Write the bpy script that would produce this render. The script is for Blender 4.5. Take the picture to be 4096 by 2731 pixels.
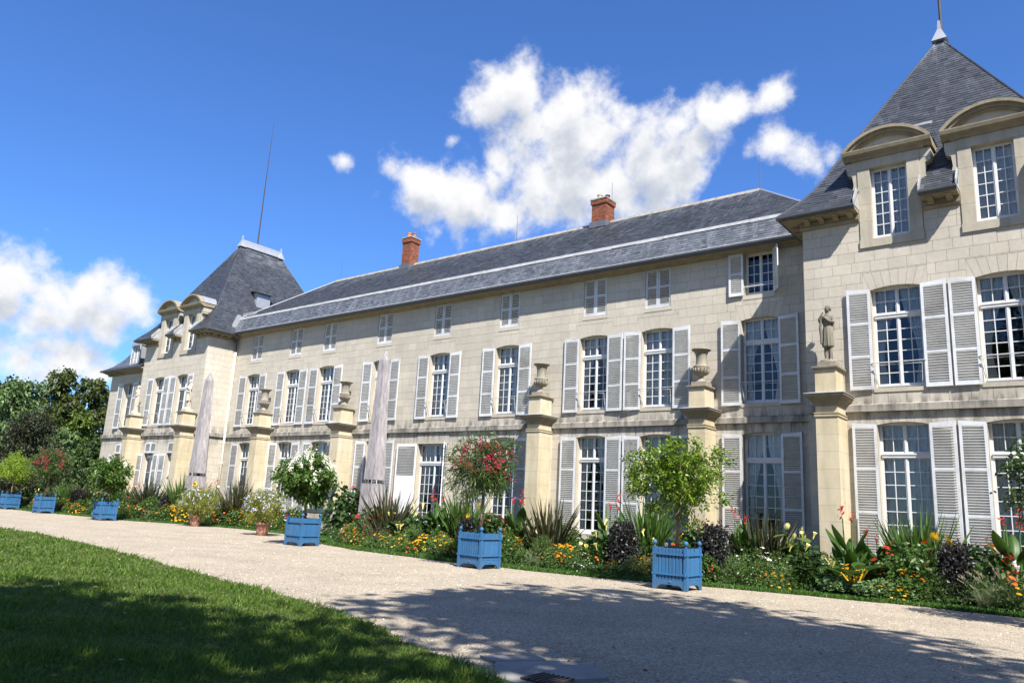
import bpy, math, random
import numpy as np
from mathutils import Vector, Matrix

for o in list(bpy.data.objects):
    bpy.data.objects.remove(o, do_unlink=True)
SC = bpy.context.scene
COL = SC.collection
R_ = math.radians

# ------------------------------------------------------------------ camera
YAW, PITCH, ROLL = 0.672754, 0.214292, 0.051349
fwd = Vector((-math.sin(YAW) * math.cos(PITCH), math.cos(YAW) * math.cos(PITCH), math.sin(PITCH)))
rgt = Vector((math.cos(YAW), math.sin(YAW), 0.0))
upv = rgt.cross(fwd)
r2 = rgt * math.cos(ROLL) + upv * math.sin(ROLL)
u2 = -rgt * math.sin(ROLL) + upv * math.cos(ROLL)
CAM = Vector((24.895, -25.823, 1.70))
cd = bpy.data.cameras.new('camera')
cam = bpy.data.objects.new('camera', cd)
COL.objects.link(cam)
M = Matrix((r2, u2, -fwd)).transposed().to_4x4()
M.translation = CAM
cam.matrix_world = M
cd.sensor_fit = 'HORIZONTAL'
cd.sensor_width = 36.0
cd.lens = 26.828
cd.clip_start = 0.05
cd.clip_end = 2000.0
SC.camera = cam

# ------------------------------------------------------------------ light and sky
SUN = Vector((0.534, -0.357, 0.766)).normalized()
SUN_EL, SUN_ROT = math.asin(SUN.z), math.atan2(SUN.x, SUN.y)
ld = bpy.data.lights.new('sun', 'SUN')
ld.energy = 5.0
ld.angle = R_(0.53)
ld.color = (1.0, 0.955, 0.88)
sun = bpy.data.objects.new('sun', ld)
COL.objects.link(sun)
sun.rotation_euler = SUN.to_track_quat('Z', 'Y').to_euler()
sun.location = (30, -30, 60)

SC.view_settings.view_transform = 'Standard'
SC.view_settings.look = 'None'
SC.view_settings.exposure = 1.08
SC.view_settings.gamma = 1.0
SC.view_settings.use_curve_mapping = False

W = bpy.data.worlds.new('World')
SC.world = W
W.use_nodes = True
CLOUDS_MAIN = [(-0.5768, 0.6504, 0.4942, 0.0417, 1), (-0.537, 0.6784, 0.5013, 0.0384, 1), (-0.4976, 0.7125, 0.4947, 0.0416, 1), (-0.5513, 0.6909, 0.4677, 0.0553, 1), (-0.4957, 0.7365, 0.4603, 0.0606, 1), (-0.452, 0.7526, 0.4789, 0.0329, 1), (-0.4307, 0.7757, 0.4612, 0.0426, 1), (-0.3879, 0.7908, 0.4735, 0.0313, 1), (-0.3845, 0.8082, 0.4461, 0.0379, 1), (-0.3464, 0.8061, 0.4799, 0.0281, 0.92), (-0.3171, 0.815, 0.4851, 0.0292, 0.93), (-0.2811, 0.8253, 0.4897, 0.0266, 0.9), (-0.4244, 0.7989, 0.4262, 0.0563, 1), (-0.5194, 0.7447, 0.4191, 0.0595, 1), (-0.3893, 0.8247, 0.4102, 0.0293, 0.95), (-0.5808, 0.6863, 0.4378, 0.0318, 0.85), (-0.4762, 0.7806, 0.4048, 0.0449, 1), (-0.5584, 0.7346, 0.3853, 0.0335, 0.85), (-0.435, 0.8082, 0.3969, 0.0298, 0.85), (-0.5969, 0.691, 0.4078, 0.0305, 0.8), (-0.6614, 0.6442, 0.384, 0.041, 1), (-0.6301, 0.6763, 0.3817, 0.0491, 1), (-0.5921, 0.715, 0.3718, 0.037, 1), (-0.6411, 0.6783, 0.359, 0.0291, 1), (-0.6325, 0.6359, 0.4422, 0.0185, 0.52), (-0.6459, 0.6408, 0.4149, 0.0219, 0.55), (-0.2866, 0.8523, 0.4376, 0.0231, 1), (-0.2616, 0.869, 0.42, 0.0239, 1), (-0.2352, 0.874, 0.4253, 0.0186, 0.88), (-0.6903, 0.5966, 0.4094, 0.0282, 0.55), (-0.6758, 0.6176, 0.4023, 0.0219, 0.55), (-0.7228, 0.5612, 0.4033, 0.0214, 0.5), (-0.7087, 0.5993, 0.3722, 0.0164, 0.45)]
CLOUDS_LEFT = [(-0.9309, 0.2931, 0.218, 0.0377, 1), (-0.9222, 0.3242, 0.2109, 0.0365, 1), (-0.9094, 0.3585, 0.2108, 0.0377, 1), (-0.8973, 0.3908, 0.2052, 0.0299, 1), (-0.9286, 0.3254, 0.1782, 0.0318, 1), (-0.9398, 0.2897, 0.1812, 0.0329, 1), (-0.8895, 0.4108, 0.2, 0.0205, 0.85), (-0.9467, 0.2619, 0.1875, 0.0407, 1), (-0.9075, 0.376, 0.1873, 0.0261, 0.9), (-0.938, 0.3179, 0.1379, 0.0358, 0.95), (-0.9256, 0.3546, 0.1322, 0.0314, 0.9), (-0.9129, 0.3885, 0.1251, 0.0246, 0.8), (-0.9438, 0.2974, 0.1442, 0.0219, 0.9), (-0.9316, 0.3312, 0.1498, 0.019, 0.85), (-0.9512, 0.2759, 0.1383, 0.0279, 0.9)]
# unseen cumulus round the sky, added and enlarged to whiten the shade fill
FILL_CLOUDS_EAST = [(0.35, 0.85, 0.39, 0.114, 1), (0.42, 0.82, 0.37, 0.095, 1), (0.75, 0.55, 0.36, 0.133, 1), (0.8, 0.48, 0.35, 0.095, 1), (0.95, 0.1, 0.3, 0.133, 1), (0.93, 0.2, 0.3, 0.095, 1)]
FILL_CLOUDS_SOUTH = [(0.7, -0.62, 0.34, 0.133, 1), (0.1, -0.93, 0.35, 0.152, 1), (0.2, -0.92, 0.33, 0.114, 1), (-0.5, -0.8, 0.33, 0.152, 1), (-0.58, -0.75, 0.31, 0.114, 1), (-0.9, -0.28, 0.33, 0.133, 1), (-0.93, -0.2, 0.3, 0.114, 1), (-0.2, -0.6, 0.77, 0.114, 1), (0.1, -0.25, 0.96, 0.14, 1), (-0.05, -0.32, 0.94, 0.1, 1), (0.4, -0.1, 0.9, 0.13, 1), (-0.45, -0.45, 0.75, 0.14, 1), (0.55, -0.45, 0.68, 0.12, 1), (-0.65, -0.55, 0.45, 0.13, 1)]

def N(nt, typ, ins=None, **props):
    n = nt.nodes.new(typ)
    for k, v in props.items():
        setattr(n, k, v)
    if ins:
        for k, v in ins.items():
            if isinstance(v, bpy.types.NodeSocket):
                nt.links.new(v, n.inputs[k])
            else:
                n.inputs[k].default_value = v
    return n

def math_(nt, op, a, b=None, c=None, clamp=False):
    n = nt.nodes.new('ShaderNodeMath')
    n.operation = op
    n.use_clamp = clamp
    for i, v in enumerate((a, b, c)):
        if v is None:
            continue
        if isinstance(v, bpy.types.NodeSocket):
            nt.links.new(v, n.inputs[i])
        else:
            n.inputs[i].default_value = v
    return n.outputs[0]

def cloud_group(name, blobs):
    """density field of one bank of cumulus: soft lobes broken up by fractal noise"""
    g = bpy.data.node_groups.new(name, 'ShaderNodeTree')
    g.interface.new_socket('Vector', in_out='INPUT', socket_type='NodeSocketVector')
    g.interface.new_socket('Density', in_out='OUTPUT', socket_type='NodeSocketFloat')
    gi = g.nodes.new('NodeGroupInput'); go = g.nodes.new('NodeGroupOutput')
    v = gi.outputs[0]
    n1 = N(g, 'ShaderNodeTexNoise', {'Vector': v, 'Scale': 19.0, 'Detail': 10.0, 'Roughness': 0.60})
    n2 = N(g, 'ShaderNodeTexNoise', {'Vector': v, 'Scale': 9.0, 'Detail': 2.0, 'Roughness': 0.5})
    off = N(g, 'ShaderNodeVectorMath', {0: n2.outputs['Color'], 1: (0.5, 0.5, 0.5)}, operation='SUBTRACT')
    sc = N(g, 'ShaderNodeVectorMath', {0: off.outputs[0], 'Scale': 0.055}, operation='SCALE')
    vw = N(g, 'ShaderNodeVectorMath', {0: v, 1: sc.outputs[0]}, operation='ADD').outputs[0]
    m = None
    for (x, y, z, r, wt) in blobs:
        L = math.sqrt(x * x + y * y + z * z)
        d = N(g, 'ShaderNodeVectorMath', {0: vw, 1: (x / L, y / L, z / L)}, operation='DISTANCE').outputs['Value']
        t = math_(g, 'MULTIPLY_ADD', d, -1.0 / (r * 1.22), wt)
        m = t if m is None else math_(g, 'SMOOTH_MAX', m, t, 0.3)
    f = math_(g, 'SUBTRACT', n1.outputs['Fac'], 0.5)
    s = math_(g, 'MULTIPLY_ADD', f, 2.3, math_(g, 'MINIMUM', m, 0.8))
    g.links.new(s, go.inputs[0])
    return g

SKY_STRENGTH = 0.075
def build_world():
    nt = W.node_tree
    out = nt.nodes['World Output']
    nt.nodes.remove(nt.nodes['Background'])
    sky = N(nt, 'ShaderNodeTexSky', sky_type='NISHITA', sun_disc=False, sun_elevation=SUN_EL, sun_rotation=SUN_ROT,
            altitude=60.0, air_density=1.0, dust_density=0.25, ozone_density=3.0)
    tint = N(nt, 'ShaderNodeMix', {'Factor': 1.0, 6: sky.outputs[0], 7: SKY_TINT}, data_type='RGBA', blend_type='MULTIPLY')
    skyc = tint.outputs[2]
    tc = nt.nodes.new('ShaderNodeTexCoord')
    d = N(nt, 'ShaderNodeVectorMath', {0: tc.outputs['Generated']}, operation='NORMALIZE').outputs[0]
    d2 = N(nt, 'ShaderNodeVectorMath', {0: d, 1: (SUN.x * 0.012, SUN.y * 0.012, 0.034)}, operation='ADD').outputs[0]
    cur = N(nt, 'ShaderNodeBackground', {'Color': skyc, 'Strength': SKY_STRENGTH}).outputs[0]
    # each bank is worked out only inside its own part of the sky
    banks = [(CLOUDS_MAIN, (-0.49, 0.735, 0.455), 0.34), (CLOUDS_LEFT, (-0.93, 0.32, 0.175), 0.17), (FILL_CLOUDS_EAST, (0.7, 0.56, 0.36), 0.66), (FILL_CLOUDS_SOUTH, (-0.1, -0.75, 0.6), 1.05)]
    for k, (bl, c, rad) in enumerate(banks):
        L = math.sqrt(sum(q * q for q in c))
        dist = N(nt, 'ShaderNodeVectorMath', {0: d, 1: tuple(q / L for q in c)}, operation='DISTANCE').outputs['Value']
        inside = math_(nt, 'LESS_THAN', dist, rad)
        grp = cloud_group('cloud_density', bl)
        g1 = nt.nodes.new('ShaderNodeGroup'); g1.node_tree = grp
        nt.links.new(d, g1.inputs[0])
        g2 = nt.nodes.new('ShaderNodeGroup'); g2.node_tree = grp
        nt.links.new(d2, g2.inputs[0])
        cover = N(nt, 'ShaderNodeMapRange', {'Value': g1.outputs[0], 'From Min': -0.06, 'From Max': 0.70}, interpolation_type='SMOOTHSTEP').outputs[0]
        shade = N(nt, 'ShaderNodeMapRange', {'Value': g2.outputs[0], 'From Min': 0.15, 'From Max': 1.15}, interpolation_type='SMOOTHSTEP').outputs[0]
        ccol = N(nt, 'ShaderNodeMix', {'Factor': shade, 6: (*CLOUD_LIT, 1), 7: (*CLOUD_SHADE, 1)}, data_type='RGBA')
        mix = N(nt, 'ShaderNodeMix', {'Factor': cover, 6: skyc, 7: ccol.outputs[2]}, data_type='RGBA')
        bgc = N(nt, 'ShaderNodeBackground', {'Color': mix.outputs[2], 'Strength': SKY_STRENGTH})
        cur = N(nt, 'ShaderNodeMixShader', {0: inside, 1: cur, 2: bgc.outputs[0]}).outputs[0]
    nt.links.new(cur, out.inputs['Surface'])
SKY_TINT = (0.54, 0.86, 1.34, 1)
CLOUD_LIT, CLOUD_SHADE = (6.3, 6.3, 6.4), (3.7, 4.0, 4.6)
build_world()

# ------------------------------------------------------------------ helpers
def link(o, parent=None):
    COL.objects.link(o)
    if parent is not None:
        o.parent = parent
    return o

def mesh(name, V, F, mat=None, smooth=False, tone=None):
    me = bpy.data.meshes.new(name)
    me.from_pydata(V, [], F)
    if mat is not None:
        me.materials.append(mat)
    if smooth:
        me.polygons.foreach_set('use_smooth', [True] * len(me.polygons))
    if tone is not None:
        a = me.attributes.new('tone', 'FLOAT', 'FACE')
        a.data.foreach_set('value', np.asarray(tone, dtype=np.float32))
    me.update()
    return me

def obj(name, me, parent=None, loc=None):
    o = bpy.data.objects.new(name, me)
    if loc is not None:
        o.location = loc
    return link(o, parent)

def tag(o, label=None, cat=None, group=None, kind=None):
    if label: o['label'] = label
    if cat: o['category'] = cat
    if group: o['group'] = group
    if kind: o['kind'] = kind
    return o

def thing(name, label, cat, loc=(0, 0, 0), rz=0.0, group=None, sc=None):
    o = bpy.data.objects.new(name, None)
    o.location = loc
    o.rotation_euler = (0, 0, rz)
    o.empty_display_size = 0.2
    if sc is not None:
        o.scale = (sc, sc, sc) if isinstance(sc, (int, float)) else sc
    link(o)
    return tag(o, label, cat, group)

class MB:
    """collects simple shapes for ONE mesh"""
    def __init__(s):
        s.v = []; s.f = []; s.t = []; s.tone = 0.5
    def add(s, vs, fs):
        b = len(s.v)
        s.v += [tuple(p) for p in vs]
        s.f += [tuple(b + i for i in f) for f in fs]
        s.t += [s.tone] * len(fs)
    def box(s, x0, x1, y0, y1, z0, z1):
        s.add([(x0, y0, z0), (x1, y0, z0), (x1, y1, z0), (x0, y1, z0), (x0, y0, z1), (x1, y0, z1), (x1, y1, z1), (x0, y1, z1)],
              [(0, 3, 2, 1), (4, 5, 6, 7), (0, 1, 5, 4), (1, 2, 6, 5), (2, 3, 7, 6), (3, 0, 4, 7)])
    def prism(s, prof, axis, a, b, caps=True):
        """prof: 2D points; axis 'x': prof=(y,z) swept in x; 'y': prof=(x,z); 'z': prof=(x,y)"""
        n = len(prof)
        def P(p, t):
            return (t, p[0], p[1]) if axis == 'x' else ((p[0], t, p[1]) if axis == 'y' else (p[0], p[1], t))
        vs = [P(p, a) for p in prof] + [P(p, b) for p in prof]
        fs = [(i, (i + 1) % n, n + (i + 1) % n, n + i) for i in range(n)]
        if caps:
            fs += [tuple(range(n - 1, -1, -1)), tuple(range(n, 2 * n))]
        s.add(vs, fs)
    def tube(s, pts, rad, n=8, caps=True):
        pts = [Vector(p) for p in pts]
        if isinstance(rad, (int, float)): rad = [rad] * len(pts)
        vs = []; ref = None
        for i, p in enumerate(pts):
            d = (pts[min(i + 1, len(pts) - 1)] - pts[max(i - 1, 0)]).normalized()
            if ref is None or abs(ref.dot(d)) > 0.98:
                ref = Vector((0, 0, 1)) if abs(d.z) < 0.9 else Vector((1, 0, 0))
            a = ref.cross(d).normalized(); b = d.cross(a)
            for k in range(n):
                t = 2 * math.pi * k / n
                vs.append(p + (a * math.cos(t) + b * math.sin(t)) * rad[i])
        fs = []
        for i in range(len(pts) - 1):
            for k in range(n):
                k2 = (k + 1) % n
                fs.append((i * n + k, i * n + k2, (i + 1) * n + k2, (i + 1) * n + k))
        if caps:
            fs += [tuple(range(n - 1, -1, -1)), tuple((len(pts) - 1) * n + k for k in range(n))]
        s.add(vs, fs)
    def lathe(s, prof, n=16, c=(0, 0), caps=True):
        vs = []
        for r, z in prof:
            for k in range(n):
                t = 2 * math.pi * k / n
                vs.append((c[0] + r * math.cos(t), c[1] + r * math.sin(t), z))
        fs = []
        for i in range(len(prof) - 1):
            for k in range(n):
                k2 = (k + 1) % n
                fs.append((i * n + k, i * n + k2, (i + 1) * n + k2, (i + 1) * n + k))
        if caps:
            fs += [tuple(range(n - 1, -1, -1)), tuple((len(prof) - 1) * n + k for k in range(n))]
        s.add(vs, fs)
    def ball(s, c, r, n=10, sz=1.0, rings=7):
        c = Vector(c); rr = (r, r, r * sz) if isinstance(r, (int, float)) else r
        vs = [(c.x, c.y, c.z - rr[2])]; fs = []
        for i in range(1, rings):
            a = math.pi * i / rings
            for k in range(n):
                t = 2 * math.pi * k / n
                vs.append((c.x + rr[0] * math.sin(a) * math.cos(t), c.y + rr[1] * math.sin(a) * math.sin(t), c.z - rr[2] * math.cos(a)))
        vs.append((c.x, c.y, c.z + rr[2])); top = len(vs) - 1
        for k in range(n):
            fs.append((0, 1 + (k + 1) % n, 1 + k))
        for i in range(rings - 2):
            for k in range(n):
                k2 = (k + 1) % n
                fs.append((1 + i * n + k, 1 + i * n + k2, 1 + (i + 1) * n + k2, 1 + (i + 1) * n + k))
        b = 1 + (rings - 2) * n
        for k in range(n):
            fs.append((b + k, b + (k + 1) % n, top))
        s.add(vs, fs)
    def rings(s, loops, closed=True):
        """bridge equal-length vertex loops"""
        n = len(loops[0]); vs = [p for L in loops for p in L]; fs = []
        for i in range(len(loops) - 1):
            for k in range(n if closed else n - 1):
                k2 = (k + 1) % n
                fs.append((i * n + k, i * n + k2, (i + 1) * n + k2, (i + 1) * n + k))
        if closed:
            fs += [tuple(range(n - 1, -1, -1)), tuple((len(loops) - 1) * n + k for k in range(n))]
        s.add(vs, fs)
    def mesh(s, name, mat, smooth=False):
        return mesh(name, s.v, s.f, mat, smooth, s.t)
    def build(s, name, mat, parent=None, smooth=False, loc=None):
        return obj(name, s.mesh(name, mat, smooth), parent, loc)

# ------------------------------------------------------------------ materials
def newmat(name):
    m = bpy.data.materials.new(name)
    m.use_nodes = True
    return m, m.node_tree, m.node_tree.nodes['Principled BSDF']

def simple(name, col, rough=0.7, var=0.15, scale=6.0, bump=0.0, metal=0.0, tone=0.0, bscale=None, coords='Object', spec=0.3):
    """base colour broken up by noise (and by the per-piece 'tone'), optional fine relief"""
    m, nt, b = newmat(name)
    tc = nt.nodes.new('ShaderNodeTexCoord')
    co = tc.outputs[coords]
    nz = N(nt, 'ShaderNodeTexNoise', {'Vector': co, 'Scale': scale, 'Detail': 6.0, 'Roughness': 0.6})
    v = N(nt, 'ShaderNodeMapRange', {'Value': nz.outputs['Fac'], 'From Min': 0.25, 'From Max': 0.75, 'To Min': 1 - var, 'To Max': 1 + var}).outputs[0]
    if tone:
        at = N(nt, 'ShaderNodeAttribute', attribute_name='tone')
        tv = math_(nt, 'MULTIPLY_ADD', at.outputs['Fac'], 2 * tone, 1 - tone)
        v = math_(nt, 'MULTIPLY', v, tv)
    c = N(nt, 'ShaderNodeVectorMath', {0: (col[0], col[1], col[2]), 'Scale': v}, operation='SCALE')
    nt.links.new(c.outputs[0], b.inputs['Base Color'])
    b.inputs['Roughness'].default_value = rough
    b.inputs['Metallic'].default_value = metal
    b.inputs['Specular IOR Level'].default_value = spec
    if bump:
        n2 = N(nt, 'ShaderNodeTexNoise', {'Vector': co, 'Scale': bscale or scale * 6, 'Detail': 5.0, 'Roughness': 0.65})
        bp = N(nt, 'ShaderNodeBump', {'Height': n2.outputs['Fac'], 'Strength': 1.0, 'Distance': bump})
        nt.links.new(bp.outputs[0], b.inputs['Normal'])
    return m

def slatemat(name, col, tone, streak, lime=None, spec=0.45, rough=0.5):
    """slates: per-slate tone, blotches, pale lime runs down the slope"""
    m, nt, b = newmat(name)
    geo = nt.nodes.new('ShaderNodeNewGeometry'); P = geo.outputs['Position']
    at = N(nt, 'ShaderNodeAttribute', attribute_name='tone')
    n1 = N(nt, 'ShaderNodeTexNoise', {'Vector': P, 'Scale': 0.9, 'Detail': 5.0, 'Roughness': 0.6})
    v = math_(nt, 'MULTIPLY', math_(nt, 'MULTIPLY_ADD', at.outputs['Fac'], 2 * tone, 1 - tone), N(nt, 'ShaderNodeMapRange', {'Value': n1.outputs['Fac'], 'From Min': 0.3, 'From Max': 0.7, 'To Min': 0.78, 'To Max': 1.22}).outputs[0])
    c = N(nt, 'ShaderNodeVectorMath', {0: col, 'Scale': v}, operation='SCALE').outputs[0]
    mp = N(nt, 'ShaderNodeMapping', {'Vector': P, 'Scale': (2.2, 0.5, 0.35), 'Rotation': (0, 0.12, 0)})
    n2 = N(nt, 'ShaderNodeTexNoise', {'Vector': mp.outputs[0], 'Scale': 2.2, 'Detail': 6.0, 'Roughness': 0.65})
    s = N(nt, 'ShaderNodeMapRange', {'Value': n2.outputs['Fac'], 'From Min': 0.54, 'From Max': 0.75}).outputs[0]
    f = math_(nt, 'MULTIPLY', s, streak)
    if lime:
        z = N(nt, 'ShaderNodeSeparateXYZ', {0: P}).outputs[2]
        f = math_(nt, 'ADD', f, math_(nt, 'MULTIPLY', N(nt, 'ShaderNodeMapRange', {'Value': z, 'From Min': lime[0], 'From Max': lime[1]}).outputs[0], math_(nt, 'MULTIPLY', N(nt, 'ShaderNodeMapRange', {'Value': n2.outputs['Fac'], 'From Min': 0.42, 'From Max': 0.62}).outputs[0], 0.5)))
    mx = N(nt, 'ShaderNodeMix', {'Factor': f, 6: c, 7: (0.30, 0.315, 0.33, 1)}, data_type='RGBA')
    nt.links.new(mx.outputs[2], b.inputs['Base Color'])
    b.inputs['Roughness'].default_value = rough; b.inputs['Specular IOR Level'].default_value = spec
    n4 = N(nt, 'ShaderNodeTexNoise', {'Vector': P, 'Scale': 30.0, 'Detail': 4.0})
    bp = N(nt, 'ShaderNodeBump', {'Height': n4.outputs['Fac'], 'Strength': 0.8, 'Distance': 0.003}); nt.links.new(bp.outputs[0], b.inputs['Normal'])
    return m

def limestone(name, col, dirt=(0.10, 0.095, 0.085), tone=0.1, dirtamt=0.5, bands=(), warm=None):
    """cut stone: per-block tone, cloudy patches, soot and lichen in bands of height"""
    m, nt, b = newmat(name)
    geo = nt.nodes.new('ShaderNodeNewGeometry')
    P = geo.outputs['Position']
    at = N(nt, 'ShaderNodeAttribute', attribute_name='tone')
    n1 = N(nt, 'ShaderNodeTexNoise', {'Vector': P, 'Scale': 0.55, 'Detail': 5.0, 'Roughness': 0.6})
    n2 = N(nt, 'ShaderNodeTexNoise', {'Vector': P, 'Scale': 9.0, 'Detail': 6.0, 'Roughness': 0.65})
    v = math_(nt, 'MULTIPLY_ADD', at.outputs['Fac'], 2 * tone, 1 - tone)
    v = math_(nt, 'MULTIPLY', v, N(nt, 'ShaderNodeMapRange', {'Value': n1.outputs['Fac'], 'From Min': 0.3, 'From Max': 0.7, 'To Min': 0.9, 'To Max': 1.08}).outputs[0])
    v = math_(nt, 'MULTIPLY', v, N(nt, 'ShaderNodeMapRange', {'Value': n2.outputs['Fac'], 'From Min': 0.3, 'From Max': 0.7, 'To Min': 0.93, 'To Max': 1.06}).outputs[0])
    c = N(nt, 'ShaderNodeVectorMath', {0: col, 'Scale': v}, operation='SCALE').outputs[0]
    if warm:
        w = N(nt, 'ShaderNodeMapRange', {'Value': n1.outputs['Fac'], 'From Min': 0.45, 'From Max': 0.7}).outputs[0]
        mx = N(nt, 'ShaderNodeMix', {'Factor': w, 6: c, 7: (*warm, 1)}, data_type='RGBA')
        c = mx.outputs[2]
    # streaky dirt
    sx = N(nt, 'ShaderNodeSeparateXYZ', {0: P})
    st = N(nt, 'ShaderNodeCombineXYZ', {0: math_(nt, 'MULTIPLY', sx.outputs[0], 3.0), 1: math_(nt, 'MULTIPLY', sx.outputs[1], 3.0), 2: math_(nt, 'MULTIPLY', sx.outputs[2], 0.6)})
    n3 = N(nt, 'ShaderNodeTexNoise', {'Vector': st.outputs[0], 'Scale': 1.3, 'Detail': 5.0, 'Roughness': 0.6})
    streak = N(nt, 'ShaderNodeMapRange', {'Value': n3.outputs['Fac'], 'From Min': 0.40, 'From Max': 0.68}).outputs[0]
    tot = math_(nt, 'MULTIPLY', streak, 0.12 * dirtamt)
    for (z0, z1, a) in bands:
        up = N(nt, 'ShaderNodeMapRange', {'Value': sx.outputs[2], 'From Min': z0, 'From Max': z1}).outputs[0]
        up = math_(nt, 'MULTIPLY', math_(nt, 'LESS_THAN', sx.outputs[2], max(z0, z1)), up) if z0 < z1 else math_(nt, 'MULTIPLY', math_(nt, 'GREATER_THAN', sx.outputs[2], z1), up)
        tot = math_(nt, 'ADD', tot, math_(nt, 'MULTIPLY', math_(nt, 'MULTIPLY', up, streak), a))
    tot = math_(nt, 'MINIMUM', tot, 0.85)
    mx = N(nt, 'ShaderNodeMix', {'Factor': tot, 6: c, 7: (*dirt, 1)}, data_type='RGBA')
    nt.links.new(mx.outputs[2], b.inputs['Base Color'])
    b.inputs['Roughness'].default_value = 0.88
    b.inputs['Specular IOR Level'].default_value = 0.2
    n4 = N(nt, 'ShaderNodeTexNoise', {'Vector': P, 'Scale': 45.0, 'Detail': 4.0, 'Roughness': 0.7})
    bp = N(nt, 'ShaderNodeBump', {'Height': n4.outputs['Fac'], 'Strength': 0.6, 'Distance': 0.01})
    nt.links.new(bp.outputs[0], b.inputs['Normal'])
    return m

def leafmat(name, col, col2=None, var=0.35, trans=0.35, rough=0.45):
    m, nt, b = newmat(name)
    geo = nt.nodes.new('ShaderNodeNewGeometry')
    rnd = geo.outputs['Random Per Island']
    col2 = col2 or (col[0] * 1.5, col[1] * 1.25, col[2] * 0.9)
    mx = N(nt, 'ShaderNodeMix', {'Factor': rnd, 6: (*col, 1), 7: (*col2, 1)}, data_type='RGBA')
    r2 = math_(nt, 'FRACT', math_(nt, 'MULTIPLY', rnd, 17.31))
    v = math_(nt, 'MULTIPLY_ADD', r2, 2 * var, 1 - var)
    c = N(nt, 'ShaderNodeVectorMath', {0: mx.outputs[2], 'Scale': v}, operation='SCALE').outputs[0]
    nt.links.new(c, b.inputs['Base Color'])
    b.inputs['Roughness'].default_value = rough
    b.inputs['Specular IOR Level'].default_value = 0.35
    tr = N(nt, 'ShaderNodeBsdfTranslucent', {'Color': c})
    ms = N(nt, 'ShaderNodeMixShader', {0: trans, 1: b.outputs[0], 2: tr.outputs[0]})
    nt.links.new(ms.outputs[0], nt.nodes['Material Output'].inputs[0])
    return m

def petal(name, col, var=0.2, trans=0.25):
    return leafmat(name, col, (min(1, col[0] * 1.15), col[1] * 1.15, col[2] * 1.1), var, trans, 0.6)

def glassmat():
    m, nt, b = newmat('window_glass')
    nt.nodes.remove(b)
    geo = nt.nodes.new('ShaderNodeNewGeometry')
    nz = N(nt, 'ShaderNodeTexNoise', {'Vector': geo.outputs['Position'], 'Scale': 3.0, 'Detail': 2.0})
    bp = N(nt, 'ShaderNodeBump', {'Height': nz.outputs['Fac'], 'Strength': 0.35, 'Distance': 0.02})
    gl = N(nt, 'ShaderNodeBsdfGlossy', {'Color': (0.95, 0.97, 1, 1), 'Roughness': 0.02, 'Normal': bp.outputs[0]})
    tp = N(nt, 'ShaderNodeBsdfTransparent', {'Color': (0.86, 0.9, 0.9, 1)})
    fr = N(nt, 'ShaderNodeFresnel', {'IOR': 1.6})
    ms = N(nt, 'ShaderNodeMixShader', {0: fr.outputs[0], 1: tp.outputs[0], 2: gl.outputs[0]})
    nt.links.new(ms.outputs[0], nt.nodes['Material Output'].inputs[0])
    return m

MT = {}
MT['wall'] = limestone('ashlar_stone', (0.482, 0.438, 0.366), tone=0.11, bands=((4.2, 4.98, 0.9), (5.65, 5.2, 1.1)), dirtamt=0.7)
MT['joint'] = simple('mortar_joint', (0.29, 0.27, 0.235), 0.95, 0.1)
MT['trim'] = limestone('trim_stone', (0.46, 0.41, 0.32), tone=0.08, dirtamt=1.6)
MT['string'] = limestone('string_course_stone', (0.34, 0.315, 0.275), tone=0.12, dirtamt=4.5, bands=((4.9, 5.3, 1.0),))
MT['yellow'] = limestone('yellow_limestone', (0.520, 0.445, 0.300), dirt=(0.16, 0.14, 0.09), tone=0.10, dirtamt=2.2, warm=(0.54, 0.48, 0.37))
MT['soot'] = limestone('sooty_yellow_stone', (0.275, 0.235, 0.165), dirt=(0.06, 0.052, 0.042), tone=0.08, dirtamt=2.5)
MT['dormer'] = limestone('dormer_stone', (0.425, 0.385, 0.305), dirt=(0.12, 0.105, 0.08), tone=0.1, dirtamt=2.0)
MT['urn'] = limestone('weathered_urn_stone', (0.29, 0.26, 0.205), dirt=(0.09, 0.083, 0.07), tone=0.1, dirtamt=4.0)
MT['marble'] = limestone('pale_statue_stone', (0.52, 0.47, 0.375), dirt=(0.16, 0.14, 0.11), tone=0.05, dirtamt=1.5)
MT['marble_dark'] = limestone('stained_statue_stone', (0.21, 0.19, 0.15), dirt=(0.045, 0.042, 0.038), tone=0.05, dirtamt=5.0)
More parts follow.
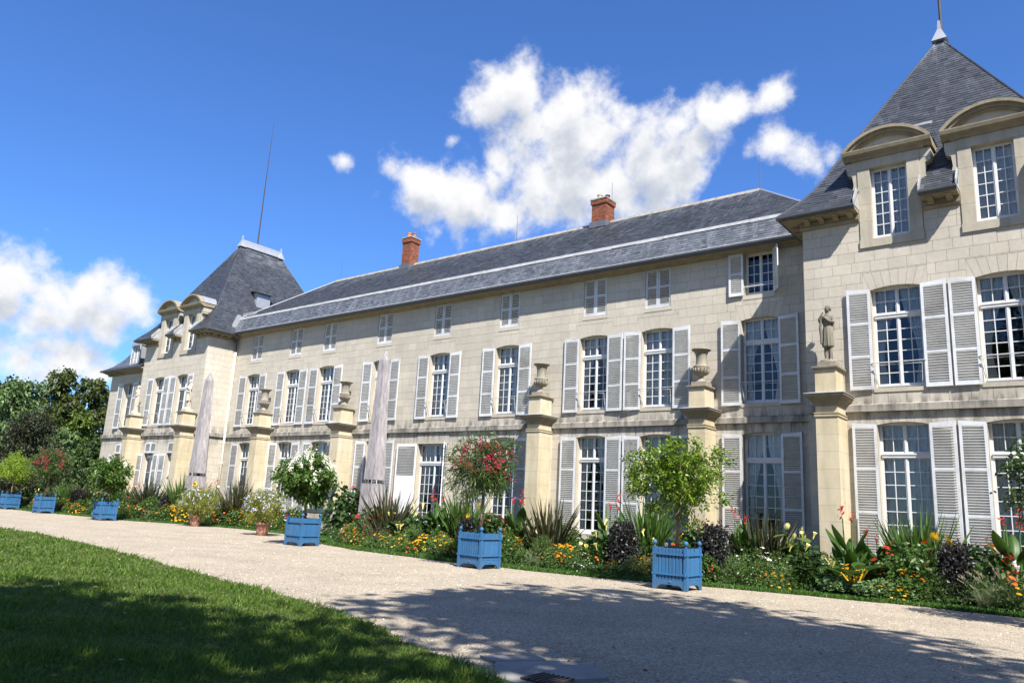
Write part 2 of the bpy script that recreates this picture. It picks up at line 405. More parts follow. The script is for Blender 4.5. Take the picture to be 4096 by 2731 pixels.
def obelisk_mat():
    m, nt, b = newmat('pink_grey_obelisk_stone')
    tc = nt.nodes.new('ShaderNodeTexCoord')
    mp = N(nt, 'ShaderNodeMapping', {'Vector': tc.outputs['Object'], 'Scale': (1, 1, 0.22)})
    n1 = N(nt, 'ShaderNodeTexNoise', {'Vector': mp.outputs[0], 'Scale': 9.0, 'Detail': 7.0, 'Roughness': 0.7})
    n2 = N(nt, 'ShaderNodeTexNoise', {'Vector': mp.outputs[0], 'Scale': 2.2, 'Detail': 3.0})
    cr = N(nt, 'ShaderNodeMapRange', {'Value': n1.outputs['Fac'], 'From Min': 0.32, 'From Max': 0.70}).outputs[0]
    mx = N(nt, 'ShaderNodeMix', {'Factor': cr, 6: (0.205, 0.182, 0.185, 1), 7: (0.43, 0.405, 0.41, 1)}, data_type='RGBA')
    v = N(nt, 'ShaderNodeMapRange', {'Value': n2.outputs['Fac'], 'From Min': 0.3, 'From Max': 0.7, 'To Min': 0.85, 'To Max': 1.12}).outputs[0]
    c = N(nt, 'ShaderNodeVectorMath', {0: mx.outputs[2], 'Scale': v}, operation='SCALE').outputs[0]
    nt.links.new(c, b.inputs['Base Color']); b.inputs['Roughness'].default_value = 0.85; b.inputs['Specular IOR Level'].default_value = 0.2
    bp = N(nt, 'ShaderNodeBump', {'Height': n1.outputs['Fac'], 'Strength': 0.7, 'Distance': 0.015}); nt.links.new(bp.outputs[0], b.inputs['Normal'])
    return m
MT['obelisk'] = obelisk_mat()
MT['slate'] = slatemat('roof_slate', (0.042, 0.047, 0.057), 0.45, 0.12, (17.0, 18.7))
MT['slate_main'] = slatemat('main_roof_slate', (0.062, 0.067, 0.078), 0.45, 0.35, (14.2, 15.6))
MT['slate_low'] = slatemat('pale_roof_slate', (0.098, 0.107, 0.124), 0.42, 0.45, None, 0.5, 0.42)  # paler slate for the main roof's lower slope and the wing
MT['zinc'] = simple('zinc_sheet', (0.36, 0.375, 0.40), 0.42, 0.12, 3.0, metal=0.35)
MT['lead'] = simple('white_lead_flashing', (0.34, 0.345, 0.35), 0.5, 0.3, 4.0)
MT['gutter'] = simple('dark_zinc_gutter', (0.075, 0.08, 0.088), 0.45, 0.15, 3.0)
def worn_paint(name, col, dirt, tone, lowz=None, amt=0.5, fade=(1.0, 1.0, 1.0), rough=0.55):
    """old gloss paint: faded patches, grime in blotches (heavier near lowz), per-piece tone"""
    m, nt, b = newmat(name)
    geo = nt.nodes.new('ShaderNodeNewGeometry'); P = geo.outputs['Position']
    at = N(nt, 'ShaderNodeAttribute', attribute_name='tone')
    n1 = N(nt, 'ShaderNodeTexNoise', {'Vector': P, 'Scale': 2.6, 'Detail': 6.0, 'Roughness': 0.65})
    n2 = N(nt, 'ShaderNodeTexNoise', {'Vector': P, 'Scale': 1.1, 'Detail': 7.0, 'Roughness': 0.7})
    n3 = N(nt, 'ShaderNodeTexNoise', {'Vector': P, 'Scale': 14.0, 'Detail': 5.0, 'Roughness': 0.7})
    v = math_(nt, 'MULTIPLY_ADD', at.outputs['Fac'], 2 * tone, 1 - tone)
    v = math_(nt, 'MULTIPLY', v, N(nt, 'ShaderNodeMapRange', {'Value': n1.outputs['Fac'], 'From Min': 0.3, 'From Max': 0.7, 'To Min': 0.90, 'To Max': 1.10}).outputs[0])
    c = N(nt, 'ShaderNodeVectorMath', {0: col, 'Scale': v}, operation='SCALE').outputs[0]
    fd = N(nt, 'ShaderNodeMapRange', {'Value': n3.outputs['Fac'], 'From Min': 0.56, 'From Max': 0.72}).outputs[0]
    mx = N(nt, 'ShaderNodeMix', {'Factor': math_(nt, 'MULTIPLY', fd, 0.45), 6: c, 7: (col[0] * fade[0], col[1] * fade[1], col[2] * fade[2], 1)}, data_type='RGBA')
    g = N(nt, 'ShaderNodeMapRange', {'Value': n2.outputs['Fac'], 'From Min': 0.50, 'From Max': 0.74}).outputs[0]
    if lowz:
        z = N(nt, 'ShaderNodeSeparateXYZ', {0: P}).outputs[2]
        lo = N(nt, 'ShaderNodeMapRange', {'Value': z, 'From Min': lowz, 'From Max': 0.0}).outputs[0]
        g = math_(nt, 'ADD', g, math_(nt, 'MULTIPLY', lo, n3.outputs['Fac']), clamp=True)
    mx2 = N(nt, 'ShaderNodeMix', {'Factor': math_(nt, 'MULTIPLY', g, amt), 6: mx.outputs[2], 7: (*dirt, 1)}, data_type='RGBA')
    nt.links.new(mx2.outputs[2], b.inputs['Base Color'])
    b.inputs['Roughness'].default_value = rough; b.inputs['Specular IOR Level'].default_value = 0.3
    bp = N(nt, 'ShaderNodeBump', {'Height': n3.outputs['Fac'], 'Strength': 0.5, 'Distance': 0.003}); nt.links.new(bp.outputs[0], b.inputs['Normal'])
    return m
MT['paint'] = worn_paint('pale_grey_shutter_paint', (0.57, 0.585, 0.605), (0.25, 0.235, 0.21), 0.10, None, 0.55, (1.1, 1.08, 1.02))
MT['white'] = simple('white_window_paint', (0.60, 0.61, 0.62), 0.55, 0.08, 5.0)
MT['doorpaint'] = simple('white_door_paint', (0.78, 0.78, 0.78), 0.5, 0.04, 5.0)
MT['pipe'] = simple('cream_downpipe_paint', (0.70, 0.68, 0.58), 0.5, 0.06, 5.0)
MT['iron'] = simple('iron', (0.10, 0.09, 0.085), 0.6, 0.3, 12.0)
MT['grey_iron'] = simple('painted_iron', (0.48, 0.49, 0.50), 0.5, 0.15, 12.0)
MT['rust'] = simple('rusty_rod', (0.06, 0.048, 0.048), 0.7, 0.25, 9.0)
MT['brick'] = simple('chimney_brick', (0.22, 0.075, 0.042), 0.85, 0.22, 7.0, 0.004, tone=0.3)
MT['mortar'] = simple('chimney_mortar', (0.42, 0.36, 0.30), 0.95, 0.1)
MT['terra'] = simple('terracotta_chimney_pot', (0.50, 0.19, 0.09), 0.8, 0.15, 8.0)
MT['pot'] = simple('limed_terracotta', (0.27, 0.135, 0.095), 0.9, 0.5, 7.0, 0.003, bscale=30)
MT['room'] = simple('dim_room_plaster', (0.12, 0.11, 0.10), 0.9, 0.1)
MT['curtain'] = simple('white_curtain', (0.74, 0.73, 0.71), 0.9, 0.06, 3.0)
MT['glass'] = glassmat()
MT['blue'] = worn_paint('blue_planter_paint', (0.030, 0.118, 0.255), (0.085, 0.105, 0.11), 0.16, 0.28, 0.55, (2.0, 1.35, 1.15), 0.6)
MT['soil'] = simple('dark_soil', (0.055, 0.04, 0.028), 0.95, 0.3, 8.0, 0.02, bscale=30)
MT['bronze'] = simple('verdigris_bronze', (0.055, 0.085, 0.075), 0.45, 0.45, 6.0, metal=0.35)
MT['slab'] = simple('grey_paving_slab', (0.24, 0.235, 0.225), 0.9, 0.2, 5.0, 0.006, bscale=40)
MT['signblack'] = simple('black_plant_label', (0.02, 0.02, 0.022), 0.4, 0.05)
MT['signtext'] = simple('white_engraved_text', (0.75, 0.75, 0.75), 0.6, 0.02)
MT['bark'] = simple('pale_bark', (0.23, 0.165, 0.11), 0.9, 0.25, 14.0, 0.006, bscale=40)
MT['bark_dark'] = simple('dark_bark', (0.075, 0.06, 0.047), 0.9, 0.25, 8.0, 0.01, bscale=30)
# ================================================================== THE CHATEAU
rng = random.Random(7)
nrng = np.random.default_rng(11)
A, DD = 17.58, 1.863
XR1, XL1 = 25.22, -25.2
chateau = thing('chateau', 'long cream stone chateau with slate roofs, white louvred shutters and two steep-roofed end pavilions', 'chateau')

TC = [-15.22, -11.42, -8.415, -4.01, 0.024, 4.11, 8.59, 11.448, 15.437]
WOP, TOP_W = 1.353, 1.083
ZS, ZC, ZSILL = 8.65, 8.735, 5.66
GS, GC, GSILL = 4.585, 4.665, 0.88
TZ0, TZ1 = 9.567, 11.165
ST0, ST1 = 4.975, 5.205      # string course

stone_rects = []   # (plane, a0, a1, z0, z1) fine masonry slabs
def rect_minus(rects, h):
    out = []
    for (a0, a1, b0, b1) in rects:
        if h[0] >= a1 or h[1] <= a0 or h[2] >= b1 or h[3] <= b0:
            out.append((a0, a1, b0, b1)); continue
        if h[0] > a0: out.append((a0, h[0], b0, b1))
        if h[1] < a1: out.append((h[1], a1, b0, b1))
        m0, m1 = max(a0, h[0]), min(a1, h[1])
        if h[2] > b0: out.append((m0, m1, b0, h[2]))
        if h[3] < b1: out.append((m0, m1, h[3], b1))
    return out

def courses(a0, a1, z0, z1, ch, bl, holes, seed=0):
    r = random.Random(seed)
    n = max(1, round((z1 - z0) / ch)); h = (z1 - z0) / n
    res = []
    for i in range(n):
        x = a0 - (0 if i % 2 else bl / 2)
        row = []
        while x < a1:
            w = bl * r.uniform(0.86, 1.14)
            if a1 - (x + w) < bl * 0.3: w = a1 - x
            u0, u1 = max(a0, x), min(a1, x + w)
            if u1 - u0 > 0.02: row.append((u0, u1, z0 + i * h, z0 + (i + 1) * h))
            x += w
        for hl in holes:
            row = rect_minus(row, hl)
        res += row
    return [q for q in res if q[1] - q[0] > 0.03 and q[3] - q[2] > 0.03]

def backing(x0, x1, z0, z1, holes, y):
    """wall core behind the facing stones, with real openings and deep reveals"""
    mb = MB()
    xs = sorted({x0, x1, *[min(max(h[0], x0), x1) for h in holes], *[min(max(h[1], x0), x1) for h in holes]})
    zs = sorted({z0, z1, *[min(max(h[2], z0), z1) for h in holes], *[min(max(h[3], z0), z1) for h in holes]})
    for i in range(len(xs) - 1):
        for j in range(len(zs) - 1):
            cx, cz = (xs[i] + xs[i + 1]) / 2, (zs[j] + zs[j + 1]) / 2
            if any(h[0] < cx < h[1] and h[2] < cz < h[3] for h in holes): continue
            mb.add([(xs[i], y, zs[j]), (xs[i + 1], y, zs[j]), (xs[i + 1], y, zs[j + 1]), (xs[i], y, zs[j + 1])], [(0, 1, 2, 3)])
    return mb

def reveals(holes, y0, y1):
    for (a, b, c, d) in holes:
        mb = MB()
        mb.add([(a, y0, c), (a, y1, c), (a, y1, d), (a, y0, d)], [(0, 1, 2, 3)])
        mb.add([(b, y0, c), (b, y1, c), (b, y1, d), (b, y0, d)], [(3, 2, 1, 0)])
        mb.add([(a, y0, c), (b, y0, c), (b, y1, c), (a, y1, c)], [(0, 1, 2, 3)])
        mb.add([(a, y0, d), (b, y0, d), (b, y1, d), (a, y1, d)], [(3, 2, 1, 0)])
        mb.build('reveal', MT['trim'], chateau)

masonry = MB()
def slab(mb, q, y, d=0.02, g=0.004, face='y'):
    a0, a1, z0, z1 = q
    a0 += g; a1 -= g; z0 += g; z1 -= g
    t = d
    if face == 'y':     # looks to -y
        vs = [(a0, y, z0), (a1, y, z0), (a1, y, z1), (a0, y, z1), (a0, y + t, z0), (a1, y + t, z0), (a1, y + t, z1), (a0, y + t, z1)]
    else:               # looks to +x at x=y
        vs = [(y, a0, z0), (y, a1, z0), (y, a1, z1), (y, a0, z1), (y - t, a0, z0), (y - t, a1, z0), (y - t, a1, z1), (y - t, a0, z1)]
    mb.add(vs, [(0, 1, 2, 3), (0, 4, 5, 1), (1, 5, 6, 2), (2, 6, 7, 3), (3, 7, 4, 0)])

def voussoirs(mb, cx, w, zs, zc, zt, y, n=7, spread=0.2, depth=0.4, r=random.Random(3)):
    for i in range(n):
        u0, u1 = -1 + 2 * i / n, -1 + 2 * (i + 1) / n
        g = 0.004
        xl, xr = cx + u0 * w / 2 + g, cx + u1 * w / 2 - g
        tl, tr = cx + u0 * (w / 2 + spread) + g, cx + u1 * (w / 2 + spread) - g
        za, zb = zs + (zc - zs) * (1 - u0 * u0), zs + (zc - zs) * (1 - u1 * u1)
        if i == 0: xl -= 0.0
        mb.tone = r.uniform(0.35, 0.75)
        mb.prism([(xl, za), (xr, zb), (tr, zt), (tl, zt)], 'y', y, y + depth)
    # springers that fill the haunches beside the wedge
    mb.tone = 0.5
    mb.add([(cx - w / 2 - spread, y + .004, zt), (cx - w / 2 - spread, y + .004, zs), (cx - w / 2, y + .004, zs)], [(0, 1, 2)])
    mb.add([(cx + w / 2 + spread, y + .004, zt), (cx + w / 2, y + .004, zs), (cx + w / 2 + spread, y + .004, zs)], [(0, 1, 2)])

# ---- windows -------------------------------------------------------------
pane_budget = [0]
far_panes = MB()
rooms = MB()
pane_cache = {}
def pane_mesh(w, h):
    k = (round(w, 2), round(h, 2))
    if k not in pane_cache:
        mb = MB(); mb.add([(-k[0] / 2, 0, -k[1] / 2), (k[0] / 2, 0, -k[1] / 2), (k[0] / 2, 0, k[1] / 2), (-k[0] / 2, 0, k[1] / 2)], [(0, 1, 2, 3)])
        pane_cache[k] = mb.mesh('pane', MT['glass'])
    return pane_cache[k]

def curtain_mesh(w, h, kind, side, r):
    """hanging folds; kind 1 = drawn aside and tied, 2 = full width"""
    nu, nv = 26, 10
    V = []; F = []
    ph = r.uniform(0, 6)
    for j in range(nv + 1):
        t = j / nv
        z = h * (1 - t)
        if kind == 1:
            ww = w * (0.95 - 0.62 * math.sin(min(1, t / 0.72) * math.pi / 2) ** 2 + 0.18 * max(0, t - 0.72) / 0.28)
        else:
            ww = w
        for i in range(nu + 1):
            u = i / nu
            x = u * ww if side < 0 else w - u * ww
            V.append((x, 0.03 * math.sin(u * 44 + ph + 0.6 * math.sin(t * 3)) + 0.012 * math.sin(u * 19 + t * 2), z))
    for j in range(nv):
        for i in range(nu):
            a = j * (nu + 1) + i
            F.append((a, a + 1, a + nu + 2, a + nu + 1))
    return mesh('curtain', V, F, MT['curtain'], True)

def make_window(cx, z0, z1, w, yp, trans=None, rl=6, ru=2, cols=2, single=False, curtain=2, room=True, rec=0.24, name='window', leafopen=False):
    """painted casement: outer frame, two leaves, transom, glazing bars; panes and curtains are its pieces"""
    r = random.Random(int(cx * 100) + int(z0 * 10))
    mb = MB()
    x0, x1 = cx - w / 2, cx + w / 2
    ya, yb = yp + rec, yp + rec + 0.07
    fr, ms, mu = 0.05, 0.045, 0.024
    mb.box(x0, x0 + fr, ya, yb, z0, z1); mb.box(x1 - fr, x1, ya, yb, z0, z1)
    mb.box(x0 + fr, x1 - fr, ya + .002, yb - .002, z1 - fr, z1); mb.box(x0 + fr, x1 - fr, ya - .02, yb - .002, z0, z0 + fr + 0.05)
    mb.box(cx - ms / 2, cx + ms / 2, ya - 0.012, yb - .004, z0 + fr + 0.05, z1 - fr)
    spans = []
    if trans:
        mb.box(x0 + fr, x1 - fr, ya - 0.035, yb - .006, trans - 0.06, trans + 0.06)
        mb.box(x0 + fr, x1 - fr, ya - 0.055, ya - 0.035, trans + 0.02, trans + 0.05)
        spans = [(z0 + fr + .05, trans - .06, rl), (trans + .06, z1 - fr, ru)]
    else:
        spans = [(z0 + fr + .05, z1 - fr, rl)]
    panes = []
    for (za, zb, nr) in spans:
        for (xa, xb) in ((x0 + fr, cx - ms / 2), (cx + ms / 2, x1 - fr)):
            s = 0.032   # leaf stile
            mb.box(xa, xa + s, ya + .006, yb - .01, za, zb); mb.box(xb - s, xb, ya + .006, yb - .01, za, zb)
            mb.box(xa + s, xb - s, ya + .008, yb - .012, za, za + s + .02); mb.box(xa + s, xb - s, ya + .008, yb - .012, zb - s, zb)
            ia, ib, ja, jb = xa + s, xb - s, za + s + .02, zb - s
            for k in range(1, cols):
                x = ia + (ib - ia) * k / cols
                mb.box(x - mu / 2, x + mu / 2, ya + .012, yb - .02, ja, jb)
            for k in range(1, nr):
                z = ja + (jb - ja) * k / nr
                mb.box(ia, ib, ya + .014, yb - .022, z - mu / 2, z + mu / 2)
            pw, ph = (ib - ia) / cols, (jb - ja) / nr
            for a in range(cols):
                for b in range(nr):
                    panes.append((ia + pw * (a + .5), ja + ph * (b + .5), pw, ph))
    wo = mb.build(name, MT['white'], chateau)
    yg = ya + 0.03
    for (px, pz, pw, ph) in panes:
        if single and pane_budget[0] < 300:
            obj('pane', pane_mesh(pw, ph), wo, (px, yg, pz)); pane_budget[0] += 1
        else:
            far_panes.add([(px - pw / 2, yg, pz - ph / 2), (px + pw / 2, yg, pz - ph / 2), (px + pw / 2, yg, pz + ph / 2), (px - pw / 2, yg, pz + ph / 2)], [(0, 1, 2, 3)])
    if curtain:
        hw = w / 2 - 0.02
        obj('curtain', curtain_mesh(hw, z1 - z0 - 0.1, curtain, -1, r), wo, (x0, yp + rec + 0.14, z0 + 0.05))
        obj('curtain', curtain_mesh(hw, z1 - z0 - 0.1, curtain, 1, r), wo, (cx + 0.02, yp + rec + 0.14, z0 + 0.05))
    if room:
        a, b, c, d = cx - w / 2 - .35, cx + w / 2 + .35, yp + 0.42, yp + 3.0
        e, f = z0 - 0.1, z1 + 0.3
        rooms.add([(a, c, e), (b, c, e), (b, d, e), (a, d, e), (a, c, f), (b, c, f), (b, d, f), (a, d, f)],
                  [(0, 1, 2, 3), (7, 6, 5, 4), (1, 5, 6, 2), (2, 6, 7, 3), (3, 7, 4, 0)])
    return wo

# ---- shutters -------------------------------------------------------------
far_slats = MB()
slat_budget = [0]
sh_cache = {}
SLAT_P = 0.071
def slat_profile(w, tilt):
    d, t = 0.050, 0.010
    c, s = math.cos(tilt), math.sin(tilt)
    pr = [(-d / 2, -t / 2), (d / 2, -t / 2), (d / 2, t / 2), (-d / 2, t / 2)]
    return [(y * c - z * s, y * s + z * c) for y, z in pr]

def make_shutter(hx, y, z0, z1, w, ang, single=False, rails=(0.33, 0.66), rise=0.0, solid=0.0, tilt=-0.62, mat='paint', name='shutter', tone=None):
    """louvred leaf, hinged at (hx,y); local +x runs from the hinge to the free edge"""
    h = z1 - z0
    st, tr, br, mr = 0.075, 0.10, 0.12, 0.075
    t = 0.036
    mb = MB(); mb.tone = random.Random(int(hx * 77)).random() if tone is None else tone
    zt0, zt1 = h, h + rise
    def edge(x): return zt0 + (zt1 - zt0) * x / w
    mb.prism([(0, 0), (st, 0), (st, edge(st)), (0, edge(0))], 'y', -t / 2, t / 2)
    mb.prism([(w - st, 0), (w, 0), (w, edge(w)), (w - st, edge(w - st))], 'y', -t / 2, t / 2)
    mb.box(st, w - st, -t / 2 + .002, t / 2 - .002, 0, br)
    mb.prism([(st, h - tr), (w - st, h - tr), (w - st, edge(w - st) - .003), (st, edge(st) - .003)], 'y', -t / 2 + .002, t / 2 - .002)
    zs = [br]
    for f in rails:
        z = h * f
        mb.box(st, w - st, -t / 2 + .003, t / 2 - .003, z - mr / 2, z + mr / 2)
        zs += [z - mr / 2, z + mr / 2]
    zs.append(h - tr)
    lo = 0
    if solid:
        mb.box(st, w - st, -t / 2 + .008, t / 2 - .008, br, h * solid)
    o = mb.build(name, MT[mat], chateau, loc=(hx, y, z0))
    o.rotation_euler = (0, 0, ang)
    ww = w - 2 * st
    key = (round(ww, 3), round(tilt, 2), mat)
    for i in range(0, len(zs), 2):
        a, b = zs[i], zs[i + 1]
        if solid and b <= h * solid + .05: continue
        if solid: a = max(a, h * solid)
        n = max(1, int((b - a) / SLAT_P))
        for k in range(n):
            z = a + (b - a) * (k + .5) / n
            if single and slat_budget[0] < 300:
                if key not in sh_cache:
                    m2 = MB(); m2.prism(slat_profile(ww, tilt), 'x', 0, ww); sh_cache[key] = m2.mesh('slat', MT[mat])
                obj('slat', sh_cache[key], o, (st, 0, z)); slat_budget[0] += 1
            else:
                ca, sa = math.cos(ang), math.sin(ang)
                pr = slat_profile(ww, tilt)
                vs = []
                for u in (st, st + ww):
                    for (py, pz) in pr:
                        vs.append((hx + u * ca - py * sa, y + u * sa + py * ca, z0 + z + pz))
                far_slats.tone = mb.tone
                far_slats.add(vs, [(i2, (i2 + 1) % 4, 4 + (i2 + 1) % 4, 4 + i2) for i2 in range(4)])
    return o

def pair(cx, w, z0, z1, yp, sw=0.70, single=False, jit=None, left=True, right=True, rise=0.05, **kw):
    r = random.Random(int(cx * 31 + z0 * 7))
    y = yp - 0.065
    if left:
        make_shutter(cx - w / 2 - 0.005, y, z0, z1, sw, math.pi + r.uniform(-.012, .09), single, rise=rise, tilt=0.62, **kw)
    if right:
        make_shutter(cx + w / 2 + 0.005, y, z0, z1, sw, -r.uniform(-.012, .09), single, rise=rise, tilt=-0.62, **kw)

def guard(cx, w, z, yp):
    """light iron guard bars across the foot of a window"""
    mb = MB()
    x0, x1 = cx - w / 2, cx + w / 2
    mb.tube([(x0 - .04, yp - .10, z + .07), (x1 + .04, yp - .10, z + .07)], 0.013, 6)
    mb.tube([(x0 + .1, yp + .02, z - .62), (x0 + .05, yp - .16, z - .02), (x1 - .05, yp - .16, z - .02), (x1 - .1, yp + .02, z - .62)], 0.014, 6)
    mb.tube([(x0 - .03, yp - .10, z + .07), (x0 + .06, yp + .01, z - .55)], 0.010, 6)
    mb.build('guard_rail', MT['grey_iron'], chateau)

# ---- main front (y = 0) -----------------------------------------------------
holes_hi = []; lint_hi = []
for i, c in enumerate(TC):
    holes_hi.append((c - WOP / 2, c + WOP / 2, ZSILL - 0.02, ZC))
    holes_hi.append((c - TOP_W / 2, c + TOP_W / 2, TZ0, TZ1))
    lint_hi.append((c - WOP / 2 - .2, c + WOP / 2 + .2, ZS, ZC + 0.48))
    lint_hi.append((c - TOP_W / 2 - .05, c + TOP_W / 2 + .05, TZ0 - 0.16, TZ0))
DOORX0, DOORX1, DOORZ0, DOORZ1 = -1.03, 0.86, 0.72, 4.43
holes_lo = []; lint_lo = []
for i, c in enumerate(TC):
    if i == 4:
        holes_lo.append((DOORX0, DOORX1, DOORZ0, DOORZ1)); lint_lo.append((DOORX0 - .12, DOORX1 + .12, DOORZ1, 4.9))
    else:
        holes_lo.append((c - WOP / 2, c + WOP / 2, GSILL, GC)); lint_lo.append((c - WOP / 2 - .2, c + WOP / 2 + .2, GS, 4.965))

core = backing(-A, A, 0, 11.2, holes_hi + holes_lo, 0.02)
core.build('wall', MT['joint'], chateau)
reveals(holes_hi + holes_lo, 0.0, 0.45)
LOW, HIGH = -0.04, 0.0       # the ground storey stands a little proud
for q in courses(-A, A, ST1 + .01, 11.12, 0.348, 0.53, holes_hi + lint_hi, 5):
    masonry.tone = min(1, max(0, 0.5 + rng.gauss(0, .16)))
    x, z = (q[0] + q[1]) / 2, (q[2] + q[3]) / 2
    if -3.2 < x < 3.1 and 7.9 < z < 9.6 and rng.random() < .93: masonry.tone = 0.05 + 0.2 * rng.random()     # patch of newer, warmer blocks
    slab(masonry, q, 0.0)
for q in courses(-A, A, 0.0, ST0 - .005, 0.415, 0.74, holes_lo + lint_lo, 6):
    masonry.tone = min(1, max(0, 0.55 + rng.gauss(0, .16))); slab(masonry, q, 0.0)
for i, c in enumerate(TC):
    voussoirs(masonry, c, WOP, ZS, ZC, ZC + 0.475, 0.0, r=random.Random(i))
    if i != 4: voussoirs(masonry, c, WOP, GS, GC, 4.96, 0.0, r=random.Random(i + 50))
    masonry.tone = .55; masonry.box(c - TOP_W / 2 - .045, c + TOP_W / 2 + .045, -0.004, 0.02, TZ0 - 0.155, TZ0 - .004)
masonry.tone = .45
for k in range(5):
    x0 = DOORX0 - .1 + (DOORX1 - DOORX0 + .2) * k / 5; x1 = DOORX0 - .1 + (DOORX1 - DOORX0 + .2) * (k + 1) / 5
    masonry.tone = rng.uniform(.3, .6); masonry.box(x0 + .004, x1 - .004, -0.02, 0.4, DOORZ1, 4.88)
# window sills
for c in TC:
    sill = MB(); sill.box(c - WOP / 2 - .03, c + WOP / 2 + .03, -0.025, 0.24, ZSILL - 0.12, ZSILL - 0.005)
    sill.build('window_sill', MT['trim'], chateau)

# string course of one stretch, weathered top
PIL = [(-13.105, 0), (-6.07, 0), (6.385, 0), (13.475, 0)]
def string_run(x0, x1, y):
    mb = MB()
    n = max(1, round((x1 - x0) / 0.95))
    for i in range(n):
        mb.tone = rng.random()
        a, b = x0 + (x1 - x0) * i / n + .003, x0 + (x1 - x0) * (i + 1) / n - .003
        mb.prism([(y + .02, ST0), (y - 0.11, ST0), (y - 0.11, ST1 - .035), (y + .02, ST1 + .02)], 'x', a, b)
    mb.build('string_course', MT['string'], chateau)
xs = [-A]
for (px, _) in PIL: xs += [px - .33, px + .33]
xs.append(A)
for i in range(0, len(xs), 2): string_run(xs[i], xs[i + 1], 0.0)

# main windows and shutters
for i, c in enumerate(TC):
    near = i >= 8
    make_window(c, ZSILL, ZC, WOP, 0.0, 7.86, 6, 2, 2, near, 1 if i in (8, 6) else 2)
    pair(c, WOP, 5.60, 8.645, 0.0, 0.70, False)
    guard(c, WOP, 6.33, 0.0)
    if i != 4:
        make_window(c, GSILL, GC, WOP, 0.0, 3.70, 7, 2, 2, False, 1 if i in (8, 5, 6) else 2)
        pair(c, WOP, 0.87, 4.585, 0.0, 0.70 if i != 2 else 0.62, False, right=(i != 2))
    if i == 8:
        make_window(c, TZ0, TZ1, TOP_W, 0.0, None, 4, 0, 2, True, 0)
        make_shutter(c - TOP_W / 2, -0.06, TZ0, TZ1 - .02, 0.535, math.pi + 0.05, False, (0.52,), tilt=.62)
        make_shutter(c + TOP_W / 2, -0.04, TZ0, TZ1 - .02, 0.535, -0.95, False, (0.52,), tilt=-.62)
        gb = MB(); gb.tube([(c - .54, -.02, 9.9), (c + .54, -.02, 9.9)], .014, 6); gb.tube([(c - .54, -.05, 9.86), (c + .54, -.05, 9.86)], .012, 6); gb.build('guard_rail', MT['grey_iron'], chateau)
    else:
        j = random.Random(i)
        make_shutter(c - TOP_W / 2 + .004, 0.05, TZ0 + .01, TZ1 - .01, 0.535, j.uniform(-.02, .0), False, (0.52,), tilt=-.62)
        make_shutter(c + TOP_W / 2 - .004, 0.05, TZ0 + .01, TZ1 - .01, 0.535, math.pi + (0.0 if i not in (0, 1) else .10), False, (0.52,), tilt=.62)
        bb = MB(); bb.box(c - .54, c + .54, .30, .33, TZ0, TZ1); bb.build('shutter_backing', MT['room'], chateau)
# central glazed door with a louvred leaf on each side
make_window((DOORX0 + DOORX1) / 2, DOORZ0, DOORZ1, DOORX1 - DOORX0, 0.0, 3.52, 6, 2, 3, False, 1, name='glazed_door')
make_shutter(DOORX0 - .01, -0.075, DOORZ0, DOORZ1, 1.28, math.pi + .03, False, (0.58,), solid=0.6, mat='doorpaint', name='door_shutter', tilt=.62)
make_shutter(DOORX1, -0.06, DOORZ0, DOORZ1, 0.98, -0.93, False, (0.58,), mat='doorpaint', name='door_shutter', tilt=-.62)
stp = MB()
for k in range(4):
    stp.tone = .4 + .1 * k
    stp.box(-1.9 + .0 * k, 1.7, -0.45 - 0.36 * (3 - k), 0.0 - .001 * k, 0.18 * k, 0.18 * (k + 1) - .004)
stp.build('entrance_steps', MT['string'], chateau)

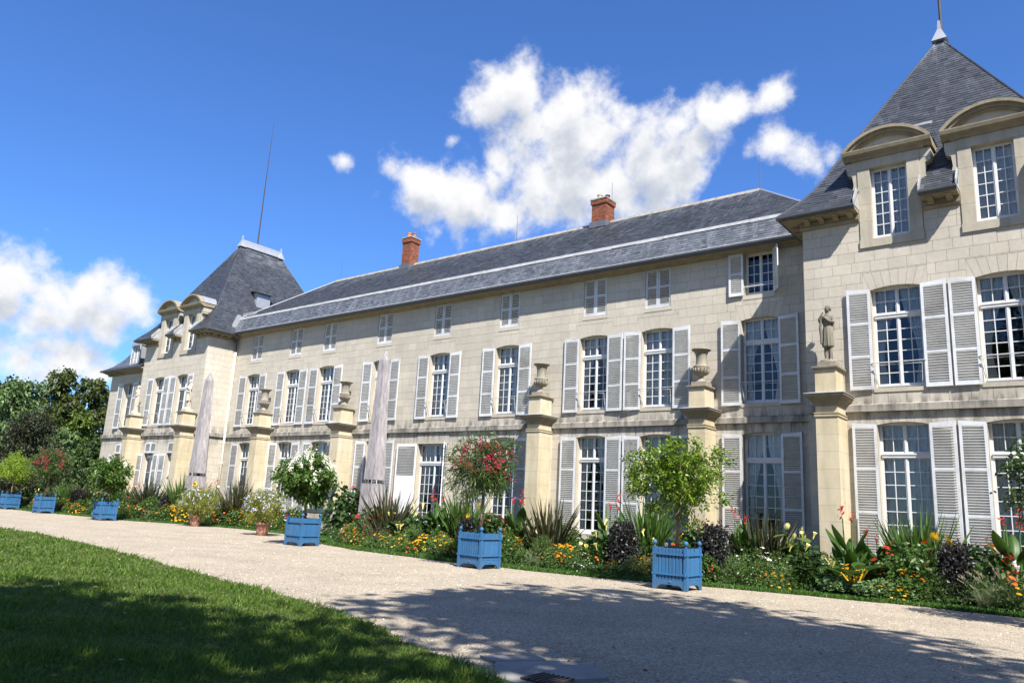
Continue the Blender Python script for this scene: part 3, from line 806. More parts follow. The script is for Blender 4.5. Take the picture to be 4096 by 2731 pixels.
# ---- end pavilions ------------------------------------------------------------
def pavilion(x0, x1, cxs, left):
    yp = -DD
    single = not left
    hw = [(c - WOP / 2, c + WOP / 2, ZSILL - .02, ZC) for c in cxs]
    hg = [(c - WOP / 2, c + WOP / 2, GSILL, GC) for c in cxs]
    dcx = [c + (0.0 if not left else 0.12) for c in cxs]
    hd = [(c - .52, c + .52, 10.25, 11.3) for c in dcx]
    core = backing(x0, x1, 0, 11.25, hw + hg + hd, yp + .02)
    # returns and back
    core.add([(x0, yp + .02, 0), (x0, 8.5, 0), (x0, 8.5, 11.25), (x0, yp + .02, 11.25)], [(0, 1, 2, 3)])
    xr = x1 - (.02 if left else 0)
    core.add([(xr, yp + .02, 0), (xr, 8.5, 0), (xr, 8.5, 11.25), (xr, yp + .02, 11.25)], [(3, 2, 1, 0)])
    core.add([(x0, 8.5, 0), (x1, 8.5, 0), (x1, 8.5, 11.25), (x0, 8.5, 11.25)], [(0, 3, 2, 1)])
    core.build('wall', MT['joint'] if left else MT['joint'], chateau)
    reveals(hw + hg, yp, yp + .45)
    lint = [(c - WOP / 2 - .2, c + WOP / 2 + .2, ZS, ZC + .48) for c in cxs]
    lintg = [(c - WOP / 2 - .2, c + WOP / 2 + .2, GS, 4.965) for c in cxs]
    surr = [(c - .885, c + .885, 10.0, 11.3) for c in dcx]
    st = [(q, 0) for q in courses(x0, x1, ST1 + .01, 10.93, 0.336, 0.52, hw + lint + surr, 8 + left)]
    st += [(q, 1) for q in courses(x0, x1, 0.0, ST0 - .005, 0.415, 0.74, hg + lintg, 9 + left)]
    if not left:
        st.sort(key=lambda t: (Vector(((t[0][0] + t[0][1]) / 2, yp, (t[0][2] + t[0][3]) / 2)) - CAM).length if t[0][0] < 23.6 else 999)
        for (q, lo) in st[:300]:
            m1 = MB(); m1.tone = min(1, max(0, 0.5 + rng.gauss(0, .16)))
            slab(m1, (q[0] - q[0], q[1] - q[0], q[2] - q[2], q[3] - q[2]), 0.0)
            m1.build('stone', MT['wall'], chateau, loc=(q[0], yp, q[2]))
        st = st[300:]
    for (q, lo) in st:
        masonry.tone = min(1, max(0, (0.5 if not left else 0.62) + rng.gauss(0, .15))); slab(masonry, q, yp)
    for i, c in enumerate(cxs):
        voussoirs(masonry, c, WOP, ZS, ZC, ZC + .475, yp, r=random.Random(i + 90))
        voussoirs(masonry, c, WOP, GS, GC, 4.96, yp, r=random.Random(i + 95))
    if left:        # return wall that looks towards the centre
        for q in courses(yp, 0.0, ST1 + .01, 10.93, .336, .50, [], 31):
            masonry.tone = min(1, max(0, 0.6 + rng.gauss(0, .15))); slab(masonry, q, x1, face='x')
        for q in courses(yp, 0.0, 0, ST0 - .005, .415, .62, [], 32):
            masonry.tone = min(1, max(0, 0.6 + rng.gauss(0, .15))); slab(masonry, q, x1, face='x')
    if not left:    # outer side wall
        for q in courses(yp, 8.5, ST1 + .01, 10.93, .336, .52, [], 33) + courses(yp, 8.5, 0, ST0 - .005, .415, .74, [], 34):
            masonry.tone = min(1, max(0, 0.5 + rng.gauss(0, .15))); slab(masonry, q, x1 + .02, face='x')
        sb = MB(); sb.prism([(x1 - .02, ST0), (x1 + .12, ST0), (x1 + .12, ST1 - .035), (x1 - .02, ST1 + .02)], 'y', yp, 8.5); sb.build('string_course', MT['string'], chateau)
    for c in cxs:
        sl = MB(); sl.box(c - WOP / 2 - .03, c + WOP / 2 + .03, yp - .025, yp + .24, ZSILL - .12, ZSILL - .005)
        sl.build('window_sill', MT['trim'], chateau)
    for c in cxs:
        make_window(c, ZSILL, ZC, WOP, yp, 7.86, 6 if not left else 3, 2 if not left else 1, 2 if not left else 1, single, 1 if not left else 2)
        guard(c, WOP, 6.33, yp)
        off = 0.02 if not left else 0
        pair(c, WOP, 5.62, 8.66, yp, 0.66, single)
        if left:
            make_window(c, GSILL, GC, WOP, yp, 3.70, 3, 1, 1, False, 2)
            pair(c, WOP, 0.87, 3.86, yp, 0.66, False, rise=0)
            # louvred panel that stays shut in the arch
            make_shutter(c - WOP / 2 + .01, yp + .03, 3.92, GC - .07, .66, 0.0, False, (), tilt=-.62, rise=.05)
            make_shutter(c + WOP / 2 - .01, yp + .03, 3.92, GC - .07, .66, math.pi, False, (), tilt=.62, rise=.05)
        else:
            make_window(c, GSILL, GC, WOP, yp, 3.72, 7, 2, 2, single, 2)
            pair(c, WOP, 0.87, 4.60, yp, 0.66, single)
    # string course
    gaps = [18.38] if not left else [-24.31, -17.98]
    xs = [x0]
    for g in gaps: xs += [max(x0, g - .31), min(x1, g + .31)]
    xs.append(x1)
    for i in range(0, len(xs), 2):
        if xs[i + 1] - xs[i] > .05: string_run(xs[i], xs[i + 1], yp)
    if left:
        mb = MB(); mb.prism([(x1 - .02, ST0), (x1 + .11, ST0), (x1 + .11, ST1 - .035), (x1 - .02, ST1 + .02)], 'y', yp - .11, 0.0)
        mb.build('string_course', MT['string'], chateau)
    # cornice: bed moulding, modillions, corona and gutter, broken by the dormers
    runs = []
    cur = x0 - .0
    for c in dcx:
        runs.append((cur, c - .885)); cur = c + .885
    runs.append((cur, x1))
    for (a, b) in runs:
        ea = 0.5 if a == x0 else 0.0; eb = 0.5 if b == x1 else 0.0
        m2 = MB()
        m2.prism([(yp + .05, 10.86), (yp - .05, 10.88), (yp - .10, 10.96), (yp + .05, 10.96)], 'x', a - ea * .1, b + eb * .1)
        m2.prism([(yp + .05, 10.96), (yp - .06, 10.965), (yp - .08, 11.12), (yp + .05, 11.13)], 'x', a - ea * .08, b + eb * .08)
        m2.prism([(yp + .05, 11.135), (yp - .50, 11.14), (yp - .52, 11.22), (yp + .05, 11.24)], 'x', a - ea, b + eb)
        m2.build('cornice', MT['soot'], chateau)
        n = max(1, round((b - a) / 0.46))
        for k in range(n):
            x = a + (b - a) * (k + .5) / n
            modillion(x, yp, 0)
        gut = MB()
        gp = [(yp - .50, 11.23), (yp - .53, 11.17), (yp - .60, 11.17), (yp - .64, 11.23), (yp - .645, 11.30), (yp - .63, 11.30), (yp - .60, 11.24), (yp - .5, 11.26)]
        gut.prism(gp, 'x', a - ea * 1.25, b + eb * 1.25)
        gut.build('gutter', MT['gutter'], chateau)
    # side cornice (the side that shows)
    sides = [x1] if left else [x0]
    for sx in (x0, x1):
        sg = 1 if sx == x1 else -1
        y1c = 0.0 if (left and sx == x1) or (not left and sx == x0) else 8.4
        m2 = MB()
        m2.prism([(sx - sg * .05, 10.96), (sx + sg * .06, 10.965), (sx + sg * .08, 11.12), (sx - sg * .05, 11.13)], 'y', yp - .05, y1c)
        m2.prism([(sx - sg * .05, 10.86), (sx + sg * .05, 10.88), (sx + sg * .10, 10.96), (sx - sg * .05, 10.955)], 'y', yp - .04, y1c)
        m2.prism([(sx - sg * .05, 11.135), (sx + sg * .50, 11.14), (sx + sg * .52, 11.215), (sx - sg * .05, 11.235)], 'y', yp - .49, y1c)
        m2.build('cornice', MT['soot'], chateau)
        gut = MB()
        gut.prism([(sx + sg * .50, 11.23), (sx + sg * .53, 11.172), (sx + sg * .60, 11.172), (sx + sg * .638, 11.23), (sx + sg * .642, 11.298), (sx + sg * .6, 11.24)], 'y', yp - .62, y1c)
        gut.build('gutter', MT['gutter'], chateau)
        n = 4
        for k in range(n):
            modillion(sx, yp + (0 - yp) * (k + .5) / n, sg)
    for c in dcx:
        dormer(c, yp, single, left)
    pav_roof(x0, x1, left, dcx)

mod_mesh = None
def modillion(x, y, sg):
    global mod_mesh
    if mod_mesh is None:
        m = MB(); m.prism([(0.0, -.14), (-.12, -.13), (-.16, -.08), (-.30, -.04), (-.40, -.05), (-.44, -.01), (-.44, .0), (0, .0)], 'x', -.085, .085)
        mod_mesh = m.mesh('modillion', MT['soot'])
    o = obj('modillion', mod_mesh, chateau, (x, y, 11.13))
    o.rotation_euler = (0, 0, 0 if sg == 0 else (math.pi / 2 if sg > 0 else -math.pi / 2))

def dormer(c, yp, single, left):
    """stone dormer: jambs, scrolls, entablature, curved pediment, barrel roof running back into the slope"""
    yf = yp - 0.03
    d = MB()
    for s in (-1, 1):
        d.tone = .5
        a, b = sorted((c + s * .52, c + s * .87))
        zz = [10.26, 10.85, 11.4, 11.95, 12.58]
        for k in range(4):
            d.tone = rng.uniform(.3, .7); d.box(a, b, yf, yf + 2.6, zz[k] + .003, zz[k + 1] - .003)
        # inner jamb slip
        a2, b2 = sorted((c + s * .50, c + s * .56))
    d.tone = .5
    d.box(c - .885, c + .885, yf - .02, yf + .5, 10.0, 10.255)
    d.box(c - .87, c + .87, yf - .004, yf + 2.7, 12.585, 12.86)
    do = d.build('dormer', MT['dormer'], chateau)
    e = MB()
    e.prism([(yf, 12.86), (yf - .07, 12.88), (yf - .10, 12.96), (yf - .24, 13.02), (yf - .27, 13.12), (yf - .27, 13.15), (yf + 2.6, 13.15), (yf + 2.6, 12.86)], 'x', c - 1.02, c + 1.02)
    for s in (-1, 1):
        a, b = sorted((c + s * 1.02, c + s * 1.25))
        e.prism([(yf + .0, 12.90), (yf - .10, 12.96), (yf - .24, 13.02), (yf - .27, 13.12), (yf - .27, 13.15), (yf + 1.6, 13.15), (yf + 1.6, 12.95)], 'x', a, b)
    e.build('entablature', MT['soot'], do)
    # pediment: two stepped arched mouldings and the tympanum
    def arc(hw, rise, n=18):
        Rr = (hw * hw + rise * rise) / (2 * rise)
        th = math.asin(min(1, hw / Rr))
        return [(c + Rr * math.sin(-th + 2 * th * i / n), 13.15 + Rr * math.cos(-th + 2 * th * i / n) - (Rr - rise)) for i in range(n + 1)]
    p = MB()
    for (ho, ro, hi, ri, y0) in ((1.27, .62, 1.14, .53, yf - .27), (1.14, .53, 1.02, .44, yf - .19), (1.02, .44, .90, .36, yf - .11)):
        oa, ia = arc(ho, ro), arc(hi, ri)
        for k in range(len(oa) - 1):
            p.prism([oa[k], oa[k + 1], ia[k + 1], ia[k]], 'y', y0, yf + .4)
    p.build('pediment', MT['soot'], do)
    ty = MB(); ar = arc(.90, .36)
    ty.prism(ar, 'y', yf - .02, yf + .3); ty.build('tympanum', MT['trim'], do)
    # barrel roof in zinc
    rf = MB(); oa = arc(1.285, .632)
    rf.prism(oa, 'y', yf + .05, yf + 2.9); rf.build('dormer_roof', MT['zinc'] if left else MT['lead'], do)
    # scroll consoles at the cheeks
    for s in (-1, 1):
        sc = MB()
        x0s = c + s * .87
        pr = [(x0s, 12.58), (x0s + s * .30, 12.58), (x0s + s * .30, 12.48), (x0s + s * .16, 12.42), (x0s + s * .13, 12.1), (x0s + s * .20, 11.85), (x0s + s * .17, 11.72), (x0s, 11.68)]
        sc.prism(pr, 'y', yf + .03, yf + .38)
        sc.box(*sorted((x0s, x0s + s * .32)), yf + .02, yf + .6, 12.583, 12.86)
        sc.build('scroll', MT['dormer'], do)
        zf = MB()
        x1s = x0s + s * .004
        zf.prism([(yp - .62, 11.25), (yp - .62, 11.45), (yp - .2, 11.95), (yp + .1, 11.95), (yp + .1, 11.25)], 'x', *sorted((x1s, x1s + s * .03)))
        zf.build('flashing', MT['lead'], do)
    if left:
        make_window(c, 10.26, 12.58, 1.04, yp, 11.75, 3, 1, 1, False, 2, rec=.2)
    else:
        make_window(c, 10.26, 12.58, 1.04, yp, None, 6, 2, 2, single, 2, rec=.2)

PROF = [(0.0, 11.28), (.29, 11.60), (.57, 11.90), (.88, 12.32), (1.16, 12.79), (1.49, 13.45), (4.21, 18.50)]
def roof_surface(name, p0, p1, q0, q1, mat, tw, th, parent, single=0, seed=0, cut=()):
    """slates on a planar trapezoid: eave p0->p1, top q0->q1; returns the covering object"""
    P0, P1, Q0, Q1 = (np.array(p, float) for p in (p0, p1, q0, q1))
    u = P1 - P0; L = np.linalg.norm(u); u /= L
    up = Q0 - P0; up -= u * up.dot(u); H = np.linalg.norm(up); up /= H
    n = np.cross(u, up)
    l0, l1 = (Q0 - P0).dot(u), (Q1 - P0).dot(u)
    g = np.random.default_rng(seed)
    rows = max(1, int(round(H / th))); hh = H / rows
    V = []; T = []
    for j in range(rows):
        t0, t1 = j / rows, min(1.0, (j + 1) / rows)
        a, b = l0 * t0, L + (l1 - L) * t0
        a2, b2 = l0 * t1, L + (l1 - L) * t1
        x = a - (tw * .5 if j % 2 else 0) - tw * .2
        m = int((b - x) / tw) + 2
        e = x + tw * np.arange(m + 1)
        lo, hi = np.clip(e[:-1] + .003, a, b), np.clip(e[1:] - .003, a, b)
        lo2, hi2 = np.clip(e[:-1] + .003, a2, b2), np.clip(e[1:] - .003, a2, b2)
        ok = (hi - lo) > .02
        lo, hi, lo2, hi2 = lo[ok], hi[ok], lo2[ok], hi2[ok]
        k = len(lo)
        if not k: continue
        v0 = j * hh + g.normal(0, .004, k); v1 = np.full(k, (j + 1) * hh)
        lift = .012 + np.abs(g.normal(0, .003, k))
        def pt(s, v, w): return P0 + np.outer(s, u) + np.outer(v, up) + np.outer(w, n)
        A_ = pt(lo, v0, lift); B_ = pt(hi, v0, lift); C_ = pt(hi2, v1, lift * .15); D_ = pt(lo2, v1, lift * .15)
        E_ = pt(lo, v0, lift * 0); F_ = pt(hi, v0, lift * 0)
        V.append(np.stack([A_, B_, C_, D_, E_, F_], 1)); T.append(np.clip(g.normal(.5, .22, k), 0, 1))
    V = np.concatenate(V); T = np.concatenate(T)
    cc = V[:, :4].mean(1)
    for (xa, xb, zm) in cut:
        ok = ~((cc[:, 0] > xa) & (cc[:, 0] < xb) & (cc[:, 2] < zm))
        V, T, cc = V[ok], T[ok], cc[ok]
    keep = np.ones(len(V), bool)
    if single:
        c = V[:, :4].mean(1); d = np.linalg.norm(c - np.array(CAM), axis=1)
        vis = np.array([in_frame(Vector(q)) for q in c])
        d[~vis] += 1000
        idx = np.argsort(d)[:single]
        for i in idx:
            o0 = V[i, 0]
            me = mesh('slate', V[i] - o0, [(0, 1, 2, 3), (4, 5, 1, 0)], mat, False, [T[i], T[i]])
            obj('slate', me, parent, tuple(o0))
        keep[idx] = False
    V = V[keep]; T = T[keep]
    k = len(V)
    base = (np.arange(k) * 6)[:, None]
    F = np.concatenate([base + np.array([0, 1, 2, 3]), base + np.array([4, 5, 1, 0])])
    o = obj('slates', mesh('slates', V.reshape(-1, 3), F, mat, False, np.concatenate([T, T])), parent)
    o['kind'] = 'stuff'
    return o

def in_frame(p):
    d = p - CAM
    z = d.dot(fwd)
    if z < .1: return False
    return abs(d.dot(r2) / z) < .671 and abs(d.dot(u2) / z) < .447

def pav_roof(x0, x1, left, dcx):
    yp = -DD
    ex0, ex1, ey0, ey1 = x0 - .6, x1 + .6, yp - .6, 9.1
    cx = (x0 + x1) / 2; kx = (cx - ex0) / 4.21
    def lev(i, z):
        ky = 1.0
        return (ex0 + i * kx, ex1 - i * kx, ey0 + i * ky, ey1 - i * ky, z)
    LV = [lev(i, z) for i, z in PROF]
    deck = MB()
    for a, b in zip(LV[:-1], LV[1:]):
        A4 = [(a[0], a[2], a[4]), (a[1], a[2], a[4]), (a[1], a[3], a[4]), (a[0], a[3], a[4])]
        B4 = [(b[0], b[2], b[4]), (b[1], b[2], b[4]), (b[1], b[3], b[4]), (b[0], b[3], b[4])]
        deck.add(A4 + B4, [(1, 2, 6, 5), (2, 3, 7, 6), (3, 0, 4, 7)])
        if a[4] > 13.3:
            deck.add(A4 + B4, [(0, 1, 5, 4)])
        else:       # front slope, open where the dormers stand
            cuts = [None] + [v for c in dcx for v in (c - .86, c + .86)] + [None]
            for i in range(0, len(cuts), 2):
                l, r = cuts[i], cuts[i + 1]
                deck.add([(a[0] if l is None else l, a[2], a[4]), (a[1] if r is None else r, a[2], a[4]), (b[1] if r is None else r, b[2], b[4]), (b[0] if l is None else l, b[2], b[4])], [(0, 1, 2, 3)])
    ro = deck.build('roof', MT['gutter'], chateau)
    first = not left
    for k, (a, b) in enumerate(zip(LV[:-1], LV[1:])):
        sg = 300 if (first and k == len(LV) - 2) else 0
        roof_surface('s', (a[0], a[2], a[4]), (a[1], a[2], a[4]), (b[0], b[2], b[4]), (b[1], b[2], b[4]), MT['slate'], .215, .125, ro, sg, k, [(c - .93, c + .93, 13.3) for c in dcx])
        roof_surface('s', (a[1], a[2], a[4]), (a[1], a[3], a[4]), (b[1], b[2], b[4]), (b[1], b[3], b[4]), MT['slate'], .215, .125, ro, 0, k + 10)
        roof_surface('s', (a[0], a[3], a[4]), (a[0], a[2], a[4]), (b[0], b[3], b[4]), (b[0], b[2], b[4]), MT['slate'], .215, .125, ro, 0, k + 20)
    # zinc crown and its two finials
    t = LV[-1]
    cap = MB()
    y0, y1 = t[2], t[3]
    cap.rings([[(cx - .16, y0 - .16, 18.42), (cx + .16, y0 - .16, 18.42), (cx + .16, y1 + .16, 18.42), (cx - .16, y1 + .16, 18.42)],
               [(cx - .08, y0 - .02, 18.72), (cx + .08, y0 - .02, 18.72), (cx + .08, y1 + .02, 18.72), (cx - .08, y1 + .02, 18.72)],
               [(cx - .05, y0, 18.92), (cx + .05, y0, 18.92), (cx + .05, y1, 18.92), (cx - .05, y1, 18.92)]])
    for y in (y0, y1):
        cap.rings([[(cx + a * w, y + b * w, z) for a, b in ((-1, -1), (1, -1), (1, 1), (-1, 1))] for w, z in ((.24, 18.36), (.13, 18.65), (.06, 18.85), (.035, 19.2))])
    cap.build('ridge_cap', MT['zinc'], ro)
    hp = MB()
    for (sx, sy) in ((0, 2), (1, 2), (0, 3), (1, 3)):
        hp.tube([(l[sx], l[sy], l[4] + .02) for l in LV], .03, 5)
    hp.build('hip_roll', MT['slate'], ro)
    rod = MB()
    rod.tube([(cx, y0 + (.45 if not left else 1.2), 18.8), (cx + .03, y0 + (.45 if not left else 1.2), 23.5), (cx + .12, y0 + (.45 if not left else 1.2), 28.3)], [.055, .04, .012], 6)
    rod.build('lightning_rod', MT['rust'], ro)
    if left:
        # zinc hatch low on the slope that faces the courtyard
        h = MB()
        xh = x1 - 1.55
        h.box(xh - .8, xh + .42, 1.75, 2.75, 13.35, 14.75)
        h.build('roof_hatch', MT['zinc'], ro)
        h2 = MB(); h2.prism([(xh - .9, 14.95), (xh + .62, 14.70), (xh + .62, 14.76), (xh - .9, 15.02)], 'y', 1.55, 2.95); h2.build('hatch_roof', MT['gutter'], ro)
    else:
        h = MB()
        c0 = LV[-2]
        h.box(20.75, 21.3, -.55, .35, 13.75, 14.35); h.build('skylight', MT['lead'], ro)
        h2 = MB(); h2.box(20.83, 21.22, -.556, -.545, 13.83, 14.27); h2.build('skylight_pane', MT['glass'], ro)

pavilion(A, XR1, [20.20, 22.94], False)
pavilion(XL1, -A, [-22.75, -19.95], True)

# ---- low wing beyond the left pavilion ---------------------------------------
yw = -1.5
wc = -27.5
wh = [(wc - WOP / 2, wc + WOP / 2, ZSILL - .02, ZC), (wc - WOP / 2, wc + WOP / 2, GSILL, GC)]
core = backing(-30.3, XL1, 0, 9.5, wh, yw + .02)
core.add([(-30.3, yw + .02, 0), (-30.3, 7.0, 0), (-30.3, 7.0, 9.5), (-30.3, yw + .02, 9.5)], [(0, 1, 2, 3)])
core.build('wall', MT['joint'], chateau)
reveals(wh, yw, yw + .45)
for q in courses(-30.3, XL1, ST1 + .01, 9.3, .336, .55, wh + [(wc - WOP / 2 - .2, wc + WOP / 2 + .2, ZS, ZC + .3)], 41) + courses(-30.3, XL1, 0, ST0 - .005, .415, .74, wh + [(wc - WOP / 2 - .2, wc + WOP / 2 + .2, GS, 4.965)], 42):
    masonry.tone = min(1, max(0, .62 + rng.gauss(0, .14))); slab(masonry, q, yw)
voussoirs(masonry, wc, WOP, ZS, ZC, ZC + .295, yw); voussoirs(masonry, wc, WOP, GS, GC, 4.96, yw)
string_run(-30.4, XL1, yw)
make_window(wc, ZSILL, ZC, WOP, yw, 7.86, 3, 1, 1, False, 2); pair(wc, WOP, 5.6, 8.65, yw, .66); guard(wc, WOP, 6.33, yw)
make_window(wc, GSILL, GC, WOP, yw, 3.7, 3, 1, 1, False, 2); pair(wc, WOP, .87, 3.86, yw, .66, rise=0)
make_shutter(wc - WOP / 2 + .01, yw + .03, 3.92, GC - .07, .66, 0.0, False, (), tilt=-.62, rise=.05)
make_shutter(wc + WOP / 2 - .01, yw + .03, 3.92, GC - .07, .66, math.pi, False, (), tilt=.62, rise=.05)
m2 = MB(); m2.prism([(yw + .05, 9.3), (yw - .1, 9.33), (yw - .12, 9.42), (yw - .5, 9.5), (yw - .52, 9.58), (yw + .05, 9.6)], 'x', -30.75, XL1)
m2.build('cornice', MT['soot'], chateau)
for k in range(5): 
    o = obj('modillion', mod_mesh, chateau, (-30.2 + k * .42, yw, 9.46))
gut = MB(); gut.prism([(yw - .50, 9.58), (yw - .53, 9.52), (yw - .62, 9.53), (yw - .645, 9.64), (yw - .6, 9.6)], 'x', -30.9, XL1); gut.build('gutter', MT['gutter'], chateau)
WP = [(0, 9.62), (.5, 9.95), (.95, 10.45), (1.3, 11.0), (1.6, 11.6), (1.85, 12.2), (3.3, 13.2)]
deck = MB(); prev = None; LW = []
for i, z in WP: LW.append((-30.85 + i, XL1 + .05, yw - .6 + i, 7.5 - i, z))
for a, b in zip(LW[:-1], LW[1:]):
    deck.add([(a[0], a[2], a[4]), (a[1], a[2], a[4]), (a[1], a[3], a[4]), (a[0], a[3], a[4]), (b[0], b[2], b[4]), (b[1], b[2], b[4]), (b[1], b[3], b[4]), (b[0], b[3], b[4])], [(0, 1, 5, 4), (3, 0, 4, 7)])
wro = deck.build('roof', MT['gutter'], chateau)
for k, (a, b) in enumerate(zip(LW[:-1], LW[1:])):
    roof_surface('s', (a[0], a[2], a[4]), (a[1], a[2], a[4]), (b[0], b[2], b[4]), (b[1], b[2], b[4]), MT['slate_low'], .22, .13, wro, 0, 60 + k)
    roof_surface('s', (a[0], a[3], a[4]), (a[0], a[2], a[4]), (b[0], b[3], b[4]), (b[0], b[2], b[4]), MT['slate_low'], .22, .13, wro, 0, 70 + k)
dm = MB(); dx = -27.1
dm.box(dx - .62, dx + .62, yw - .1, yw + 2.0, 9.62, 9.8)
for s in (-1, 1): dm.box(*sorted((dx + s * .42, dx + s * .6)), yw - .08, yw + 2.0, 9.8, 11.25)
ar = [(dx - .66 + 1.32 * i / 10, 11.25 + .28 * (1 - (i / 5 - 1) ** 2)) for i in range(11)]
dm.prism(ar + [(dx + .6, 11.22), (dx - .6, 11.22)], 'y', yw - .2, yw + 2.0)
dob = dm.build('dormer', MT['zinc'], chateau)
make_window(dx, 9.8, 11.24, .84, yw - .1, None, 4, 0, 2, False, 0, room=False, rec=.08)
make_shutter(dx - .6, yw - .12, 9.82, 11.2, .42, math.pi - .35, False, (.5,), tilt=.62); make_shutter(dx + .6, yw - .12, 9.82, 11.2, .42, -.5, False, (.5,), tilt=-.62)

# ---- main roof ------------------------------------------------------------------
m2 = MB()
m2.prism([(0.0, 11.12), (-.08, 11.14), (-.14, 11.2), (-.36, 11.24), (-.40, 11.30), (-.42, 11.36), (0.0, 11.38)], 'x', -A, A); m2.build('cornice', MT['soot'], chateau)
gut = MB()
gut.prism([(-.42, 11.30), (-.44, 11.24), (-.50, 11.20), (-.57, 11.225), (-.61, 11.30), (-.615, 11.365), (-.60, 11.365), (-.58, 11.31), (-.5, 11.26), (-.44, 11.31)], 'x', -A + .02, A - .02)
for k in range(38):
    x = -A + .3 + k * .93
    gut.prism([(-.42, 11.296), (-.44, 11.234), (-.50, 11.193), (-.575, 11.218), (-.617, 11.30), (-.622, 11.37), (-.612, 11.37), (-.58, 11.3)], 'x', x, x + .035)
gut.build('gutter', MT['gutter'], chateau)
deck = MB()
deck.add([(-A, -.5, 11.33), (A, -.5, 11.33), (A, 0.0, 12.34), (-A, 0.0, 12.34)], [(0, 1, 2, 3)])
BR, RX, RY, RZ = 17.5, 14.0, 4.35, 15.50
deck.add([(-BR, .02, 12.42), (BR, .02, 12.42), (RX, RY, RZ), (-RX, RY, RZ)], [(0, 1, 2, 3)])
deck.add([(-BR, 8.7, 12.42), (BR, 8.7, 12.42), (RX, RY, RZ), (-RX, RY, RZ)], [(3, 2, 1, 0)])
deck.add([(BR, .02, 12.42), (BR, 8.7, 12.42), (RX, RY, RZ)], [(0, 1, 2)]); deck.add([(-BR, .02, 12.42), (-BR, 8.7, 12.42), (-RX, RY, RZ)], [(2, 1, 0)])
deck.add([(-BR, .02, 12.42), (BR, .02, 12.42), (BR, 0.0, 12.2), (-BR, 0, 12.2)], [(3, 2, 1, 0)])
mro = deck.build('roof', MT['gutter'], chateau)
roof_surface('s', (-A, -.51, 11.335), (A, -.51, 11.335), (-A, -.005, 12.345), (A, -.005, 12.345), MT['slate_low'], .2, .125, mro, 0, 81)
roof_surface('s', (-BR, .02, 12.43), (BR, .02, 12.43), (-RX, RY, RZ), (RX, RY, RZ), MT['slate_main'], .2, .12, mro, 0, 82)
fl = MB()
for k in range(30):
    a, b = -A + .1 + k * 1.166, -A + .1 + (k + 1) * 1.166 - .01
    j = rng.uniform(-.012, .012)
    fl.prism([(-.055, 12.29 + j), (-.065, 12.30 + j), (-.02, 12.43), (.05, 12.465), (.06, 12.45)], 'x', a, b)
fl.build('break_flashing', MT['lead'], mro)
fl = MB()
fl.prism([(-.56, 11.345), (-.52, 11.36), (-.478, 11.43), (-.487, 11.435), (-.53, 11.375), (-.565, 11.36)], 'x', -A + .1, A - .1); fl.build('eaves_flashing', MT['lead'], mro)
fl = MB()
for k in range(44):
    a, b = -RX + .636 * k, -RX + .636 * (k + 1) - .012
    fl.prism([(RY - .16, RZ - .1 + rng.uniform(-.01, .01)), (RY - .09, RZ + .045), (RY + .09, RZ + .045), (RY + .16, RZ - .1)], 'x', a, b)
fl.build('ridge_tiles', MT['string'], mro)
fl = MB()
for s in (-1, 1): fl.tube([(s * RX, RY, RZ), (s * BR, .02, 12.45)], .05, 6)
fl.build('hip_flashing', MT['zinc'], mro)
fl = MB()
fl.prism([(-.5, 11.36), (-.02, 12.33), (.0, 12.6), (-.2, 12.62), (-.62, 11.5)], 'x', -A - .02, -A + .14); fl.box(-A - .1, -A + 1.0, .25, 1.2, 12.3, 12.82)
fl.build('valley_flashing', MT['zinc'], mro)

def chimney(cx, cy, z0, z1, w, pots):
    mbm = MB(); mbm.box(cx - w / 2 + .012, cx + w / 2 - .012, cy - w / 2 + .012, cy + w / 2 - .012, z0, z1 - .02)
    ch = mbm.build('chimney', MT['mortar'], chateau)
    bk = MB()
    hgt = .075; n = int((z1 - z0) / hgt)
    for j in range(n):
        z = z0 + j * hgt
        e = .05 if j >= n - 3 else 0.0
        W2 = w / 2 + e
        nb = 3 if j % 2 else 4
        for side in range(4):
            m = nb
            for k in range(m):
                off = .5 if (j + side) % 2 else 0
                a = -W2 + 2 * W2 * max(0, (k - off * .5)) / (m - .0); b = -W2 + 2 * W2 * min(m, (k + 1 - off * .5)) / m
                if k == m - 1: b = W2
                if b - a < .03: continue
                bk.tone = rng.random()
                g = .006
                if side == 0: bk.box(cx + a + g, cx + b - g, cy - W2, cy - W2 + .06, z + g, z + hgt - g)
                elif side == 1: bk.box(cx + W2 - .06, cx + W2, cy + a + g, cy + b - g, z + g, z + hgt - g)
                elif side == 2: bk.box(cx + a + g, cx + b - g, cy + W2 - .06, cy + W2, z + g, z + hgt - g)
                else: bk.box(cx - W2, cx - W2 + .06, cy + a + g, cy + b - g, z + g, z + hgt - g)
    o = bk.build('bricks', MT['brick'], ch); o['kind'] = 'stuff'
    cp = MB(); cp.box(cx - w / 2 - .07, cx + w / 2 + .07, cy - w / 2 - .07, cy + w / 2 + .07, z1, z1 + .06); cp.build('cap', MT['string'], ch)
    fs = MB(); fs.box(cx - w / 2 - .06, cx + w / 2 + .06, cy - w / 2 - .1, cy + w / 2 + .06, z0 - .1, z0 + .2); fs.build('flashing', MT['slate_low'], ch)
    for k, (dx, hh, r, mt) in enumerate(pots):
        pm = MB(); pm.lathe([(r, z1 + .06), (r * 1.05, z1 + .1), (r * .9, z1 + hh - .08), (r * 1.08, z1 + hh - .05), (r * 1.08, z1 + hh), (r * .75, z1 + hh)], 12, (cx + dx, cy)); pm.build('chimney_pot', MT[mt], ch)
chimney(-7.1, 4.2, 15.2, 17.05, .70, [(-.22, .45, .13, 'terra'), (.2, .36, .13, 'pot')])
chimney(6.25, 4.2, 15.2, 16.55, .80, [(-.2, .42, .13, 'trim'), (.24, .3, .12, 'rust')])
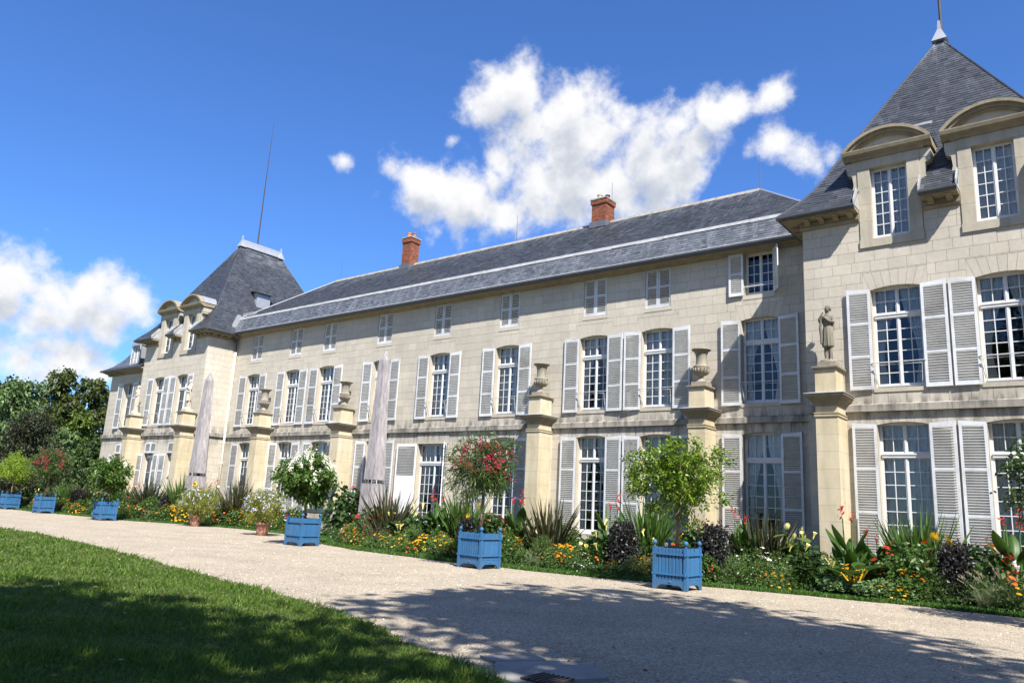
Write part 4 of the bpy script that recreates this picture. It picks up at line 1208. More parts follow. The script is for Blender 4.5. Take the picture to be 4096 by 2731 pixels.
chimney(-24.6, 6.2, 16.0, 19.1, .75, [(-.25, .4, .12, 'terra'), (0, .45, .12, 'terra'), (.25, .38, .12, 'terra')])
for (x, h) in ((-13.9, 1.6), (0.6, 1.7), (13.9, 1.7), (-6.9, 2.9), (6.5, 2.2)):
    r_ = MB(); r_.tube([(x, RY + .25, RZ - .1), (x, RY + .25, RZ + h)], [.016, .008], 5); r_.build('lightning_rod', MT['iron'], mro)

# ---- downpipe in the inner corner ------------------------------------------------
dp = MB()
px, py = -17.30, -.16
dp.tube([(px, py - .25, 11.2), (px, py - .2, 11.0), (px, py, 10.75), (px, py, 10.2)], .065, 10); dpo = dp.build('downpipe', MT['gutter'], chateau, True)
dp = MB(); dp.tube([(px, py, 10.2), (px, py, 0.0)], .07, 12); dp.build('pipe', MT['pipe'], dpo, True)
for z in (9.9, 8.4, 7.2, 5.9, 4.6, 3.4, 2.0):
    dp = MB(); dp.lathe([(.085, z), (.095, z + .02), (.095, z + .09), (.085, z + .11)], 12, (px, py)); dp.build('pipe_collar', MT['pipe'], dpo)

# ---- buttresses with capitals and pedestals ----------------------------------------
def buttress(cx, yw, hw=.31, dep=.92):
    x0, x1, yf = cx - hw, cx + hw, yw - dep
    b = MB(); z = 0.0; k = 0
    while z < 4.74:
        h = min(.43 + .12 * rng.random(), 4.75 - z)
        if 4.75 - (z + h) < .15: h = 4.75 - z
        b.tone = rng.uniform(.3, .7)
        b.box(x0, x1, yf, yw + .05, z + .002, z + h - .002); z += h; k += 1
    bo = b.build('buttress', MT['yellow'], chateau)
    def ring(o, z): return [(x0 - o, yf - o, z), (x1 + o, yf - o, z), (x1 + o, yw + .04, z), (x0 - o, yw + .04, z)]
    n = MB(); n.rings([ring(.0, 4.75), ring(.03, 4.76), ring(.035, 4.80), ring(.01, 4.81), ring(.012, 4.835), ring(.04, 4.845), ring(.045, 4.87), ring(.0, 4.88), ring(.0, 5.06)]); n.build('necking', MT['yellow'], bo)
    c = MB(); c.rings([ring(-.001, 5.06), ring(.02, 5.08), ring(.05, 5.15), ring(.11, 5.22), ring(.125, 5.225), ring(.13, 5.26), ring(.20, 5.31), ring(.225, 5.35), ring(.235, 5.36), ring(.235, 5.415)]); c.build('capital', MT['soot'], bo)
    l = MB(); l.rings([ring(.26, 5.416), ring(.26, 5.432), ring(.1, 5.47), ring(-.05, 5.48)]); l.build('lead_sheet', MT['lead'], bo)
    p = MB(); dx = .02
    cy = yw - .44
    def sq(h, z): return [(cx - h, yf + (hw - h) - .0, z), (cx + h, yf + (hw - h), z), (cx + h, yf + (hw - h) + 2 * h + .2, z), (cx - h, yf + (hw - h) + 2 * h + .2, z)]
    p.rings([sq(.30, 5.44), sq(.295, 6.14)]); p.build('pedestal', MT['yellow'], bo)
    p = MB(); p.rings([sq(.295, 6.14), sq(.33, 6.17), sq(.37, 6.20), sq(.375, 6.235), sq(.37, 6.25), sq(.25, 6.26)]); p.build('pedestal_cap', MT['soot'], bo)
    return (cx, yf + hw + .1, 6.26)
BUT = {}
for k, (cx, yw_) in enumerate([(-13.105, 0), (-6.07, 0), (6.385, 0), (13.475, 0), (18.38, -DD), (-17.98, -DD), (-24.31, -DD)]):
    BUT[k] = buttress(cx, yw_)

o = masonry.build('masonry', MT['wall'], chateau); o['kind'] = 'stuff'
o = far_slats.build('slats', MT['paint'], chateau); o['kind'] = 'stuff'
o = far_panes.build('panes', MT['glass'], chateau); o['kind'] = 'stuff'
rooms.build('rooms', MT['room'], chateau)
vent = MB()
for k in range(6):
    vent.box(23.62 + k * .055, 23.64 + k * .055, -DD - .02, -DD + .01, 5.36, 5.5)
vent.build('vent_grille', MT['white'], chateau)
# ================================================================== GROUND
BED = np.array([(-60, -6.3), (-45, -6.3), (-32, -6.1), (-22, -5.5), (-17, -5.2), (-14, -3.9), (-10, -3.2), (-5, -3.6), (-1.5, -4.8), (1, -6.6), (4, -7.5), (8.6, -7.85), (12.9, -7.75), (15, -7.2), (17.8, -6.4), (21, -5.9), (23.1, -6.0), (30, -6.2), (60, -6.4)])
LAWN = np.array([(-60, -12.6), (-30, -13.2), (-8.1, -14.4), (-4.9, -14.3), (1.9, -15.25), (8.07, -16.35), (12.46, -17.1), (15.2, -17.72), (16.8, -18.24), (18.37, -18.93), (19.11, -19.15), (19.73, -19.42), (20.6, -19.95), (21.5, -21.0), (22.2, -23.0), (22.6, -26.0), (22.8, -40.0)])
def smooth_line(P, step):
    t = np.concatenate([[0], np.cumsum(np.linalg.norm(np.diff(P, axis=0), axis=1))])
    u = np.arange(0, t[-1], step)
    return np.stack([np.interp(u, t, P[:, 0]), np.interp(u, t, P[:, 1])], 1)
def bed_edge(x): return np.interp(x, BED[:, 0], BED[:, 1])

def gravel_mat():
    m, nt, b = newmat('pale_gravel')
    geo = nt.nodes.new('ShaderNodeNewGeometry'); P = geo.outputs['Position']
    vo = N(nt, 'ShaderNodeTexVoronoi', {'Vector': P, 'Scale': 42.0, 'Randomness': 1.0})
    n1 = N(nt, 'ShaderNodeTexNoise', {'Vector': P, 'Scale': 0.7, 'Detail': 6.0, 'Roughness': 0.6})
    n2 = N(nt, 'ShaderNodeTexNoise', {'Vector': P, 'Scale': 18.0, 'Detail': 6.0, 'Roughness': 0.75})
    rnd = N(nt, 'ShaderNodeSeparateColor', {0: vo.outputs['Color']}).outputs[0]
    mx = N(nt, 'ShaderNodeMix', {'Factor': rnd, 6: (0.235, 0.19, 0.135, 1), 7: (0.54, 0.475, 0.38, 1)}, data_type='RGBA')
    dk = math_(nt, 'GREATER_THAN', rnd, 0.93)
    mx2 = N(nt, 'ShaderNodeMix', {'Factor': math_(nt, 'MULTIPLY', dk, 0.5), 6: mx.outputs[2], 7: (0.16, 0.14, 0.12, 1)}, data_type='RGBA')
    v = N(nt, 'ShaderNodeMapRange', {'Value': n1.outputs['Fac'], 'From Min': 0.3, 'From Max': 0.7, 'To Min': 0.86, 'To Max': 1.1}).outputs[0]
    v2 = N(nt, 'ShaderNodeMapRange', {'Value': n2.outputs['Fac'], 'From Min': 0.3, 'From Max': 0.7, 'To Min': 0.84, 'To Max': 1.12}).outputs[0]
    c = N(nt, 'ShaderNodeVectorMath', {0: mx2.outputs[2], 'Scale': math_(nt, 'MULTIPLY', v, v2)}, operation='SCALE').outputs[0]
    nt.links.new(c, b.inputs['Base Color'])
    b.inputs['Roughness'].default_value = 0.95
    b.inputs['Specular IOR Level'].default_value = 0.15
    hh = math_(nt, 'ADD', math_(nt, 'MULTIPLY', vo.outputs['Distance'], -0.9), math_(nt, 'MULTIPLY', n2.outputs['Fac'], 0.6))
    bp = N(nt, 'ShaderNodeBump', {'Height': hh, 'Strength': 1.0, 'Distance': 0.02})
    nt.links.new(bp.outputs[0], b.inputs['Normal'])
    return m
MT['gravel'] = gravel_mat()
MT['turf'] = simple('turf_thatch', (0.085, 0.10, 0.026), 0.95, 0.4, 3.0, 0.03, bscale=40, coords='Object')
MT['far_ground'] = simple('park_ground', (0.055, 0.085, 0.025), 0.95, 0.3, 0.4)

def sheet(name, top, bot, z, mat, kind='structure'):
    """strip between two polylines sampled at the same count"""
    n = min(len(top), len(bot)); mb_ = MB()
    V = [(p[0], p[1], z) for p in top[:n]] + [(p[0], p[1], z) for p in bot[:n]]
    F = [(n + i, n + i + 1, i + 1, i) for i in range(n - 1)]
    o = obj(name, mesh(name, V, F, mat)); o['kind'] = kind
    return o
g = MB(); g.add([(-600, -300, -.03), (300, -300, -.03), (300, 600, -.03), (-600, 600, -.03)], [(0, 1, 2, 3)])
o = g.build('ground', MT['far_ground']); o['kind'] = 'structure'
xs_ = np.linspace(-60, 60, 481)
be = np.stack([xs_, bed_edge(xs_)], 1)
wob = 0.05 * np.sin(xs_ * 3.1) + 0.04 * np.sin(xs_ * 7.7 + 1) + .03 * np.sin(xs_ * 15.1)
be[:, 1] += wob * .6
o = sheet('gravel_path', be, np.stack([xs_, np.full_like(xs_, -60.0)], 1), 0.0, MT['gravel'])
o = sheet('flower_bed', np.stack([xs_, np.full_like(xs_, 0.0)], 1), np.stack([xs_, be[:, 1] + .62], 1), 0.03, MT['soil'])
o = sheet('verge', np.stack([xs_, be[:, 1] + .66], 1), np.stack([xs_, be[:, 1] - .02], 1), 0.012, MT['turf'])
ln = smooth_line(LAWN, .25)
tn = np.gradient(ln, axis=0); tn /= np.linalg.norm(tn, axis=1)[:, None]
lw = ln + np.stack([-tn[:, 1], tn[:, 0]], 1) * (0.06 * np.sin(np.arange(len(ln)) * .9) + .05 * np.sin(np.arange(len(ln)) * 2.3))[:, None]
V = [(p[0], p[1], .018) for p in lw]
V += [(-60, -60, .018)]
mbl = mesh('lawn', V, [tuple(range(len(V)))], MT['turf']); o = obj('lawn', mbl); o['kind'] = 'structure'

# ------------------------------------------------------------------ leaf and blade makers
def unit(a): return a / np.maximum(np.linalg.norm(a, axis=-1, keepdims=True), 1e-9)
def blades(P, D, L, Wd, droop, g, seg=2, tipw=0.06, bow=0.5, prof=None, flat=None):
    """ribbon leaves: P base, D unit direction, L length, Wd half width, droop = sag as share of length"""
    n = len(P)
    L = np.broadcast_to(L, (n,)); Wd = np.broadcast_to(Wd, (n,)); droop = np.broadcast_to(droop, (n,))
    rv = g.normal(size=(n, 3)) if flat is None else np.broadcast_to(np.array(flat, float), (n, 3)) + g.normal(scale=.25, size=(n, 3))
    S = unit(np.cross(D, rv))
    out = []
    for k in range(seg + 1):
        t = k / seg
        c = P + D * (L * t)[:, None]
        c = c.copy(); c[:, 2] -= droop * L * t * t
        w = prof(t) if prof else max(tipw, math.sin(math.pi * min(1, .12 + .88 * t) ** .8))
        out.append(c - S * (Wd * w)[:, None]); out.append(c + S * (Wd * w)[:, None])
    V = np.stack(out, 1).reshape(-1, 3)
    m = 2 * (seg + 1)
    base = (np.arange(n) * m)[:, None, None]
    q = np.array([[2 * k, 2 * k + 1, 2 * k + 3, 2 * k + 2] for k in range(seg)])[None]
    return V, (base + q).reshape(-1, 4)
def discs(P, Nn, Rr, g, petals=6, cup=.25):
    """small many-petalled flowers as shallow cones"""
    n = len(P); Rr = np.broadcast_to(Rr, (n,))
    a = unit(np.cross(Nn, g.normal(size=(n, 3)))); b = np.cross(Nn, a)
    k = petals * 2
    pts = [P]
    for i in range(k):
        t = 2 * math.pi * i / k; r = 1.0 if i % 2 == 0 else .62
        pts.append(P + (a * math.cos(t) + b * math.sin(t)) * (Rr * r)[:, None] + Nn * (Rr * cup * r)[:, None])
    V = np.stack(pts, 1).reshape(-1, 3)
    base = (np.arange(n) * (k + 1))[:, None, None]
    q = np.array([[0, 1 + i, 1 + (i + 1) % k, 1 + (i + 2) % k] for i in range(0, k, 2)])[None]
    return V, (base + q).reshape(-1, 4)
def cat(*VF):
    V = []; F = []; b = 0
    for v, f in VF:
        V.append(v); F.append(f + b); b += len(v)
    return np.concatenate(V), np.concatenate(F)
def sph(n, g, zmin=-1.0):
    z = g.uniform(zmin, 1, n); t = g.uniform(0, 2 * math.pi, n); r = np.sqrt(1 - z * z)
    return np.stack([r * np.cos(t), r * np.sin(t), z], 1)

# ------------------------------------------------------------------ grass
MT['grass'] = leafmat('lawn_grass', (0.074, 0.150, 0.020), (0.148, 0.225, 0.038), 0.35, 0.45, 0.5)
MT['grass2'] = leafmat('verge_grass', (0.045, 0.125, 0.016), (0.085, 0.17, 0.026), 0.3, 0.4, 0.5)
gg = np.random.default_rng(5)
def in_lawn(x, y): 
    e = np.where(x < 20.6, np.interp(x, LAWN[:13, 0], LAWN[:13, 1]), -99)
    xe = np.interp(-y, -LAWN[12:, 1], LAWN[12:, 0])
    return np.where(y > -19.95, y < e, x < xe)
cx_, cy_ = CAM.x, CAM.y
def lawn_points(n):
    # denser towards the viewer, fading with distance
    ang = gg.uniform(R_(90 - 2), R_(90 + 76), n); d = 2.6 * np.exp(gg.uniform(0, math.log(16), n))
    x = cx_ + d * np.cos(ang); y = cy_ + d * np.sin(ang)
    ok = in_lawn(x, y + .02 * gg.normal(size=n))
    return x[ok], y[ok], d[ok]
x, y, d = lawn_points(520000)
n = len(x)
clump = np.sin(x * 2.3 + 1.7 * np.sin(y * 1.9)) + np.sin(y * 3.1 + 1.3 * np.sin(x * 2.7 + 2))
hgt = (.055 + .05 * gg.random(n) + .028 * np.clip(clump, -1, 2)) * (1 + .35 * (gg.random(n) > .93))
D = unit(np.stack([gg.normal(0, .55, n) + .25, gg.normal(0, .55, n), np.ones(n)], 1))
P = np.stack([x, y, np.full(n, .012)], 1)
V, F = blades(P, D, hgt * 1.25, .0016 + .00042 * d, gg.uniform(.05, .55, n), gg, 2, .1)
o = obj('lawn_grass', mesh('lawn_grass', V, F, MT['grass'])); tag(o, 'uneven mown grass of the lawn in the foreground', 'grass', kind='stuff')
n = 60000
x = -42 + 67 * gg.random(n) ** .6; off = gg.random(n) * .74 - .05
y = bed_edge(x) + off + .05 * np.sin(x * 3.1) + .03 * np.sin(x * 15.1)
d = np.hypot(x - cx_, y - cy_)
P = np.stack([x, y, np.full(n, .01)], 1)
D = unit(np.stack([gg.normal(0, .4, n), gg.normal(0, .4, n), np.ones(n)], 1))
V, F = blades(P, D, .06 + .06 * gg.random(n), .002 + .00065 * d, gg.uniform(.05, .5, n), gg, 2, .1)
o = obj('verge_grass', mesh('verge_grass', V, F, MT['grass2'])); tag(o, 'strip of short grass edging the flower bed', 'grass', kind='stuff')
# weeds straggling into the gravel
n = 900
t = gg.integers(0, len(lw) - 90, n); x = lw[t, 0] + gg.normal(0, .22, n); y = lw[t, 1] + gg.normal(0, .22, n) + .12
P = np.stack([x, y, np.zeros(n)], 1); D = unit(np.stack([gg.normal(0, .7, n), gg.normal(0, .7, n), np.ones(n)], 1))
V, F = blades(P, D, .05 + .05 * gg.random(n), .006, .4, gg, 2, .1)
o = obj('path_weeds', mesh('path_weeds', V, F, MT['grass2'])); tag(o, 'small weeds along the gravel edge', 'weeds', kind='stuff')
# loose stones on the path
n = 15000
ang = gg.uniform(R_(88), R_(168), n); d = 5.0 * np.exp(gg.uniform(0, math.log(7), n))
x = cx_ + d * np.cos(ang); y = cy_ + d * np.sin(ang)
ok = (~in_lawn(x, y)) & (y < bed_edge(x) - .05); x, y, d = x[ok], y[ok], d[ok]; n = len(x)
r = (.006 + .010 * gg.random(n) ** 2) * (.7 + .04 * d)
oct_ = np.array([(1, 0, 0), (0, 1, 0), (-1, 0, 0), (0, -1, 0), (0, 0, .7), (.2, .1, -.3)], float)
V = (np.stack([x, y, np.full(n, .004)], 1)[:, None] + oct_[None] * r[:, None, None] * (1 + .4 * gg.normal(size=(n, 6, 1)))).reshape(-1, 3)
F = (np.arange(n)[:, None, None] * 6 + np.array([[0, 1, 4], [1, 2, 4], [2, 3, 4], [3, 0, 4]])[None]).reshape(-1, 3)
tone = np.repeat(gg.random(n), 4)
MT['pebble'] = simple('loose_pebble', (0.40, 0.345, 0.27), 0.9, 0.1, 3.0, tone=0.6)
o = obj('loose_gravel', mesh('loose_gravel', V, F, MT['pebble'], False, tone)); tag(o, 'loose stones scattered on the gravel path', 'gravel', kind='stuff')

# fallen leaves
n = 240
ang = gg.uniform(R_(88), R_(166), n); d = 4.5 * np.exp(gg.uniform(0, math.log(5), n))
x = cx_ + d * np.cos(ang); y = cy_ + d * np.sin(ang); ok = y < bed_edge(x) - .1; x, y = x[ok], y[ok]; n = len(x)
P = np.stack([x, y, np.where(in_lawn(x, y), .09, .012)], 1)
D = unit(np.stack([gg.normal(size=n), gg.normal(size=n), gg.uniform(-.05, .25, n)], 1))
V, F = blades(P, D, gg.uniform(.04, .08, n), gg.uniform(.014, .026, n), 0, gg, 2, .08, flat=(0, 0, 1))
MT['litter'] = leafmat('fallen_leaf', (0.20, 0.11, 0.04), (0.32, 0.22, 0.08), .35, .2, .7)
o = obj('fallen_leaves', mesh('fallen_leaves', V, F, MT['litter'])); tag(o, 'a few dry fallen leaves on the path and lawn', 'leaves', kind='stuff')

# ------------------------------------------------------------------ drain slab
ds = thing('drain_cover', 'worn grey stone slab with a rusty iron drain grate at the path edge', 'drain', (20.02, -18.72, 0))
m_ = MB(); m_.prism([(-.75, -.05), (-.3, -.62), (.05, -.72), (.52, .25), (.1, .70), (-.35, .55)], 'z', .0, .035); m_.build('slab', MT['slab'], ds)
m_ = MB(); m_.box(-.02, .40, -.55, -.15, .036, .040); m_.build('pit_shade_plate', MT['signblack'], ds)  # flat black plate, stands in for the dark shade below the bars
for k in range(7):
    m_ = MB(); m_.box(-.02 + .06 * k, .005 + .06 * k, -.55, -.15, .041, .056); m_.build('bar', MT['rust'], ds)
m_ = MB(); m_.prism([(-1.1, .1), (-.8, -.02), (-.45, .5), (-.7, .72)], 'z', .0, .03); m_.build('slab', MT['slab'], ds)

# ================================================================== ORNAMENTS
def urn(k, label):
    x, y, z = BUT[k]
    t = thing('urn', label, 'urn', (x, y, z), 0, 'stone urns on the buttresses')
    p = MB(); p.box(-.27, .27, -.27, .27, .0, .15); p.lathe([(.22, .15), (.20, .17), (.10, .26), (.075, .33)], 20)
    p.build('plinth', MT['urn'], t)
    b = MB()
    b.lathe([(.075, .32), (.07, .36), (.10, .39), (.19, .43), (.265, .52), (.285, .62), (.27, .68), (.285, .70), (.285, .73), (.215, .755), (.195, .80), (.185, .98), (.195, 1.12), (.235, 1.24), (.30, 1.30), (.335, 1.315), (.345, 1.34), (.335, 1.365), (.29, 1.37), (.25, 1.28)], 24)
    for i in range(16):
        a = 2 * math.pi * i / 16
        b.tube([(.10 * math.cos(a), .10 * math.sin(a), .40), (.205 * math.cos(a), .205 * math.sin(a), .45), (.28 * math.cos(a), .28 * math.sin(a), .55), (.288 * math.cos(a), .288 * math.sin(a), .66)], [.012, .022, .03, .02], 5)
    b.build('bowl', MT['urn'], t, True)
urn(0, 'leftmost of the four stone urns, beside the left obelisk'); urn(1, 'stone urn second from the left, above the white flowering planter tree')
urn(2, 'stone urn right of the open white door, above the red oleander'); urn(3, 'rightmost stone urn, nearest the right pavilion')

def figure(pose):
    """draped standing woman, feet at z=0, height about 1.62; one welded surface"""
    m = MB()
    def ring(z, cx, cy, rx, ry, fold=0.0, nf=9, ph=0.0, n=36):
        L = []
        for k in range(n):
            a = 2 * math.pi * k / n
            q = 1 + fold * math.sin(nf * a + ph) + fold * .6 * math.sin((nf * 2 - 3) * a + 2.1 * ph)
            L.append((cx + rx * q * math.cos(a), cy + ry * q * math.sin(a), z))
        return L
    hip = pose['hip']
    if pose['skirt'] == 'long':
        R = [(.0, .0, 0, .20, .17, .10), (.12, .0, 0, .19, .16, .11), (.35, hip * .3, 0, .175, .15, .11), (.60, hip * .7, -.01, .175, .155, .10), (.80, hip, 0, .185, .15, .07), (.92, hip, 0, .175, .14, .06)]
    else:
        R = [(.42, hip * .3, .01, .20, .17, .13), (.50, hip * .5, 0, .20, .165, .11), (.66, hip * .8, -.01, .185, .16, .09), (.82, hip, 0, .19, .155, .07), (.92, hip, 0, .175, .14, .06)]
    R += [(1.02, hip * .6, 0, .145, .115, .05), (1.12, 0, -.01, .155, .12, .05), (1.24, 0, -.02, .175, .125, .04), (1.32, 0, 0, .17, .10, .02), (1.365, 0, 0, .10, .07, 0), (1.39, .0, 0, .055, .05, 0), (1.44, .0, -.005, .05, .05, 0)]
    m.rings([ring(z, cx, cy, rx, ry, f, 9, z * 2.2) for (z, cx, cy, rx, ry, f) in R])
    hx, hy = pose['head']
    m.ball((hx, hy, 1.525), (.078, .092, .112), 14, 1, 10)
    m.ball((hx + pose['face'][0] * .085, hy + pose['face'][1] * .085, 1.51), (.018, .018, .03), 6)          # nose
    m.ball((hx + pose['face'][0] * .045, hy + pose['face'][1] * .045, 1.455), (.045, .045, .035), 8)        # chin
    m.ball((hx - pose['face'][0] * .03, hy - pose['face'][1] * .03, 1.56), (.092, .098, .085), 12)          # hair
    m.ball((hx - pose['face'][0] * .12, hy - pose['face'][1] * .12, 1.52), (.05, .05, .05), 8)
    for arm in pose['arms']:
        m.tube(arm, [.062, .052, .045, .036, .03][:len(arm)], 8)
        h = Vector(arm[-1]); d = (h - Vector(arm[-2])).normalized()
        m.ball(h + d * .03, (.032, .03, .04), 8)
        for f in range(4):
            s = (f - 1.5) * .014
            m.tube([h + d * .04 + Vector((s, 0, 0)), h + d * .085 + Vector((s * 1.1, -.01, -.01)), h + d * .11 + Vector((s, -.025, -.02))], [.0105, .0105, .008], 5)
        m.tube([h + d * .02, h + d * .05 + Vector((.03, -.01, .01)), h + d * .07 + Vector((.035, -.02, 0))], [.012, .011, .009], 5)
    for (x0, y0) in pose['feet']:
        if pose['skirt'] != 'long':
            m.tube([(x0 * .8, .0, .62), (x0 * 1.0, y0 * .2, .42), (x0 * 1.05, y0 * .5, .24), (x0, y0 * .3, .07)], [.085, .068, .06, .042], 10)
        m.tube([(x0, y0 * .2 + .04, .045), (x0 * 1.05, y0 - .06, .04), (x0 * 1.1, y0 - .15, .025)], [.045, .042, .028], 8)
    for dr in pose['drape']:
        m.tube(dr, [.05, .055, .05, .045, .03][:len(dr)], 7)
    if pose['skirt'] != 'long':     # stump support behind the legs
        m.tube([(.06, .10, 0), (.05, .10, .3), (.04, .08, .6)], [.09, .08, .07], 8)
    return m
POSES = [
    dict(hip=.02, skirt='short', head=(.02, -.02), face=(-.75, -.66), feet=[(-.075, -.02), (.085, .03)],
         arms=[[(-.15, 0, 1.30), (-.26, -.05, 1.16), (-.24, -.14, 1.22), (-.14, -.16, 1.34)], [(.16, 0, 1.30), (.24, -.06, 1.12), (.12, -.16, 1.14), (-.02, -.17, 1.25)]],
         drape=[[(-.18, -.1, 1.2), (-.21, -.12, .95), (-.19, -.1, .7), (-.2, -.1, .5)], [(.17, .02, 1.33), (.21, .03, 1.15), (.2, .05, .9)]]),
    dict(hip=-.02, skirt='short', head=(-.02, -.03), face=(-.5, -.86), feet=[(-.07, -.04), (.09, .0)],
         arms=[[(-.15, 0, 1.29), (-.24, -.06, 1.10), (-.14, -.19, 1.13), (-.05, -.19, 1.2)], [(.15, 0, 1.29), (.24, -.05, 1.08), (.12, -.17, 1.08), (.0, -.19, 1.17)]],
         drape=[[(.13, -.12, 1.25), (.2, -.1, 1.0), (.22, -.04, .75), (.2, .02, .5)], [(-.16, -.06, 1.05), (.0, -.16, .95), (.18, -.1, .9)]]),
    dict(hip=.03, skirt='long', head=(.0, -.02), face=(-.6, -.8), feet=[(-.06, -.14), (.08, -.10)],
         arms=[[(-.15, 0, 1.30), (-.27, -.06, 1.30), (-.22, -.14, 1.46), (-.10, -.16, 1.56)], [(.15, 0, 1.29), (.23, -.04, 1.08), (.13, -.17, 1.0), (.03, -.19, .97)]],
         drape=[[(.18, -.02, 1.28), (.22, -.02, 1.0), (.22, .0, .7), (.21, .02, .4)], [(-.12, -.14, 1.0), (.02, -.18, .95), (.16, -.14, .98)]]),
]
def statue(k, pose, label, mat):
    x, y, z = BUT[k]
    t = thing('statue', label, 'statue', (x, y, z), 0, 'stone figures on the buttresses')
    p = MB(); p.box(-.26, .26, -.25, .25, 0, .16); p.lathe([(.25, .16), (.24, .20), (.23, .22)], 18); p.build('plinth', MT['urn'] if mat == 'marble_dark' else MT[mat], t)
    f = figure(POSES[pose]).build('figure', MT[mat], t, True, (0, 0, .20))
    f.scale = (.82, .88, 1.06)
    md = f.modifiers.new('weld', 'REMESH'); md.mode = 'VOXEL'; md.voxel_size = .013; md.use_smooth_shade = True
    sm = f.modifiers.new('smooth', 'SMOOTH'); sm.iterations = 2; sm.factor = .5
statue(4, 0, 'dark stained stone figure of a draped woman beside the right pavilion shutters', 'marble_dark')
statue(5, 1, 'pale stone figure of a draped woman next to the left obelisk, hands at the chest', 'marble')
statue(6, 2, 'pale stone figure at the far left with one hand raised to the head', 'marble')

def obelisk(x, y, zb, zt, label):
    t = thing('obelisk', label, 'obelisk', (x, y, 0), 0, 'pink-grey obelisks in the flower bed')
    p = MB(); w = .42
    p.rings([[(a * s, b * s, z) for a, b in ((-1, -1), (1, -1), (1, 1), (-1, 1))] for s, z in ((.50, 0), (.50, .35), (.46, .40), (.42, .45), (.40, zb - .25), (.405, zb - .17))]); p.build('plinth', MT['obelisk'], t)
    sh = MB(); zs = zt - .48
    lv = [(.33 + (.178 - .33) * k / 14, zb + (zs - zb) * k / 14) for k in range(15)] + [(.02, zt)]
    sh.rings([[(a * s * (1 + .006 * rng.uniform(-1, 1)), b * s * (1 + .006 * rng.uniform(-1, 1)), z) for a, b in ((-1, -1), (1, -1), (1, 1), (-1, 1))] for s, z in lv]); sh.build('shaft', MT['obelisk'], t)
    for a in (-1, 1):
        for b in (-1, 1):
            q = MB(); q.ball((a * .25, b * .25, zb - .085), .086, 12); q.build('ball', MT['iron'], t, True)
obelisk(-1.42, -2.2, 2.62, 8.56, 'tall pink-grey obelisk in front of the open white door')
obelisk(-15.6, -2.6, 2.72, 8.43, 'tall pink-grey obelisk at the corner of the left pavilion')

# bronze stag-like animal standing on a pedestal in the bed
bz = thing('bronze_animal', 'green-black bronze animal on a plinth behind the white flowering planter tree', 'statue', (-4.3, -2.6, 0), R_(20))
p = MB(); p.box(-.75, .75, -.32, .32, 0, 1.05); p.build('plinth', MT['string'], bz)
p = MB(); p.box(-.80, .80, -.36, .36, 1.052, 1.14); p.box(-.7, .7, -.27, .27, 1.14, 1.2); p.build('base', MT['bronze'], bz)
a_ = MB()
def loft(m, pts, n=12):
    loops = []
    for (x, y, z, ry, rz) in pts:
        loops.append([(x, y + ry * math.cos(2 * math.pi * k / n), z + rz * math.sin(2 * math.pi * k / n)) for k in range(n)])
    m.rings(loops)
loft(a_, [(-.52, 0, 1.86, .04, .05), (-.48, 0, 1.87, .12, .13), (-.38, 0, 1.88, .155, .17), (-.2, 0, 1.85, .145, .155), (.0, 0, 1.83, .14, .165), (.2, 0, 1.84, .15, .20), (.36, 0, 1.90, .13, .19), (.46, 0, 1.97, .09, .13)])
a_.tube([(.36, 0, 1.95), (.5, 0, 2.12), (.6, 0, 2.3)], [.13, .09, .065], 10)
a_.tube([(.57, 0, 2.32), (.68, 0, 2.30), (.80, 0, 2.22)], [.075, .06, .035], 10)
for s in (-1, 1):
    a_.tube([(.32, s * .09, 1.82), (.34, s * .10, 1.55), (.31, s * .10, 1.38), (.33, s * .10, 1.2)], [.085, .05, .036, .042], 8)
    a_.tube([(-.40, s * .09, 1.84), (-.30, s * .11, 1.62), (-.46, s * .11, 1.46), (-.42, s * .11, 1.2)], [.12, .075, .04, .044], 8)
    a_.tube([(.56, s * .05, 2.37), (.52, s * .13, 2.44)], [.03, .01], 6)
    a_.tube([(.57, s * .04, 2.38), (.5, s * .12, 2.58), (.58, s * .2, 2.74)], [.018, .015, .008], 6)
a_.tube([(-.52, 0, 1.93), (-.60, 0, 1.86), (-.61, 0, 1.74)], [.03, .028, .012], 6)
f = a_.build('body', MT['bronze'], bz, True)
md = f.modifiers.new('weld', 'REMESH'); md.mode = 'VOXEL'; md.voxel_size = .018; md.use_smooth_shade = True

